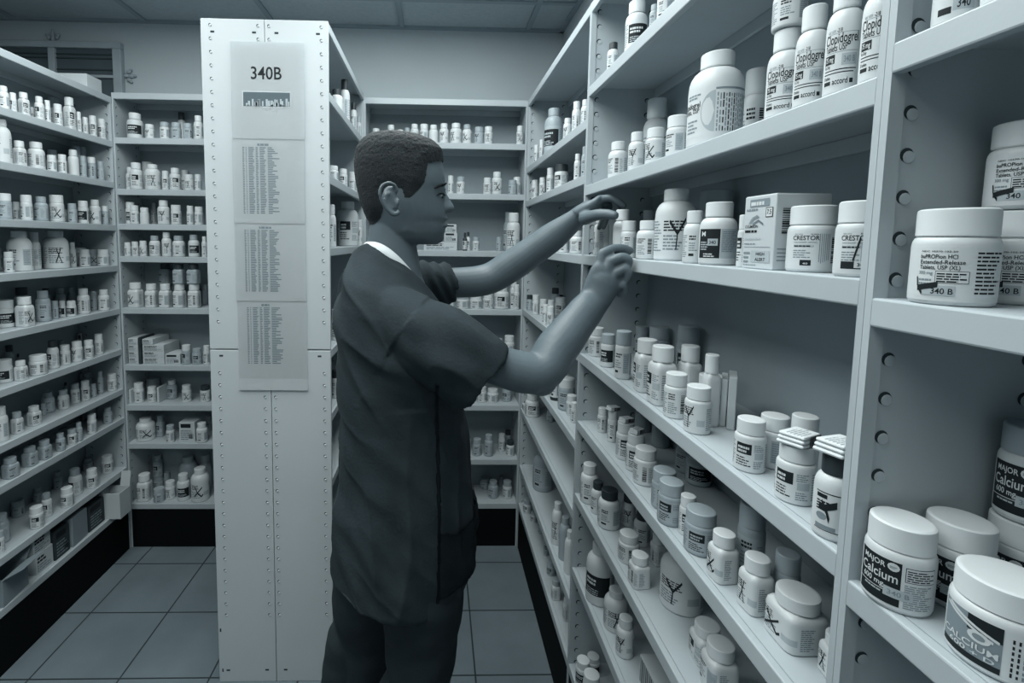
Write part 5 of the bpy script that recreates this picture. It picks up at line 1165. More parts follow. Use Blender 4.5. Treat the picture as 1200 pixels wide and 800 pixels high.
    ('pill_jug', 'tall grey pill jug, third from far corner, seventh shelf of far bay', 'bottles and jars on the far bay of the long rack', 'J', 'gg', 0, 0.4438, 1.5676, 0.4163, 0.0206, 0.1467, -1.98),
    ('pill_jug', 'tall white pill jug, fourth from far corner, seventh shelf of far bay', 'bottles and jars on the far bay of the long rack', 'J', 'ww', 0, 0.4407, 1.4975, 0.4163, 0.0171, 0.1407, -1.61),
    ('small_pill_bottle', 'small white pill bottle with grey cap, first from far corner, eighth shelf of far bay', 'bottles and jars on the far bay of the long rack', 'w', 'wg', 2, 0.4364, 2.1831, 0.2253, 0.0192, 0.0608, -2.06),
    ('small_pill_bottle', 'small white pill bottle with grey cap, second from far corner, eighth shelf of far bay', 'bottles and jars on the far bay of the long rack', 'w', 'wg', 2, 0.4502, 2.1049, 0.2253, 0.0137, 0.0484, -2.11),
    ('small_pill_bottle', 'grey pill bottle, third from far corner, eighth shelf of far bay', 'bottles and jars on the far bay of the long rack', 'w', 'gg', 1, 0.4646, 2.0198, 0.2253, 0.0109, 0.075, -2.06),
    ('small_pill_bottle', 'grey pill bottle, fourth from far corner, eighth shelf of far bay', 'bottles and jars on the far bay of the long rack', 'w', 'gg', 2, 0.4539, 1.8716, 0.2253, 0.0101, 0.075, -1.66),
    ('small_pill_bottle', 'small grey pill bottle, fifth from far corner, eighth shelf of far bay', 'bottles and jars on the far bay of the long rack', 'w', 'gg', 2, 0.4483, 1.757, 0.2253, 0.0167, 0.05, -1.94),
    ('square_pill_bottle', 'white square pill bottle with grey cap, sixth from far corner, eighth shelf of far bay', 'bottles and jars on the far bay of the long rack', 's', 'wg', 3, 0.4352, 1.6299, 0.2253, 0.0172, 0.0686, 3.07),
    ('square_pill_bottle', 'white square pill bottle, seventh from far corner, eighth shelf of far bay', 'bottles and jars on the far bay of the long rack', 's', 'ww', 3, 0.4473, 1.5297, 0.2253, 0.0135, 0.077, 3.1),
    ('small_pill_bottle', 'small white pill bottle, first from far post, first shelf of middle bay', 'bottles and jars on the middle bay of the long rack', 'w', 'ww', 1, 0.483, 1.3302, 1.9003, 0.0072, 0.0646, -2.3),
    ('pill_bottle', 'small white pill bottle with dark cap, second from far post, first shelf of middle bay', 'bottles and jars on the middle bay of the long rack', 'b', 'wd', 1, 0.4295, 1.2426, 1.9003, 0.0135, 0.0692, -1.96),
    ('pill_bottle', 'white pill bottle, third from far post, first shelf of middle bay', 'bottles and jars on the middle bay of the long rack', 'b', 'ww', 5, 0.4393, 1.127, 1.9003, 0.0233, 0.1115, -1.66),
    ('pill_bottle', 'small grey pill bottle, fourth from far post, first shelf of middle bay', 'bottles and jars on the middle bay of the long rack', 'b', 'gg', 1, 0.4244, 1.0004, 1.9003, 0.0084, 0.0469, -2.02),
    ('pill_bottle', 'small white pill bottle, fifth from far post, first shelf of middle bay', 'bottles and jars on the middle bay of the long rack', 'b', 'ww', 1, 0.4305, 0.966, 1.9003, 0.0145, 0.0635, -2.04),
    ('pill_bottle', 'white pill bottle, first from far post, second shelf of middle bay', 'bottles and jars on the middle bay of the long rack', 'b', 'ww', 3, 0.4385, 1.2038, 1.6363, 0.0225, 0.0869, -2.35),
    ('pill_bottle', 'white pill bottle, second from far post, second shelf of middle bay', 'bottles and jars on the middle bay of the long rack', 'b', 'ww', 4, 0.4331, 1.0789, 1.6363, 0.0171, 0.0827, -2.15),
    ('small_pill_bottle', 'white pill bottle, third from far post, second shelf of middle bay', 'bottles and jars on the middle bay of the long rack', 'w', 'ww', 4, 0.4342, 0.9888, 1.6363, 0.0182, 0.0707, -2.37),
    ('pill_jar', 'white pill jar, fourth from far post, second shelf of middle bay', 'bottles and jars on the middle bay of the long rack', 'j', 'ww', 1, 0.4345, 0.8999, 1.6363, 0.0185, 0.0723, -2.43),
    ('pill_jug', 'tall white pill jug, fifth from far post, second shelf of middle bay', 'bottles and jars on the middle bay of the long rack', 'J', 'ww', 10, 0.4568, 0.8203, 1.6363, 0.0408, 0.1519, -2.08),
    ('pill_bottle', 'white pill bottle, sixth from far post, second shelf of middle bay', 'bottles and jars on the middle bay of the long rack', 'b', 'ww', 11, 0.4359, 0.6265, 1.6363, 0.0199, 0.108, -2.18),
    ('pill_bottle', 'white pill bottle, seventh from far post, second shelf of middle bay', 'bottles and jars on the middle bay of the long rack', 'b', 'ww', 11, 0.4323, 0.5783, 1.6363, 0.0163, 0.1146, -2.21),
    ('pill_bottle', 'tall white pill bottle, eighth from far post, second shelf of middle bay', 'bottles and jars on the middle bay of the long rack', 'b', 'ww', 11, 0.432, 0.5326, 1.6363, 0.016, 0.1179, -2.25),
    ('pill_bottle', 'white pill bottle, ninth from far post, second shelf of middle bay', 'bottles and jars on the middle bay of the long rack', 'b', 'ww', 11, 0.4319, 0.4872, 1.6363, 0.0159, 0.1115, -2.3),
    ('pill_bottle', 'tall white pill bottle, first in back row from far post, second shelf of middle bay', 'bottles and jars on the middle bay of the long rack', 'b', 'ww', 3, 0.5573, 1.2689, 1.6363, 0.0317, 0.2085, -1.66),
    ('pill_jar', 'tall white pill jar, second in back row from far post, second shelf of middle bay', 'bottles and jars on the middle bay of the long rack', 'j', 'ww', 3, 0.5695, 0.8904, 1.6363, 0.0195, 0.1531, -1.95),
    ('pill_jar', 'small white pill jar stacked first from far post, second shelf of middle bay', 'bottles and jars on the middle bay of the long rack', 'j', 'ww', 1, 0.4359, 0.6265, 1.7451, 0.0183, 0.0582, -1.88),
    ('square_pill_bottle', 'white square pill bottle, first from far post, third shelf of middle bay', 'bottles and jars on the middle bay of the long rack', 's', 'ww', 4, 0.436, 1.2946, 1.4473, 0.02, 0.114, 3.05),
    ('pill_bottle', 'white pill bottle, second from far post, third shelf of middle bay', 'bottles and jars on the middle bay of the long rack', 'b', 'ww', 0, 0.4359, 1.1514, 1.4473, 0.0199, 0.1108, -2.05),
    ('small_pill_bottle', 'white pill bottle, third from far post, third shelf of middle bay', 'bottles and jars on the middle bay of the long rack', 'w', 'ww', 1, 0.433, 1.1033, 1.4473, 0.017, 0.0822, -1.57),
    ('pill_bottle', 'white pill bottle, fourth from far post, third shelf of middle bay', 'bottles and jars on the middle bay of the long rack', 'b', 'ww', 3, 0.431, 0.9988, 1.4473, 0.021, 0.0784, -2.04),
    ('pill_jug', 'tall white pill jug, fifth from far post, third shelf of middle bay', 'bottles and jars on the middle bay of the long rack', 'J', 'ww', 4, 0.4621, 0.9474, 1.4473, 0.0363, 0.1367, -1.64),
    ('pill_bottle', 'white pill bottle, sixth from far post, third shelf of middle bay', 'bottles and jars on the middle bay of the long rack', 'b', 'ww', 1, 0.4257, 0.8068, 1.4473, 0.0157, 0.0862, -1.64),
    ('pill_bottle', 'white pill bottle, seventh from far post, third shelf of middle bay', 'bottles and jars on the middle bay of the long rack', 'b', 'ww', 12, 0.4365, 0.755, 1.4473, 0.0258, 0.096, -2.09),
    ('small_pill_bottle', 'white pill bottle, eighth from far post, third shelf of middle bay', 'bottles and jars on the middle bay of the long rack', 'w', 'ww', 2, 0.4303, 0.6797, 1.4473, 0.0081, 0.0727, -2.58),
    ('pill_jar', 'white pill jar, ninth from far post, third shelf of middle bay', 'bottles and jars on the middle bay of the long rack', 'j', 'ww', 13, 0.4475, 0.5773, 1.4473, 0.0246, 0.0778, -2.23),
    ('pill_jar', 'white pill jar, tenth from far post, third shelf of middle bay', 'bottles and jars on the middle bay of the long rack', 'j', 'ww', 14, 0.4314, 0.4904, 1.4473, 0.0214, 0.076, -2.29),
    ('pill_bottle', 'tall grey pill bottle, first in back row from far post, third shelf of middle bay', 'bottles and jars on the middle bay of the long rack', 'b', 'gw', 0, 0.5698, 1.318, 1.4473, 0.0192, 0.122, -2.04),
    ('pill_jar', 'tall grey pill jar, second in back row from far post, third shelf of middle bay', 'bottles and jars on the middle bay of the long rack', 'j', 'gg', 0, 0.5574, 0.977, 1.4473, 0.0316, 0.1393, -2.01),
    ('pill_jar', 'white pill jar, third in back row from far post, third shelf of middle bay', 'bottles and jars on the middle bay of the long rack', 'j', 'ww', 0, 0.5809, 0.6931, 1.4473, 0.0081, 0.0733, -2.4),
    ('small_pill_bottle', 'white pill bottle, first from far post, fourth shelf of middle bay', 'bottles and jars on the middle bay of the long rack', 'w', 'ww', 3, 0.4459, 1.3306, 1.1693, 0.0214, 0.0786, -2.01),
    ('pill_jar', 'white pill jar with grey cap, second from far post, fourth shelf of middle bay', 'bottles and jars on the middle bay of the long rack', 'j', 'wg', 5, 0.4354, 1.2117, 1.1693, 0.0174, 0.0828, -2.05),
    ('pill_jar', 'white pill jar with grey cap, third from far post, fourth shelf of middle bay', 'bottles and jars on the middle bay of the long rack', 'j', 'wg', 1, 0.4333, 1.1038, 1.1693, 0.0181, 0.1103, -2.19),
    ('square_pill_bottle', 'white square pill bottle, fourth from far post, fourth shelf of middle bay', 'bottles and jars on the middle bay of the long rack', 's', 'ww', 2, 0.4458, 1.0084, 1.1693, 0.0244, 0.1101, 3.03),
    ('square_pill_bottle', 'white square pill bottle, fifth from far post, fourth shelf of middle bay', 'bottles and jars on the middle bay of the long rack', 's', 'ww', 2, 0.4412, 0.9263, 1.1693, 0.0245, 0.1132, 3.2),
    ('square_pill_bottle', 'tall white square pill bottle, sixth from far post, fourth shelf of middle bay', 'bottles and jars on the middle bay of the long rack', 's', 'ww', 0, 0.49, 0.9171, 1.1693, 0.0203, 0.1163, 3.26),
    ('small_pill_bottle', 'white pill bottle, seventh from far post, fourth shelf of middle bay', 'bottles and jars on the middle bay of the long rack', 'w', 'ww', 2, 0.5028, 0.8633, 1.1693, 0.0232, 0.074, -2.51),
    ('small_pill_bottle', 'white pill bottle, eighth from far post, fourth shelf of middle bay', 'bottles and jars on the middle bay of the long rack', 'w', 'ww', 3, 0.4342, 0.8549, 1.1693, 0.02, 0.079, -1.72),
    ('square_pill_bottle', 'tall white square pill bottle, ninth from far post, fourth shelf of middle bay', 'bottles and jars on the middle bay of the long rack', 's', 'ww', 0, 0.473, 0.8127, 1.1693, 0.0137, 0.1229, 3.15),
    ('small_pill_bottle', 'white pill bottle, tenth from far post, fourth shelf of middle bay', 'bottles and jars on the middle bay of the long rack', 'w', 'ww', 4, 0.4361, 0.7833, 1.1693, 0.0204, 0.077, -2.51),
    ('small_pill_bottle', 'white pill bottle, eleventh from far post, fourth shelf of middle bay', 'bottles and jars on the middle bay of the long rack', 'w', 'ww', 1, 0.4782, 0.6589, 1.1693, 0.0196, 0.072, -2.59),
    ('small_pill_bottle', 'white pill bottle, twelfth from far post, fourth shelf of middle bay', 'bottles and jars on the middle bay of the long rack', 'w', 'ww', 2, 0.4372, 0.6485, 1.1693, 0.0193, 0.0709, -2.14),
    ('small_pill_bottle', 'white pill bottle, thirteenth from far post, fourth shelf of middle bay', 'bottles and jars on the middle bay of the long rack', 'w', 'ww', 0, 0.483, 0.6107, 1.1693, 0.0167, 0.089, -2.6),
    ('small_pill_bottle', 'small white pill bottle, fourteenth from far post, fourth shelf of middle bay', 'bottles and jars on the middle bay of the long rack', 'w', 'ww', 2, 0.4416, 0.5676, 1.1693, 0.0205, 0.0691, -2.42),
    ('pill_bottle', 'white pill bottle with dark cap, fifteenth from far post, fourth shelf of middle bay', 'bottles and jars on the middle bay of the long rack', 'b', 'wd', 15, 0.4293, 0.493, 1.1693, 0.0193, 0.0899, -2.29),
    ('pill_jar', 'grey pill jar, first in back row from far post, fourth shelf of middle bay', 'bottles and jars on the middle bay of the long rack', 'j', 'gg', 1, 0.5724, 1.3344, 1.1693, 0.0166, 0.083, -2.18),
    ('pill_jar', 'grey pill jar, second in back row from far post, fourth shelf of middle bay', 'bottles and jars on the middle bay of the long rack', 'j', 'gg', 5, 0.564, 1.2096, 1.1693, 0.025, 0.1029, -1.58),
    ('pill_jar', 'tall grey pill jar, third in back row from far post, fourth shelf of middle bay', 'bottles and jars on the middle bay of the long rack', 'j', 'gg', 5, 0.5657, 1.0707, 1.1693, 0.0233, 0.1298, -2.08),
    ('small_pill_bottle', 'small white pill bottle, first from far post, fifth shelf of middle bay', 'bottles and jars on the middle bay of the long rack', 'w', 'ww', 3, 0.4519, 1.2766, 0.9733, 0.0127, 0.0656, -2.1),
    ('small_pill_bottle', 'white pill bottle, second from far post, fifth shelf of middle bay', 'bottles and jars on the middle bay of the long rack', 'w', 'ww', 1, 0.4561, 1.2134, 0.9733, 0.0125, 0.0805, -1.54),
    ('small_pill_bottle', 'white pill bottle, third from far post, fifth shelf of middle bay', 'bottles and jars on the middle bay of the long rack', 'w', 'ww', 2, 0.4519, 1.1163, 0.9733, 0.0211, 0.0864, -1.54),
    ('small_pill_bottle', 'white pill bottle, fourth from far post, fifth shelf of middle bay', 'bottles and jars on the middle bay of the long rack', 'w', 'ww', 2, 0.4529, 1.0574, 0.9733, 0.0209, 0.0828, -1.78),
    ('small_pill_bottle', 'white pill bottle, fifth from far post, fifth shelf of middle bay', 'bottles and jars on the middle bay of the long rack', 'w', 'ww', 3, 0.4487, 0.9971, 0.9733, 0.0237, 0.075, -2.32),
    ('pill_jar', 'grey pill jar, sixth from far post, fifth shelf of middle bay', 'bottles and jars on the middle bay of the long rack', 'j', 'gg', 1, 0.443, 0.8986, 0.9733, 0.0221, 0.0744, -1.68),
    ('pill_jar', 'grey pill jar, seventh from far post, fifth shelf of middle bay', 'bottles and jars on the middle bay of the long rack', 'j', 'gg', 2, 0.4321, 0.8482, 0.9733, 0.0221, 0.077, -2.09),
    ('small_pill_bottle', 'small white pill bottle, eighth from far post, fifth shelf of middle bay', 'bottles and jars on the middle bay of the long rack', 'w', 'ww', 2, 0.4444, 0.8115, 0.9733, 0.0137, 0.0694, -1.81),
    ('pill_jar', 'grey pill jar, ninth from far post, fifth shelf of middle bay', 'bottles and jars on the middle bay of the long rack', 'j', 'gg', 2, 0.4419, 0.7653, 0.9733, 0.0242, 0.0702, -1.9),
    ('pill_jar', 'tall grey pill jar, tenth from far post, fifth shelf of middle bay', 'bottles and jars on the middle bay of the long rack', 'j', 'gg', 1, 0.483, 0.6995, 0.9733, 0.0185, 0.1162, -2.04),
    ('square_pill_bottle', 'white square pill bottle, eleventh from far post, fifth shelf of middle bay', 'bottles and jars on the middle bay of the long rack', 's', 'ww', 4, 0.4393, 0.6962, 0.9733, 0.019, 0.0726, 3.21),
    ('square_pill_bottle', 'white square pill bottle, twelfth from far post, fifth shelf of middle bay', 'bottles and jars on the middle bay of the long rack', 's', 'ww', 4, 0.4489, 0.6337, 0.9733, 0.0194, 0.0761, 3.22),
    ('pill_jar', 'grey pill jar, thirteenth from far post, fifth shelf of middle bay', 'bottles and jars on the middle bay of the long rack', 'j', 'gg', 0, 0.4865, 0.6267, 0.9733, 0.0159, 0.0861, -2.27),
    ('square_pill_bottle', 'small white square pill bottle, fourteenth from far post, fifth shelf of middle bay', 'bottles and jars on the middle bay of the long rack', 's', 'ww', 4, 0.4657, 0.5792, 0.9733, 0.0302, 0.0661, 3.14),
    ('square_pill_bottle', 'small white square pill bottle, fifteenth from far post, fifth shelf of middle bay', 'bottles and jars on the middle bay of the long rack', 's', 'ww', 4, 0.4765, 0.525, 0.9733, 0.0172, 0.0518, 3.04),
    ('pill_jar', 'grey pill jar, first in back row from far post, fifth shelf of middle bay', 'bottles and jars on the middle bay of the long rack', 'j', 'gg', 0, 0.5679, 1.287, 0.9733, 0.0211, 0.075, -2.1),
    ('pill_jar', 'grey pill jar, second in back row from far post, fifth shelf of middle bay', 'bottles and jars on the middle bay of the long rack', 'j', 'gd', 0, 0.5683, 1.1846, 0.9733, 0.0207, 0.075, -1.67),
    ('pill_jar', 'grey pill jar, third in back row from far post, fifth shelf of middle bay', 'bottles and jars on the middle bay of the long rack', 'j', 'gg', 1, 0.5657, 1.0481, 0.9733, 0.0233, 0.075, -2.32),
    ('pill_jar', 'grey pill jar, fourth in back row from far post, fifth shelf of middle bay', 'bottles and jars on the middle bay of the long rack', 'j', 'gg', 5, 0.5634, 0.995, 0.9733, 0.0256, 0.075, -1.86),
    ('pill_bottle', 'white pill bottle, first from far post, sixth shelf of middle bay', 'bottles and jars on the middle bay of the long rack', 'b', 'ww', 1, 0.4363, 1.3156, 0.7573, 0.0246, 0.1072, -1.62),
    ('pill_bottle', 'white pill bottle with dark cap, second from far post, sixth shelf of middle bay', 'bottles and jars on the middle bay of the long rack', 'b', 'wd', 1, 0.4407, 1.2579, 0.7573, 0.0174, 0.0858, -2.18),
    ('pill_bottle', 'white pill bottle with dark cap, third from far post, sixth shelf of middle bay', 'bottles and jars on the middle bay of the long rack', 'b', 'wd', 4, 0.5026, 1.2012, 0.7573, 0.0174, 0.0795, -1.73),
    ('pill_bottle', 'white pill bottle with dark cap, fourth from far post, sixth shelf of middle bay', 'bottles and jars on the middle bay of the long rack', 'b', 'wd', 1, 0.4493, 1.1946, 0.7573, 0.0274, 0.0965, -1.79),
    ('pill_bottle', 'white pill bottle with dark cap, fifth from far post, sixth shelf of middle bay', 'bottles and jars on the middle bay of the long rack', 'b', 'wd', 1, 0.503, 1.1183, 0.7573, 0.0187, 0.0806, -1.57),
    ('small_pill_bottle', 'small white pill bottle, sixth from far post, sixth shelf of middle bay', 'bottles and jars on the middle bay of the long rack', 'w', 'ww', 3, 0.4471, 1.0581, 0.7573, 0.0231, 0.0641, -2.07),
    ('square_pill_bottle', 'small white square pill bottle, seventh from far post, sixth shelf of middle bay', 'bottles and jars on the middle bay of the long rack', 's', 'ww', 3, 0.5113, 1.0467, 0.7573, 0.0173, 0.0664, 3.2),
    ('square_pill_bottle', 'small white square pill bottle, eighth from far post, sixth shelf of middle bay', 'bottles and jars on the middle bay of the long rack', 's', 'ww', 3, 0.438, 0.9766, 0.7573, 0.0211, 0.0671, 3.22),
    ('pill_jug', 'tall white pill jug, ninth from far post, sixth shelf of middle bay', 'bottles and jars on the middle bay of the long rack', 'J', 'ww', 4, 0.5002, 0.9206, 0.7573, 0.0407, 0.1175, -2.18),
    ('square_pill_bottle', 'small white square pill bottle, tenth from far post, sixth shelf of middle bay', 'bottles and jars on the middle bay of the long rack', 's', 'ww', 2, 0.4771, 0.7872, 0.7573, 0.0252, 0.0656, 3.08),
    ('square_pill_bottle', 'white square pill bottle, eleventh from far post, sixth shelf of middle bay', 'bottles and jars on the middle bay of the long rack', 's', 'ww', 1, 0.4677, 0.7321, 0.7573, 0.0254, 0.0782, 3.11),
    ('pill_bottle', 'white pill bottle, first from far post, seventh shelf of middle bay', 'bottles and jars on the middle bay of the long rack', 'b', 'ww', 2, 0.483, 1.3435, 0.5303, 0.0085, 0.075, -1.78),
    ('pill_jug', 'tall white pill jug, second from far post, seventh shelf of middle bay', 'bottles and jars on the middle bay of the long rack', 'J', 'ww', 5, 0.4464, 1.2304, 0.5303, 0.0364, 0.1553, -2.14),
    ('pill_jug', 'white pill jug, third from far post, seventh shelf of middle bay', 'bottles and jars on the middle bay of the long rack', 'J', 'ww', 4, 0.4545, 1.1354, 0.5303, 0.0286, 0.0967, -1.63),
    ('pill_bottle', 'white pill bottle, fourth from far post, seventh shelf of middle bay', 'bottles and jars on the middle bay of the long rack', 'b', 'ww', 4, 0.4465, 1.0537, 0.5303, 0.0203, 0.0889, -2.16),
    ('small_pill_bottle', 'small white pill bottle, first from far post, eighth shelf of middle bay', 'bottles and jars on the middle bay of the long rack', 'w', 'ww', 5, 0.4731, 1.3325, 0.2253, 0.0195, 0.0472, -1.67),
    ('small_pill_bottle', 'white pill bottle, second from far post, eighth shelf of middle bay', 'bottles and jars on the middle bay of the long rack', 'w', 'ww', 5, 0.4309, 1.2936, 0.2253, 0.0203, 0.0713, -2.05),
    ('pill_jar', 'white pill jar, third from far post, eighth shelf of middle bay', 'bottles and jars on the middle bay of the long rack', 'j', 'ww', 1, 0.4387, 1.2426, 0.2253, 0.0229, 0.0756, -1.91),
    ('pill_jar', 'white pill jar, first from shared post, first shelf of near bay', 'bottles and jars on the near bay of the long rack', 'j', 'ww', 20, 0.4308, 0.4168, 1.6603, 0.0148, 0.075, -2.37),
    ('pill_jar', 'white pill jar, second from shared post, first shelf of near bay', 'bottles and jars on the near bay of the long rack', 'j', 'ww', 20, 0.4329, 0.3775, 1.6603, 0.0169, 0.075, -2.42),
    ('pill_jar', 'white pill jar, first from shared post, second shelf of near bay', 'bottles and jars on the near bay of the long rack', 'j', 'ww', 21, 0.506, 0.4135, 1.4303, 0.027, 0.0795, -2.46),
    ('pill_jar', 'white pill jar, second from shared post, second shelf of near bay', 'bottles and jars on the near bay of the long rack', 'j', 'ww', 21, 0.437, 0.4045, 1.4303, 0.027, 0.0795, -2.39),
    ('pill_jar', 'white pill jar stacked first from shared post, second shelf of near bay', 'bottles and jars on the near bay of the long rack', 'j', 'ww', 21, 0.506, 0.4135, 1.5106, 0.0263, 0.0737, -2.46),
    ('pill_jar', 'white pill jar, first from shared post, third shelf of near bay', 'bottles and jars on the near bay of the long rack', 'j', 'ww', 22, 0.431, 0.4205, 1.1513, 0.0252, 0.078, -2.37),
    ('pill_jar', 'white pill jar, second from shared post, third shelf of near bay', 'bottles and jars on the near bay of the long rack', 'j', 'ww', 22, 0.4865, 0.4205, 1.1513, 0.0252, 0.078, -2.43),
    ('pill_jar', 'white pill jar, third from shared post, third shelf of near bay', 'bottles and jars on the near bay of the long rack', 'j', 'ww', 22, 0.548, 0.4205, 1.1513, 0.0252, 0.078, -2.49),
    ('pill_jar', 'white pill jar, fourth from shared post, third shelf of near bay', 'bottles and jars on the near bay of the long rack', 'j', 'ww', 23, 0.4506, 0.3531, 1.1513, 0.0308, 0.0706, -2.48),
    ('pill_jar', 'white pill jar stacked first from shared post, third shelf of near bay', 'bottles and jars on the near bay of the long rack', 'j', 'wg', 22, 0.548, 0.4205, 1.2301, 0.0222, 0.0871, -2.49),
]
for i, row in enumerate(BOTTLES):
    bottle(i, row)


# ------------------------------------------------------------------ cartons, boxes and folded leaflets
def carton(name, label, x0, x1, y0, y1, z0, z1, m, face='-y', style=1, group=None, rz=0.0, cat='box', seed=1):
    """closed carton with tuck flap and a printed face"""
    c = ((x0 + x1) / 2, (y0 + y1) / 2, z0)
    t = thing(name, label, cat, c, rz, group)
    w, d, h = (x1 - x0) / 2, (y1 - y0) / 2, z1 - z0
    bm = bmesh.new()
    box(bm, -w, w, -d, d, 0, h, 0, min(0.0012, h * 0.1, w * .2, d * .2))
    obj('body', bm, m, t)
    bm = bmesh.new()
    s = min(w, d) * 0.98
    box(bm, -w * .97, w * .97, -d * .97, d * .97, h - 0.0002, h + 0.0007)
    obj('flap', bm, m, t)
    bm = bmesh.new()
    rng = random.Random(seed)
    faces = {'-y': (lambda u, v, l: (-w + u * 2 * w, -d - 0.0002 - 0.0002 * l, v * h)), '+x': (lambda u, v, l: (w + 0.0002 + 0.0002 * l, -d + u * 2 * d, v * h)), '-x': (lambda u, v, l: (-w - 0.0002 - 0.0002 * l, d - u * 2 * d, v * h))}
    for fc in face.split(','):
        P_ = Print(bm, faces[fc], 1.0)
        if style == 1:
            P_.lines(rng, .08, .7, .55, .9, 2, 0, .6)
            P_.lines(rng, .08, .9, .12, .5, 3, 1, .5)
        elif style == 2:
            P_.quad(.1, .75, .72, .92, 0)
            P_.lines(rng, .1, .9, .1, .64, 5, 1, .5)
            P_.bars(rng, .6, .9, .15, .4, 8, 0)
        elif style == 3:
            for i in range(14):
                u = .05 + i * .066
                P_.quad(u, u + .03, .05, .95, 0 if i % 3 else 1)
        elif style == 4:
            # tablet carton: header bar, swirl, name, high alert sticker
            if fc == '-x':
                P_.quad(.18, .80, .85, .955, 1)
                P_.lines(rng, .22, .75, .87, .94, 1, 2, .7, lift=2.0)
                P_.lines(rng, .08, .5, .80, .84, 1, 1, .7)
                P_.quad(.7, .92, .70, .83, 0)
                P_.quad(.72, .90, .71, .82, 2, 2.0)
                P_.text('7.5', .74, .74, .09, 0, 3.0, width=.14)
                for k in range(3):
                    P_.stroke([(.18 + .03 * k, .62), (.28 + .03 * k, .70 - .01 * k), (.45 + .03 * k, .735 - .012 * k)], .012, 1, 2.0)
                    P_.stroke([(.30, .60 + .012 * k), (.48, .655 + .008 * k), (.64, .60 + .01 * k)], .012, 1, 2.0)
                P_.text('COUMADIN', .06, .565, .055, 0, 2.0, width=.42)
                P_.lines(rng, .06, .7, .50, .555, 1, 0, .6)
                P_.lines(rng, .06, .68, .40, .44, 1, 3, .6)
                P_.lines(rng, .06, .62, .335, .36, 1, 1, .6)
                P_.quad(.06, .9, .297, .304, 1)
                P_.quad(.3, .9, .09, .25, 3)
                P_.text('HIGH', .47, .185, .062, 0, 2.2, width=.27)
                P_.text('ALERT', .45, .11, .062, 0, 2.2, width=.32)
                P_.lines(rng, .06, .28, .08, .26, 3, 1, .5)
                P_.lines(rng, .06, .5, .045, .06, 1, 1, .7)
            else:
                P_.bars(rng, .12, .30, .48, .83, 12, 0, vertical=False)
                P_.bars(rng, .45, .58, .55, .80, 9, 0, vertical=False)
                P_.lines(rng, .06, .9, .12, .32, 4, 1, .3, words=False)
    obj('print', bm, [M['ink'], M['ink_grey'], M['paper'], M['sticker']], t)
    return t


XF = XL          # front line of the wall rack
q = 'cartons on the wall rack base shelf'
carton('carton', 'pale carton lying under another pale carton, base shelf of wall rack', XF - .15, XF - .02, 1.757, 1.838, .2254, .300, M['carton'], '+x', 1, q)
carton('carton', 'pale carton on top of another pale carton, base shelf of wall rack', XF - .15, XF - .025, 1.755, 1.836, .3016, .368, M['carton'], '+x', 1, q, seed=2)
carton('carton', 'dark printed carton beside two stacked pale cartons, base shelf of wall rack', XF - .14, XF - .015, 1.842, 1.918, .2254, .338, M['carton_dark'], '+x', 2, q, seed=3)
carton('carton', 'grey carton between two dark cartons, base shelf of wall rack', XF - .13, XF - .012, 1.924, 2.016, .2254, .343, M['carton_grey'], '+x', 0, q, .06, seed=4)
carton('carton', 'dark carton half hidden behind the jutting open bin, base shelf of wall rack', XF - .13, XF - .015, 2.028, 2.125, .2254, .335, M['carton_dark'], '+x', 2, q, seed=5)

# open bin jutting out past the base shelf's lip, and an open-flapped carton nearer the aisle mouth
def open_box(name, label, c, size, rz, m, flaps, group):
    t = thing(name, label, 'box', c, rz, group)
    w, d, h = size[0] / 2, size[1] / 2, size[2]
    bm = bmesh.new()
    e = 0.003
    box(bm, -w, w, -d, d, 0, e)
    box(bm, -w, -w + e, -d, d, e, h)
    box(bm, w - e, w, -d, d, e, h)
    box(bm, -w + e, w - e, -d, -d + e, e, h)
    box(bm, -w + e, w - e, d - e, d, e, h)
    obj('body', bm, m, t)
    for (side, ang, ln) in flaps:
        bm = bmesh.new()
        if side in ('+x', '-x'):
            s = 1 if side == '+x' else -1
            box(bm, 0, ln, -d * .96, d * .96, -0.001, 0.001)
            bm.transform(Matrix.Translation((s * w, 0, h)) @ Matrix.Rotation(0 if s > 0 else PI, 4, 'Z') @ Matrix.Rotation(-ang, 4, 'Y'))
        else:
            s = 1 if side == '+y' else -1
            box(bm, (.05 * w if ln > .06 else -w * .96), w * .96, 0, ln, -0.001, 0.001)
            bm.transform(Matrix.Translation((0, s * d, h)) @ Matrix.Rotation(0 if s > 0 else PI, 4, 'Z') @ Matrix.Rotation(ang, 4, 'X'))
        obj('flap', bm, m, t)
    return t


open_box('storage_bin', 'open pale bin box jutting past the wall rack base shelf at the corner', (XF + .0045, 2.168, .2256), (.093, .075, .118), .0, M['carton'], (('-x', .3, .04), ('+y', 1.35, .065)), 'open boxes on the wall rack')
open_box('open_carton', 'opened carton with raised flaps at the aisle mouth of the wall rack', (XF - .075, 1.648, .2256), (.135, .12, .095), .12, M['carton_grey'], (('+x', .5, .07), ('+y', .9, .045), ('-y', .9, .045)), 'open boxes on the wall rack')

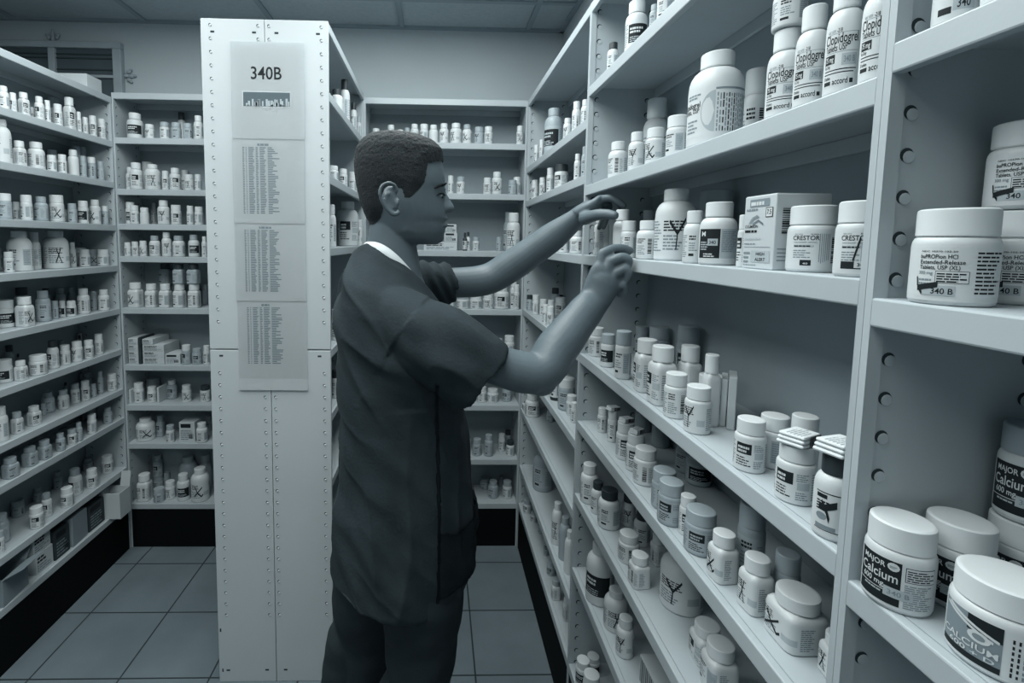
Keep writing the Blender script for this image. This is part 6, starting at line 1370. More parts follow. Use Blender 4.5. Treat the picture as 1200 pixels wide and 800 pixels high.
q = 'cartons on the end rack'
y0 = YB + .02
for i in range(4):
    carton('carton', ('lowest', 'second lowest', 'second highest', 'topmost')[i] + ' small carton in the stack of four on the sixth end rack shelf', -1.436, -1.392, y0, y0 + .12, .8904 + i * .0305, .8904 + i * .0305 + .0293, M['carton'], '-y', 1, q, seed=10 + i)
carton('carton', 'slim dark carton standing upright beside the stack of four small cartons', -1.387, -1.375, y0 - .005, y0 + .11, .8904, 1.016, M['carton_dark'], '-y', 0, q)
for i in range(3):
    carton('carton', ('lowest', 'middle', 'third')[i] + ' long white carton in the wide stack on the sixth end rack shelf', -1.371, -1.272, y0, y0 + .14, .8904 + i * .0305, .8904 + i * .0305 + .0293, M['carton'], '-y', 1, q, seed=20 + i)
carton('carton', 'short white carton lying topmost on the wide stack of white cartons', -1.371, -1.322, y0, y0 + .14, .9822, 1.0075, M['carton'], '-y', 1, q, seed=24)
carton('carton', 'wide low carton between the white carton stack and a foil topped bottle', -1.268, -1.198, y0, y0 + .1, .8904, .938, M['carton'], '-y', 2, q, seed=25)
carton('carton', 'thin pale carton standing at the corner post on the seventh end rack shelf', -1.443, -1.4335, y0, y0 + .08, .6994, .764, M['carton'], '-y', 0, q)
carton('carton', 'thin pale carton standing mid shelf beside a bottle on the seventh end rack shelf', -1.3185, -1.309, y0 + .01, y0 + .09, .6994, .772, M['carton'], '-y', 0, q)
carton('carton', 'square white carton with a printed face on the eighth end rack shelf', -1.215, -1.142, y0, y0 + .07, .5144, .609, M['carton'], '-y', 2, q, seed=27)

q = 'cartons on the rack behind the man'
carton('carton', 'flat white carton lowest in the stack beside the chin of the man', -.06, .096, YB + .03, YB + .13, 1.4384, 1.477, M['carton'], '-y', 1, q, seed=30)
carton('carton', 'white carton in the middle of the stack beside the chin of the man', .036, .096, YB + .03, YB + .12, 1.4786, 1.521, M['carton'], '-y', 2, q, seed=31)
carton('carton', 'small carton topmost in the stack beside the chin of the man', .042, .092, YB + .035, YB + .11, 1.5226, 1.560, M['carton'], '-y', 2, q, seed=32)

q = 'cartons on the long rack'
carton('carton', 'flat white carton in the far corner of the long rack below the elbow', .414, .475, 2.222, 2.260, .6954, .722, M['carton'], '-x,-y', 1, q, seed=33)
carton('carton', 'white tablet carton with a high alert sticker on the hand height shelf', .418, .4875, .6005, .6625, 1.4474, 1.542, M['carton'], '-x,-y', 4, q, seed=40)
carton('carton', 'thin white carton standing behind a pill bottle, first of the pair', .478, .532, .822, .831, 1.1694, 1.250, M['carton'], '-y', 0, q, 1.03)
carton('carton', 'thin white carton standing behind a pill bottle, second of the pair', .482, .536, .804, .816, 1.1694, 1.258, M['carton'], '-y', 0, q, 1.03)
carton('carton', 'striped white carton on the lower shelf beside a pill jug', .452, .535, .885, .985, .5304, .59, M['carton'], '-x,-y', 3, q, seed=42)
carton('carton', 'blank white card box lying on top of the wall rack by the window', XF - .17, XF - .03, 2.17, 2.262, 2.1004, 2.165, M['carton'], '-y', 0, 'box on the wall rack')


def leaflet(label, c, rz, size=(.032, .022, .011), tilt=0.05):
    """folded package leaflet with a barcode, resting on a cap"""
    t = thing('folded_leaflet', label, 'leaflet', c, rz, 'leaflets on bottle caps')
    w, d, h = size[0] / 2, size[1] / 2, size[2]
    bm = bmesh.new()
    for i in range(3):
        z0 = h * i / 3
        box(bm, -w * (1 - .03 * i), w * (1 - .02 * i), -d, d * (1 - .05 * i), z0 + .0002, z0 + h / 3 - .0003, 0, h / 7)
    bm.transform(Matrix.Rotation(tilt, 4, 'Y'))
    obj('paper', bm, M['sheet'], t)
    bm = bmesh.new()
    rng = random.Random(int(abs(c[1]) * 1e4))
    P_ = Print(bm, lambda u, v, l: (-w + u * 2 * w, -d - .0003 - .0001 * l, v * h), 1.0)
    P_.bars(rng, .35, .97, .08, .92, 15, 0)
    P_ = Print(bm, lambda u, v, l: (-w + u * 2 * w, -d + v * 2 * d * .9, h + .0001 + .0001 * l), 1.0)
    P_.lines(rng, .05, .9, .15, .85, 5, 1, .22)
    bm.transform(Matrix.Rotation(tilt, 4, 'Y'))
    obj('print', bm, [M['ink'], M['ink_grey']], t)
leaflet('folded leaflet with a barcode on the cap beside the dark capped bottle', (0.4416, 0.5676, 1.2388), 0.5, (0.0425, 0.0300, 0.0150))
leaflet('folded leaflet with a barcode on the dark cap near the upright', (0.4293, 0.493, 1.2596), 0.35, (0.0425, 0.0300, 0.0150))
leaflet('folded leaflet on a bottle cap, shelf of grey lidded jars, beside its twin', (0.4519, 1.1163, 1.0601), 0.4, (0.0306, 0.0216, 0.0108))
leaflet('folded leaflet on a bottle cap just before the open topped bottle', (0.4529, 1.0574, 1.0565), 0.6, (0.0306, 0.0216, 0.0108))
leaflet('folded leaflet on a bottle cap next to the far post, jar shelf', (0.4561, 1.2134, 1.0542), 0.3, (0.0306, 0.0216, 0.0108))


# ------------------------------------------------------------------ the man
from mathutils import noise as mnoise
from mathutils.bvhtree import BVHTree
M['skin'] = mat('skin', 0.135, 0.45, 0.35, 0.06, 30.0, 0.06, 220)
M['scrub'] = mat('scrub_cloth', 0.042, 0.85, 0.12, 0.10, 25.0, 0.25, 160)
M['trouser'] = mat('trouser_cloth', 0.036, 0.85, 0.12, 0.10, 25.0, 0.25, 160)
M['tee'] = mat('white_tee_cloth', 0.72, 0.8, 0.15, 0.04, 30.0, 0.2, 200)
M['hair'] = mat('dark_hair', 0.016, 0.6, 0.3, 0.75, 420.0, 0.9, 700, col=(0.0095, 0.0165, 0.0205, 1))
M['brow'] = mat('eyebrow_hair', 0.008, 0.7, 0.2)
M['eye'] = mat('eye_white', 0.20, 0.25, 0.5)
M['iris'] = mat('eye_iris', 0.008, 0.15, 0.5)
M['shoe'] = mat('shoe_leather', 0.03, 0.5, 0.3)


def loft(bm, rings, c0=0.0, c1=0.0):
    """closed loft; c0 / c1 sink the end caps inwards"""
    vr = [[bm.verts.new(p) for p in r] for r in rings]
    n = len(vr[0])
    for a, b in zip(vr[:-1], vr[1:]):
        for i in range(n):
            bm.faces.new((a[i], a[(i + 1) % n], b[(i + 1) % n], b[i]))
    for r, nxt, c, flip in ((vr[0], vr[1], c0, True), (vr[-1], vr[-2], c1, False)):
        ctr = sum((v.co for v in r), Vector()) / n
        nc = sum((v.co for v in nxt), Vector()) / n
        d = (nc - ctr).normalized() if (nc - ctr).length > 1e-6 else Vector()
        cv = bm.verts.new(ctr + d * c)
        for i in range(n):
            q = (r[i], r[(i + 1) % n], cv)
            bm.faces.new(q[::-1] if flip else q)


def limb(bm, pts, rad, up=(0, 0, 1), seg=20, c0=0.0, c1=0.0, round_end=True):
    """tapered tube along PTS; RAD: radius or (radius along up, radius across) per point"""
    pts = [Vector(p) for p in pts]
    rings = []
    n = len(pts)
    P2, R2 = [], []
    for i in range(n - 1):          # Catmull-Rom refine
        p0, p1, p2, p3 = pts[max(i - 1, 0)], pts[i], pts[i + 1], pts[min(i + 2, n - 1)]
        ra = rad[i] if isinstance(rad[i], tuple) else (rad[i], rad[i])
        rb = rad[i + 1] if isinstance(rad[i + 1], tuple) else (rad[i + 1], rad[i + 1])
        K = 6
        for k in range(K + (1 if i == n - 2 else 0)):
            t = k / K
            P2.append(0.5 * ((2 * p1) + (p2 - p0) * t + (2 * p0 - 5 * p1 + 4 * p2 - p3) * t * t + (3 * p1 - p0 - 3 * p2 + p3) * t ** 3))
            s = t * t * (3 - 2 * t)
            R2.append((ra[0] + (rb[0] - ra[0]) * s, ra[1] + (rb[1] - ra[1]) * s))
    if round_end:
        d = (P2[-1] - P2[-2]).normalized()
        r = R2[-1]
        m = 0.5 * (r[0] + r[1])
        e = P2[-1]
        for q in (0.4, 0.7, 0.9):
            P2.append(e + d * m * q)
            s = math.sqrt(1 - q * q)
            R2.append((r[0] * s, r[1] * s))
    for i, p in enumerate(P2):
        d = (P2[min(i + 1, len(P2) - 1)] - P2[max(i - 1, 0)]).normalized()
        b = Vector(up) - d * d.dot(Vector(up))
        b.normalize()
        a = d.cross(b)
        rings.append([p + b * (R2[i][0] * math.cos(2 * PI * k / seg)) + a * (R2[i][1] * math.sin(2 * PI * k / seg)) for k in range(seg)])
    loft(bm, rings, c0, c1)


def ball(bm, c, r, seg=14):
    m = Matrix.Translation(c) @ Matrix.Diagonal((r[0], r[1], r[2], 1))
    bmesh.ops.create_uvsphere(bm, u_segments=seg, v_segments=seg // 2 + 1, radius=1.0, matrix=m)


def solid(bm, voxel, smooth):
    """one continuous surface from overlapping closed shapes"""
    me = bpy.data.meshes.new('merge')
    bmesh.ops.recalc_face_normals(bm, faces=bm.faces)
    bm.to_mesh(me)
    bm.free()
    o = bpy.data.objects.new('merge', me)
    COLL.objects.link(o)
    r = o.modifiers.new('r', 'REMESH')
    r.mode = 'VOXEL'
    r.voxel_size = voxel
    s = o.modifiers.new('s', 'SMOOTH')
    s.factor = 0.5
    s.iterations = smooth
    dg = bpy.context.evaluated_depsgraph_get()
    out = bpy.data.meshes.new_from_object(o.evaluated_get(dg))
    bpy.data.objects.remove(o, do_unlink=True)
    bpy.data.meshes.remove(me)
    for p in out.polygons:
        p.use_smooth = True
    return out


YC = 1.08
man = thing('person', 'man in dark scrubs reaching both hands to a bottle on the long rack', 'person', (-0.10, YC, 0.0))
MI = Matrix.Translation(-Vector(man.location))


def man_part(name, me, m):
    me.transform(MI)
    me.name = name
    return link(name, me, m, man)


# --- body: head, neck, arms and hands, trunk and legs in one surface
bm = bmesh.new()
HEAD = [  # back and front of the slice (points on the middle plane), half width
    ((-0.1209, 1.0800, 1.7019), (-0.0716, 1.0800, 1.7019), .030), ((-0.1447, 1.0800, 1.6952), (-0.0385, 1.0800, 1.6971), .052), ((-0.1593, 1.0800, 1.6851), (-0.0127, 1.0800, 1.6876), .064),
    ((-0.1685, 1.0800, 1.6697), (0.0040, 1.0800, 1.6726), .072), ((-0.1722, 1.0800, 1.6408), (0.0117, 1.0800, 1.6437), .0765), ((-0.1723, 1.0800, 1.6154), (0.0166, 1.0800, 1.6183), .078),
    ((-0.1696, 1.0800, 1.5973), (0.0177, 1.0800, 1.6001), .077), ((-0.1669, 1.0800, 1.5845), (0.0157, 1.0800, 1.5873), .0755), ((-0.1632, 1.0800, 1.5700), (0.0143, 1.0800, 1.5726), .0745),
    ((-0.1596, 1.0800, 1.5554), (0.0164, 1.0800, 1.5579), .0725), ((-0.1541, 1.0800, 1.5408), (0.0193, 1.0800, 1.5432), .069), ((-0.1486, 1.0800, 1.5280), (0.0204, 1.0800, 1.5303), .065),
    ((-0.1449, 1.0800, 1.5188), (0.0177, 1.0800, 1.5210), .062), ((-0.1412, 1.0800, 1.5078), (0.0188, 1.0800, 1.5099), .059), ((-0.1338, 1.0800, 1.4949), (0.0171, 1.0800, 1.4969), .055),
    ((-0.1189, 1.0800, 1.4821), (0.0126, 1.0800, 1.4838), .048), ((-0.0928, 1.0800, 1.4713), (0.0005, 1.0800, 1.4715), .034)]
SEG = 40
rings = []
for (b, f, w) in HEAD:
    b, f = Vector(b), Vector(f)
    c, h = (b + f) / 2, (f - b) / 2
    ring = []
    for k in range(SEG):
        a = 2 * PI * k / SEG
        ca, sa = math.cos(a), math.sin(a)
        e = 2.25
        ex = abs(ca) ** (2 / e) * (1 if ca >= 0 else -1)
        ey = abs(sa) ** (2 / e) * (1 if sa >= 0 else -1)
        tw = 1.0 - (0.20 * max(0, ca) ** 1.5)
        ring.append(c + h * ex + Vector((0, w * ey * tw, 0)))
    rings.append(ring)
loft(bm, rings[::-1])
# nose, lips, chin, brow ridge, cheek bones
NOSE = [((0.0030, 1.0800, 1.5926), (0.0171, 1.0800, 1.5928), .0075), ((0.0013, 1.0800, 1.5797), (0.0221, 1.0800, 1.5800), .0085), ((0.0014, 1.0800, 1.5687), (0.0289, 1.0800, 1.5691), .0105), ((0.0015, 1.0800, 1.5595), (0.0350, 1.0800, 1.5600), .0135),
        ((0.0016, 1.0800, 1.5522), (0.0391, 1.0800, 1.5527), .0165), ((0.0016, 1.0800, 1.5457), (0.0370, 1.0800, 1.5462), .0165), ((0.0017, 1.0800, 1.5402), (0.0287, 1.0800, 1.5405), .0125)]
rings = []
for (b, f, w) in NOSE:
    b, f = Vector(b), Vector(f)
    c, h = (b + f) / 2, (f - b) / 2
    rings.append([c + h * math.cos(2 * PI * k / 20) + Vector((0, w * math.sin(2 * PI * k / 20) * (1.0 - 0.45 * max(0, math.cos(2 * PI * k / 20))), 0)) for k in range(20)])
loft(bm, rings[::-1])
for (p, r) in (((0.0158, 1.0800, 1.5280), (.0105, .020, .0048)), ((0.0141, 1.0800, 1.5130), (.011, .019, .0056)), ((0.0032, 1.0800, 1.4864), (.013, .018, .012)), ((0.0075, 1.0800, 1.6009), (.0075, .034, .006))):
    ball(bm, p, r)
for s in (-1, 1):
    # jaw angle
    ball(bm, Vector((-0.0632, 1.0800, 1.5088)) + Vector((0, s * .045, 0)), (.030, .014, .020))
    # ear: a rim, the bowl, and the lobe
    yy = s * .079
    rim = [(-0.0732, 0.9980, 1.5674), (-0.0776, 0.9980, 1.5792), (-0.0887, 0.9980, 1.5833), (-0.0997, 0.9980, 1.5780), (-0.1040, 0.9980, 1.5653), (-0.0997, 0.9980, 1.5484), (-0.0911, 0.9980, 1.5349), (-0.0791, 0.9980, 1.5266), (-0.0714, 0.9980, 1.5301)]
    out_ = [.0, .004, .009, .012, .013, .011, .008, .004, .001]
    limb(bm, [Vector(p) + Vector((0, yy + s * (o_ + .001), 0)) for p, o_ in zip(rim, out_)], [.0036] * 4 + [.0038] * 3 + [.005, .0045], (0, 1, 0), 10)
    inner = [(-0.0775, 0.9980, 1.5504), (-0.0860, 0.9980, 1.5639), (-0.0937, 0.9980, 1.5621), (-0.0911, 0.9980, 1.5451), (-0.0817, 0.9980, 1.5368)]
    limb(bm, [Vector(p) + Vector((0, yy + s * o_, 0)) for p, o_ in zip(inner, (.002, .004, .007, .006, .003))], [.0030] * 5, (0, 1, 0), 8)
    ball(bm, Vector((-0.0877, 0.9980, 1.5554)) + Vector((0, yy * .985, 0)), (.015, .006, .025))
    limb(bm, [Vector((-0.0706, 0.9980, 1.5556)) + Vector((0, yy + s * .001, 0)), Vector((-0.0732, 0.9980, 1.5471)) + Vector((0, yy + s * .003, 0)), Vector((-0.0740, 0.9980, 1.5386)) + Vector((0, yy + s * .002, 0))], [.003, .004, .003], (0, 1, 0), 8)
# neck and trunk
TR = [((-0.1430, 1.0800, 1.5336), (-0.0633, 1.0800, 1.5273), .050), ((-0.1467, 1.0800, 1.5077), (-0.0520, 1.0800, 1.5015), .053), ((-0.1505, 1.0800, 1.4817), (-0.0443, 1.0800, 1.4719), .055), ((-0.1580, 1.0800, 1.4556), (-0.0385, 1.0800, 1.4383), .058),
      ((-0.1673, 1.0800, 1.4293), (-0.0307, 1.0800, 1.4008), .066), ((-0.1805, 1.0800, 1.3879), (-0.0134, 1.0800, 1.3594), .095), ((-0.1883, 1.0800, 1.3311), (0.0021, 1.0800, 1.3214), .130), ((-0.1924, 1.0800, 1.2547), (0.0142, 1.0800, 1.2562), .145),
      ((-0.1928, 1.0800, 1.1578), (0.0288, 1.0800, 1.1590), .15), ((-0.1916, 1.0800, 1.0198), (0.0402, 1.0800, 1.0203), .15), ((-0.2000, 1.0800, 0.8787), (0.0460, 1.0800, 0.8785), .165), ((-0.1967, 1.0800, 0.7554), (0.0437, 1.0800, 0.7545), .165)]
rings = []
for (b, f, w) in TR:
    b, f = Vector(b), Vector(f)
    c, h = (b + f) / 2, (f - b) / 2
    rings.append([c + h * math.cos(2 * PI * k / 32) + Vector((0, w * math.sin(2 * PI * k / 32), 0)) for k in range(32)])
loft(bm, rings[::-1])
# arms: near (right) and far (left)
S1, E1, W1 = (-0.0858, 0.9650, 1.3133), (0.1865, 0.9200, 1.2288), (0.3312, 1.0050, 1.3638)
limb(bm, [(-0.1276, 1.0300, 1.2928), S1, (0.0399, 0.9180, 1.2731), E1, (0.2403, 0.9500, 1.2726), (0.2979, 0.9850, 1.3308), W1, (0.3476, 1.0050, 1.3995)], [.035, .036, .036, (.042, .040), (.042, .041), (.034, .036), (.024, .032), (.022, .036)], (0.2, 1, 0.2), 24)
ball(bm, Vector((0.2031, 0.9180, 1.2111)), (.030, .028, .026))
S2, E2, W2 = (-0.1288, 1.2500, 1.3616), (0.1298, 1.3100, 1.3772), (0.3579, 1.2350, 1.5467)
limb(bm, [(-0.1624, 1.1500, 1.3624), S2, (0.0197, 1.2900, 1.3685), E2, (0.1971, 1.3050, 1.4149), (0.2846, 1.2750, 1.4818), W2, (0.3774, 1.2300, 1.5616)], [.045, .045, .040, (.042, .041), (.043, .042), (.038, .040), (.023, .030), (.022, .032)], (0, 0.3, 1), 24)


def hand(knuckles, wrist, fingers, thumb, palm_r, up):
    for kx in knuckles:
        limb(bm, [wrist, (Vector(wrist) * 0.45 + Vector(kx) * 0.55), kx], [(.014, .019), (.0125, .014), (.0095, .0105)], up, 14)
    for f, r in fingers:
        limb(bm, f, [r, r * .96, r * .92, r * .80][:len(f)], up, 12)
    limb(bm, thumb[0], thumb[1], up, 12)


# near hand: back of the hand to the camera, index finger and thumb closing on a bottle, the others curled
KN1 = [(0.3428, 1.0080, 1.4576), (0.3576, 0.9980, 1.4423), (0.3677, 0.9940, 1.4182), (0.3686, 0.9980, 1.3898)]
hand(KN1, W1, [
    ([(0.3428, 1.0080, 1.4576), (0.3669, 1.0120, 1.4676), (0.3863, 1.0160, 1.4686), (0.4050, 1.0220, 1.4643)], .0104),
    ([(0.3576, 0.9980, 1.4423), (0.3769, 0.9940, 1.4506), (0.3904, 0.9920, 1.4456), (0.3925, 0.9980, 1.4322)], .0106),
    ([(0.3677, 0.9940, 1.4182), (0.3843, 0.9900, 1.4273), (0.3919, 0.9900, 1.4135), (0.3868, 1.0000, 1.3968)], .0102),
    ([(0.3686, 0.9980, 1.3898), (0.3829, 0.9940, 1.3938), (0.3903, 0.9980, 1.3811), (0.3823, 1.0040, 1.3716)], .0084)],
    ([(0.3413, 1.0180, 1.3984), (0.3629, 1.0220, 1.4343), (0.3838, 1.0220, 1.4524), (0.3997, 1.0220, 1.4607)], [.0135, .0115, .0100, .0090]), 0, (0, 1, 0))
limb(bm, [W1, (0.3513, 1.0020, 1.4140), (0.3585, 1.0040, 1.4298)], [(.016, .034), (.014, .036), (.011, .030)], (0.1, 1, 0.1), 20)
# far hand: seen from the thumb side, fingers arched over the bottle's cap, thumb stretched along
KN2 = [(0.3961, 1.2050, 1.5861), (0.4069, 1.2250, 1.5890), (0.4130, 1.2430, 1.5864), (0.4140, 1.2580, 1.5790)]
hand(KN2, W2, [
    ([(0.3961, 1.2050, 1.5861), (0.4198, 1.1950, 1.5886), (0.4364, 1.1880, 1.5801), (0.4495, 1.1830, 1.5697)], .0096),
    ([(0.4069, 1.2250, 1.5890), (0.4358, 1.2220, 1.5892), (0.4533, 1.2160, 1.5764), (0.4581, 1.2100, 1.5614)], .0096),
    ([(0.4130, 1.2430, 1.5864), (0.4362, 1.2460, 1.5763), (0.4309, 1.2460, 1.5462), (0.4222, 1.2430, 1.5201)], .0090),
    ([(0.4140, 1.2580, 1.5790), (0.4319, 1.2640, 1.5667), (0.4263, 1.2640, 1.5405), (0.4170, 1.2600, 1.5184)], .0080)],
    ([(0.3599, 1.2050, 1.5390), (0.3766, 1.1600, 1.5451), (0.3913, 1.1320, 1.5457), (0.4034, 1.1160, 1.5421)], [.0175, .0140, .0120, .0105]), 0, (0, 0.2, 1))
limb(bm, [W2, (0.3792, 1.2220, 1.5611), (0.3971, 1.2200, 1.5780)], [(.020, .034), (.019, .036), (.012, .032)], (0, 0.3, 1), 20)
# legs
limb(bm, [(-0.0625, 1.0000, 0.9040), (-0.0281, 0.9850, 0.7419), (-0.0228, 0.9850, 0.5264), (-.062, .985, .47), (-.075, 1.0, .28), (-.085, 1.0, .06)], [.085, .078, .062, .052, .048, .034], (0, 1, 0), 24)
limb(bm, [(-0.1438, 1.1600, 0.7904), (-0.1636, 1.1800, 0.5970), (-0.1653, 1.1900, 0.4017), (-.195, 1.19, .47), (-.225, 1.19, .28), (-.245, 1.19, .06)], [.085, .074, .058, .050, .047, .034], (0, 1, 0), 24)
limb(bm, [(-0.0787, 1.0000, 0.8850), (-0.1144, 1.0800, 0.8582), (-0.1228, 1.1600, 0.7904)], [.09, .09, .09], (0, 0, 1), 24)
for (x, y) in ((-.085, 1.0), (-.245, 1.19)):
    limb(bm, [(x - .03, y, .045), (x + .06, y, .045), (x + .15, y, .03)], [(.035, .032), (.032, .038), (.018, .034)], (0, 0, 1), 16)
body = solid(bm, 0.0026, 5)
BV = BVHTree.FromPolygons([v.co for v in body.vertices], [tuple(p.vertices) for p in body.polygons])


def skin_at(p, side=-1):
    """the point of the face's near (-1) or far (+1) side level with P"""
    h = BV.ray_cast(Vector((p[0], YC + side * 0.4, p[2])), Vector((0, -side, 0)))
    return (h[0], h[1]) if h[0] else (Vector((p[0], YC + side * .06, p[2])), Vector((0, side, 0)))


# --- hair: short crop, grown off the head inside the hairline
HL = [(0.0852, 1.0800, 1.7763), (0.0188, 1.0800, 1.6638), (0.0141, 1.0600, 1.6505), (-0.0213, 1.0200, 1.6382), (-0.0234, 1.0100, 1.6137), (-0.0268, 1.0100, 1.5983), (-0.0452, 1.0000, 1.5748), (-0.0571, 1.0000, 1.5653), (-0.0657, 1.0000, 1.5677), (-0.0709, 1.0000, 1.5829), (-0.0880, 1.0000, 1.5902), (-0.1068, 1.0000, 1.5857), (-0.1136, 1.0000, 1.5670), (-0.1101, 1.0000, 1.5450), (-0.1158, 1.0200, 1.5272), (-0.1288, 1.0400, 1.5138), (-0.1531, 1.0600, 1.5088), (-0.2447, 1.0800, 1.5082), (-0.2423, 1.0800, 1.7700)]
hp = [(p[0], p[2]) for p in HL]


def inside_d(x, z):
    ins, dmin = False, 9
    for i in range(len(hp)):
        (x0, z0), (x1, z1) = hp[i], hp[(i + 1) % len(hp)]
        if (z0 > z) != (z1 > z) and x < (x1 - x0) * (z - z0) / (z1 - z0) + x0:
            ins = not ins
        dx, dz = x1 - x0, z1 - z0
        t = max(0, min(1, ((x - x0) * dx + (z - z0) * dz) / (dx * dx + dz * dz)))
        dmin = min(dmin, math.hypot(x - x0 - t * dx, z - z0 - t * dz))
    return dmin if ins else -dmin


ZH = HL[15][2] - .01
bmh = bmesh.new()
vm = {}
for p in body.polygons:
    c = p.center
    if c.z < ZH or c.x > HL[1][0] + .03 or abs(c.y - YC) > .086:
        continue
    d = inside_d(c.x, c.z)
    if d < 0.0 or (d < .02 and abs(c.y - YC) > .0815):
        continue
    vs = []
    for vi in p.vertices:
        if vi not in vm:
            v = body.vertices[vi]
            dd = max(0.0, inside_d(v.co.x, v.co.z))
            n3 = mnoise.noise(Vector((v.co.x * 160, v.co.y * 260, v.co.z * 260)))
            off = min(.0045, .0006 + dd * .2) * (1.0 + .22 * n3)
            if v.co.z > HL[4][2]:
                off += .0022 * max(0.0, min(1.0, (v.co.z - HL[4][2]) / .03)) * (1 + .3 * n3)
            vm[vi] = bmh.verts.new(v.co + v.normal * off)
        vs.append(vm[vi])
    f = bmh.faces.new(vs)
    f.smooth = True
hm = bpy.data.meshes.new('hair')
bmh.to_mesh(hm)
bmh.free()

# --- eyebrows and eyes
for s in (-1, 1):
    b2 = bmesh.new()
    pts = []
    for p in ((-0.0061, 1.0500, 1.5883), (0.0029, 1.0500, 1.5936), (0.0118, 1.0500, 1.5973), (0.0183, 1.0500, 1.5971)):
        q, n = skin_at(p, s)
        pts.append(q + n * .0006)
    limb(b2, pts, [.0012, .0024, .0026, .0016], (0, 0, 1), 8)
    me = bpy.data.meshes.new('eyebrow')
    b2.to_mesh(me)
    b2.free()
    man_part('eyebrow', me, M['brow'])
    q, n = skin_at((0.0076, 1.0500, 1.5743), s)
    b2 = bmesh.new()
    ball(b2, q - n * .0035, (.0072, .0062, .0052), 16)
    me = bpy.data.meshes.new('eye')
    b2.to_mesh(me)
    b2.free()
    eye = man_part('eye', me, M['eye'])
    q2, n2 = skin_at((0.0108, 1.0500, 1.5740), s)
    b2 = bmesh.new()
    ball(b2, q2 - n2 * .0012 + Vector((.0012, 0, 0)), (.0034, .0034, .0042), 12)
    me = bpy.data.meshes.new('iris')
    b2.to_mesh(me)
    b2.free()
    me.transform(MI)
    link('iris', me, M['iris'], eye)
    b2 = bmesh.new()
    pts = []
    for p in ((-0.0014, 1.0500, 1.5740), (0.0048, 1.0500, 1.5787), (0.0120, 1.0500, 1.5801), (0.0164, 1.0500, 1.5771)):
        q, n = skin_at(p, s)
        pts.append(q + n * .0010)
    limb(b2, pts, [.0008, .0013, .0015, .0010], (0, 0, 1), 8)
    me = bpy.data.meshes.new('eyelid')
    b2.to_mesh(me)
    b2.free()
    man_part('eyelid', me, M['brow'])
man_part('hair', hm, M['hair'])

# --- scrub top
bm = bmesh.new()
SH = [  # back, front, half width
    ((-0.1635, 1.0800, 1.4611), (-0.0267, 1.0800, 1.3782), .078), ((-0.1710, 1.0800, 1.4554), (-0.0153, 1.0800, 1.3650), .088), ((-0.1841, 1.0800, 1.4366), (0.0019, 1.0800, 1.3443), .128), ((-0.1972, 1.0800, 1.4065), (0.0173, 1.0800, 1.3216), .172),
    ((-0.2050, 1.0800, 1.3594), (0.0309, 1.0800, 1.2910), .190), ((-0.2082, 1.0800, 1.2833), (0.0431, 1.0800, 1.2371), .190), ((-0.2097, 1.0800, 1.1966), (0.0535, 1.0800, 1.1788), .184), ((-0.2045, 1.0800, 1.1088), (0.0642, 1.0800, 1.1040), .180),
    ((-0.2031, 1.0800, 1.0197), (0.0752, 1.0800, 1.0204), .182), ((-0.2074, 1.0800, 0.9395), (0.0843, 1.0800, 0.9397), .188), ((-0.2128, 1.0800, 0.8583), (0.0905, 1.0800, 0.8621), .194), ((-0.2161, 1.0800, 0.7968), (0.0886, 1.0800, 0.8002), .198), ((-0.2174, 1.0800, 0.7513), (0.0815, 1.0800, 0.7439), .198)]
rings = []
for si, (b, f, w) in enumerate(SH):
    lift = (.030, .030, .018, .004)[si] if si < 4 else 0.0
    b, f = Vector(b), Vector(f)
    c, h = (b + f) / 2, (f - b) / 2
    e = 2.3
    ring = []
    for k in range(48):
        a = 2 * PI * k / 48
        ca, sa = math.cos(a), math.sin(a)
        ring.append(c + h * (abs(ca) ** (2 / e) * (1 if ca >= 0 else -1)) + Vector((0, w * (abs(sa) ** (2 / e) * (1 if sa >= 0 else -1)), lift * sa * sa)))
    rings.append(ring)
loft(bm, rings[::-1], c0=0.05)
limb(bm, [(-0.1157, 1.0200, 1.3290), (-0.0779, 0.9500, 1.3327), (-0.0139, 0.9180, 1.2973), (0.0399, 0.9140, 1.2592), (0.0908, 0.9140, 1.2216)], [.052, (.060, .062), (.068, .070), (.071, .073), (.070, .073)], (0, 1, 0.3), 28, c1=0.03, round_end=False)
limb(bm, [(-0.1694, 1.1300, 1.3603), (-0.1273, 1.2350, 1.3587), (-0.0470, 1.2700, 1.3651), (0.0379, 1.2950, 1.3706)], [.068, .070, (.062, .060), (.052, .050)], (0, 0.3, 1), 28, c1=0.04, round_end=False)
shirt = solid(bm, 0.0042, 6)
SHC = Vector((-0.0670, 1.0800, 1.1585))
zw = (-0.0762, 1.0800, 1.0599)[2]
near_sleeve_a, near_sleeve_b = Vector((-0.0924, 0.9450, 1.3400)), Vector((0.0908, 0.9140, 1.2216))
sl_axis = (near_sleeve_b - near_sleeve_a).normalized()
NRM = [v.normal.copy() for v in shirt.vertices]
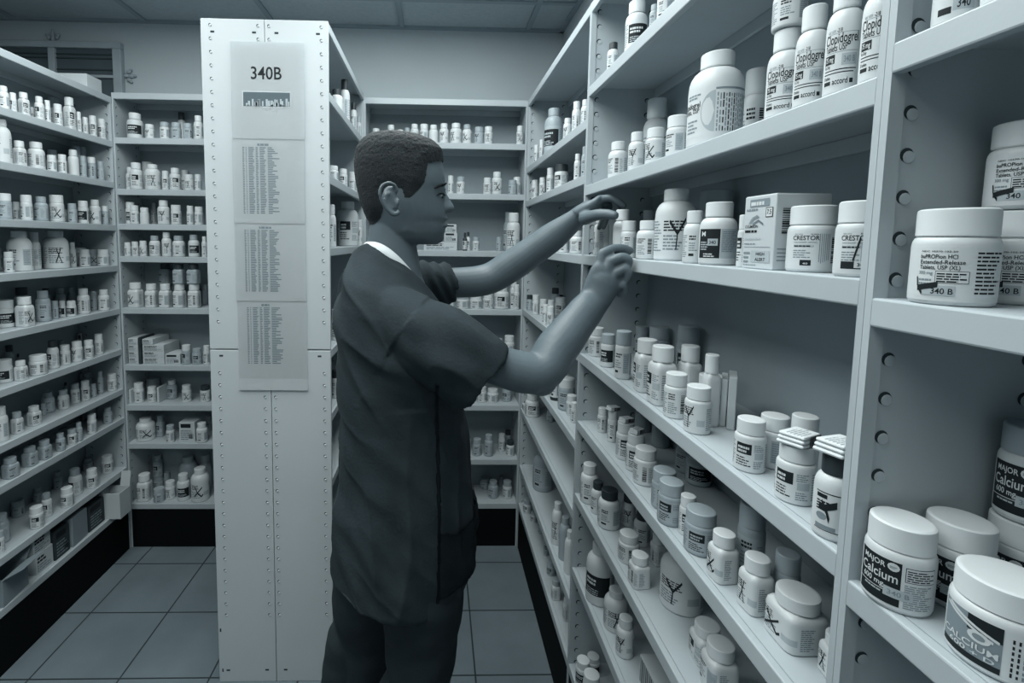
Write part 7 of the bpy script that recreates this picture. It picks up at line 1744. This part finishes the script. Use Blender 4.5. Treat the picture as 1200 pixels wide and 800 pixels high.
for v, n in zip(shirt.vertices, NRM):
    c = v.co.copy()
    d = 0.0
    # long vertical folds low on the trunk, drawn diagonals under the arm, creases on the sleeves
    low = max(0.0, min(1.0, (zw + .12 - c.z) / .25))
    d += low * .0110 * mnoise.noise(Vector((c.x * 16 + 3, c.y * 16, c.z * 3.2)))
    dg_ = c.x * .75 + c.z * .66
    d += .0085 * mnoise.noise(Vector((dg_ * 22, c.y * 7, (c.z - c.x) * 5)))
    rg = (1 - abs(mnoise.noise(Vector((dg_ * 15 + 7, c.y * 5, (c.z - c.x) * 2.6))))) ** 5
    d += .0075 * rg * (1 - .5 * low)
    rg = (1 - abs(mnoise.noise(Vector((c.x * 13 + 1, c.y * 13, c.z * 2.2 + c.x * 3))))) ** 5
    d += .0085 * rg * low
    t = (c - near_sleeve_a).dot(sl_axis)
    if c.y < 1.0 and t > .05 and c.z > zw + .1:
        d += .0075 * mnoise.noise(Vector((t * 10, (c - near_sleeve_a - sl_axis * t).z * 34, 4)))
    if c.y > 1.2 and c.x > -.06 and c.z > zw + .2:
        d += .0028 * math.sin((c.x * .8 + (c.z - 1.4) * .45) * 300) * min(1, max(0, (c.x + .05) / .04))
    v.co = c + n * d
shirt.update()

# pocket low on the front and its rim, lying on the cloth
def on_shirt(test, off, name, m):
    b3 = bmesh.new()
    vm_ = {}
    for p in shirt.polygons:
        if not test(p.center):
            continue
        vs = []
        for vi in p.vertices:
            if vi not in vm_:
                v = shirt.vertices[vi]
                vm_[vi] = b3.verts.new(v.co + v.normal * off)
            vs.append(vm_[vi])
        b3.faces.new(vs)
    bmesh.ops.solidify(b3, geom=b3.faces[:], thickness=off * .9)
    for f in b3.faces:
        f.smooth = True
    me_ = bpy.data.meshes.new(name)
    b3.to_mesh(me_)
    b3.free()
    return man_part(name, me_, m)


zp = (0.0481, 1.0000, 0.9191)[2]
xa, xb = (0.0096, 0.9500, 0.9326)[0], (0.0852, 1.0500, 0.8752)[0]


def in_pocket(c):
    if not (xa < c.x < xb + .05 and c.y < YC + .02):
        return False
    q = (c.x - xa) / (xb - xa)
    return c.z < zp - .018 * math.sin(PI * min(1, max(0, q))) and c.z > (0.0499, 1.0000, 0.7887)[2]


on_shirt(in_pocket, .0045, 'pocket', M['scrub'])
xs = (0.0069, 0.9200, 1.0193)[0]
on_shirt(lambda c: abs(c.x - xs - .004 * math.sin(c.z * 9)) < .0032 and c.y < YC and c.z < (0.0047, 0.9200, 1.2227)[2], .0006, 'side_seam', M['scrub'])
man_part('scrub_top', shirt, M['scrub'])

# --- white tee shirt collar and its dark edging
def collar(b, f, w, hgt, out, name, m):
    b, f = Vector(b), Vector(f)
    c, h = (b + f) / 2, (f - b) / 2
    b4 = bmesh.new()
    g = []
    for k in range(64):
        a = 2 * PI * k / 64
        ca, sa = math.cos(a), math.sin(a)
        p = c + h * ca + Vector((0, w * sa, .030 * sa * sa))
        n = Vector((ca, sa, 0))
        prof = [(0, 0), (-out * .35, hgt * .6), (-out * .9, hgt), (-out * 1.0 - .003, hgt), (-out * .5 - .003, hgt * .5), (-.003, -.004)]
        g.append([b4.verts.new(p + n * x + Vector((0, 0, z))) for x, z in prof])
    for k in range(64):
        A, B = g[k], g[(k + 1) % 64]
        for i in range(len(A)):
            j = (i + 1) % len(A)
            fc = b4.faces.new((A[i], A[j], B[j], B[i]))
            fc.smooth = True
    bmesh.ops.recalc_face_normals(b4, faces=b4.faces)
    me_ = bpy.data.meshes.new(name)
    b4.to_mesh(me_)
    b4.free()
    man_part(name, me_, m)


collar((-0.1682, 1.0800, 1.4517), (-0.0210, 1.0800, 1.3669), .086, .022, .014, 'tee_collar', M['tee'])
collar((-0.1710, 1.0800, 1.4461), (-0.0153, 1.0800, 1.3612), .090, .007, .001, 'scrub_collar', M['scrub'])

# --- trousers
bm = bmesh.new()
limb(bm, [(-0.0622, 0.9950, 0.9069), (-0.0247, 0.9850, 0.7610), (-0.0237, 0.9850, 0.6351), (-0.0302, 0.9850, 0.5265), (-.066, .985, .47), (-.080, .995, .28), (-.088, 1.0, .07)], [.10, (.096, .090), (.084, .080), (.072, .070), .066, .064, .064], (0, 1, 0), 28, round_end=False)
limb(bm, [(-0.1444, 1.1650, 0.7874), (-0.1680, 1.1800, 0.5970), (-0.1652, 1.1900, 0.4609), (-0.1676, 1.1900, 0.3301), (-.205, 1.19, .47), (-.232, 1.19, .28), (-.25, 1.19, .07)], [.10, (.094, .086), (.080, .076), (.070, .066), .064, .062, .062], (0, 1, 0), 28, round_end=False)
limb(bm, [(-0.0722, 0.9850, 0.8902), (-0.1046, 1.0800, 0.8582), (-0.1345, 1.1700, 0.7800)], [.105, .11, .105], (0, 0, 1), 28)
tr = solid(bm, 0.005, 5)
NRM = [v.normal.copy() for v in tr.vertices]
for v, n in zip(tr.vertices, NRM):
    c = v.co.copy()
    v.co = c + n * (.0045 * mnoise.noise(Vector((c.x * 14, c.y * 14, c.z * 5))) + .0045 * mnoise.noise(Vector((c.x * 8 + c.z * 14, c.y * 6, c.z * 16 - c.x * 8))))
man_part('trousers', tr, M['trouser'])
for (x, y) in ((-.085, 1.0), (-.245, 1.19)):
    b5 = bmesh.new()
    limb(b5, [(x - .055, y, .058), (x + .02, y, .062), (x + .10, y, .045), (x + .165, y, .036)], [(.045, .038), (.046, .040), (.030, .046), (.020, .038)], (0, 0, 1), 20)
    me = bpy.data.meshes.new('shoe')
    b5.to_mesh(me)
    b5.free()
    for p in me.polygons:
        p.use_smooth = True
    sh = man_part('shoe', me, M['shoe'])
    b5 = bmesh.new()
    rr = [(x - .098 + .29 * t, .043 * math.sin(PI * min(1, max(0.04, t * .94 + .05))) ** .45) for t in [i / 14 for i in range(15)]]
    lo_ = [b5.verts.new((px_, y + w_, 0.001)) for px_, w_ in rr] + [b5.verts.new((px_, y - w_, 0.001)) for px_, w_ in rr[::-1]]
    f = b5.faces.new(lo_)
    r = bmesh.ops.extrude_face_region(b5, geom=[f])
    for v in [e for e in r['geom'] if isinstance(e, bmesh.types.BMVert)]:
        v.co.z += .024
    bmesh.ops.recalc_face_normals(b5, faces=b5.faces)
    me = bpy.data.meshes.new('sole')
    b5.to_mesh(me)
    b5.free()
    me.transform(MI)
    link('sole', me, M['kick'], sh)
man_part('body', body, M['skin'])
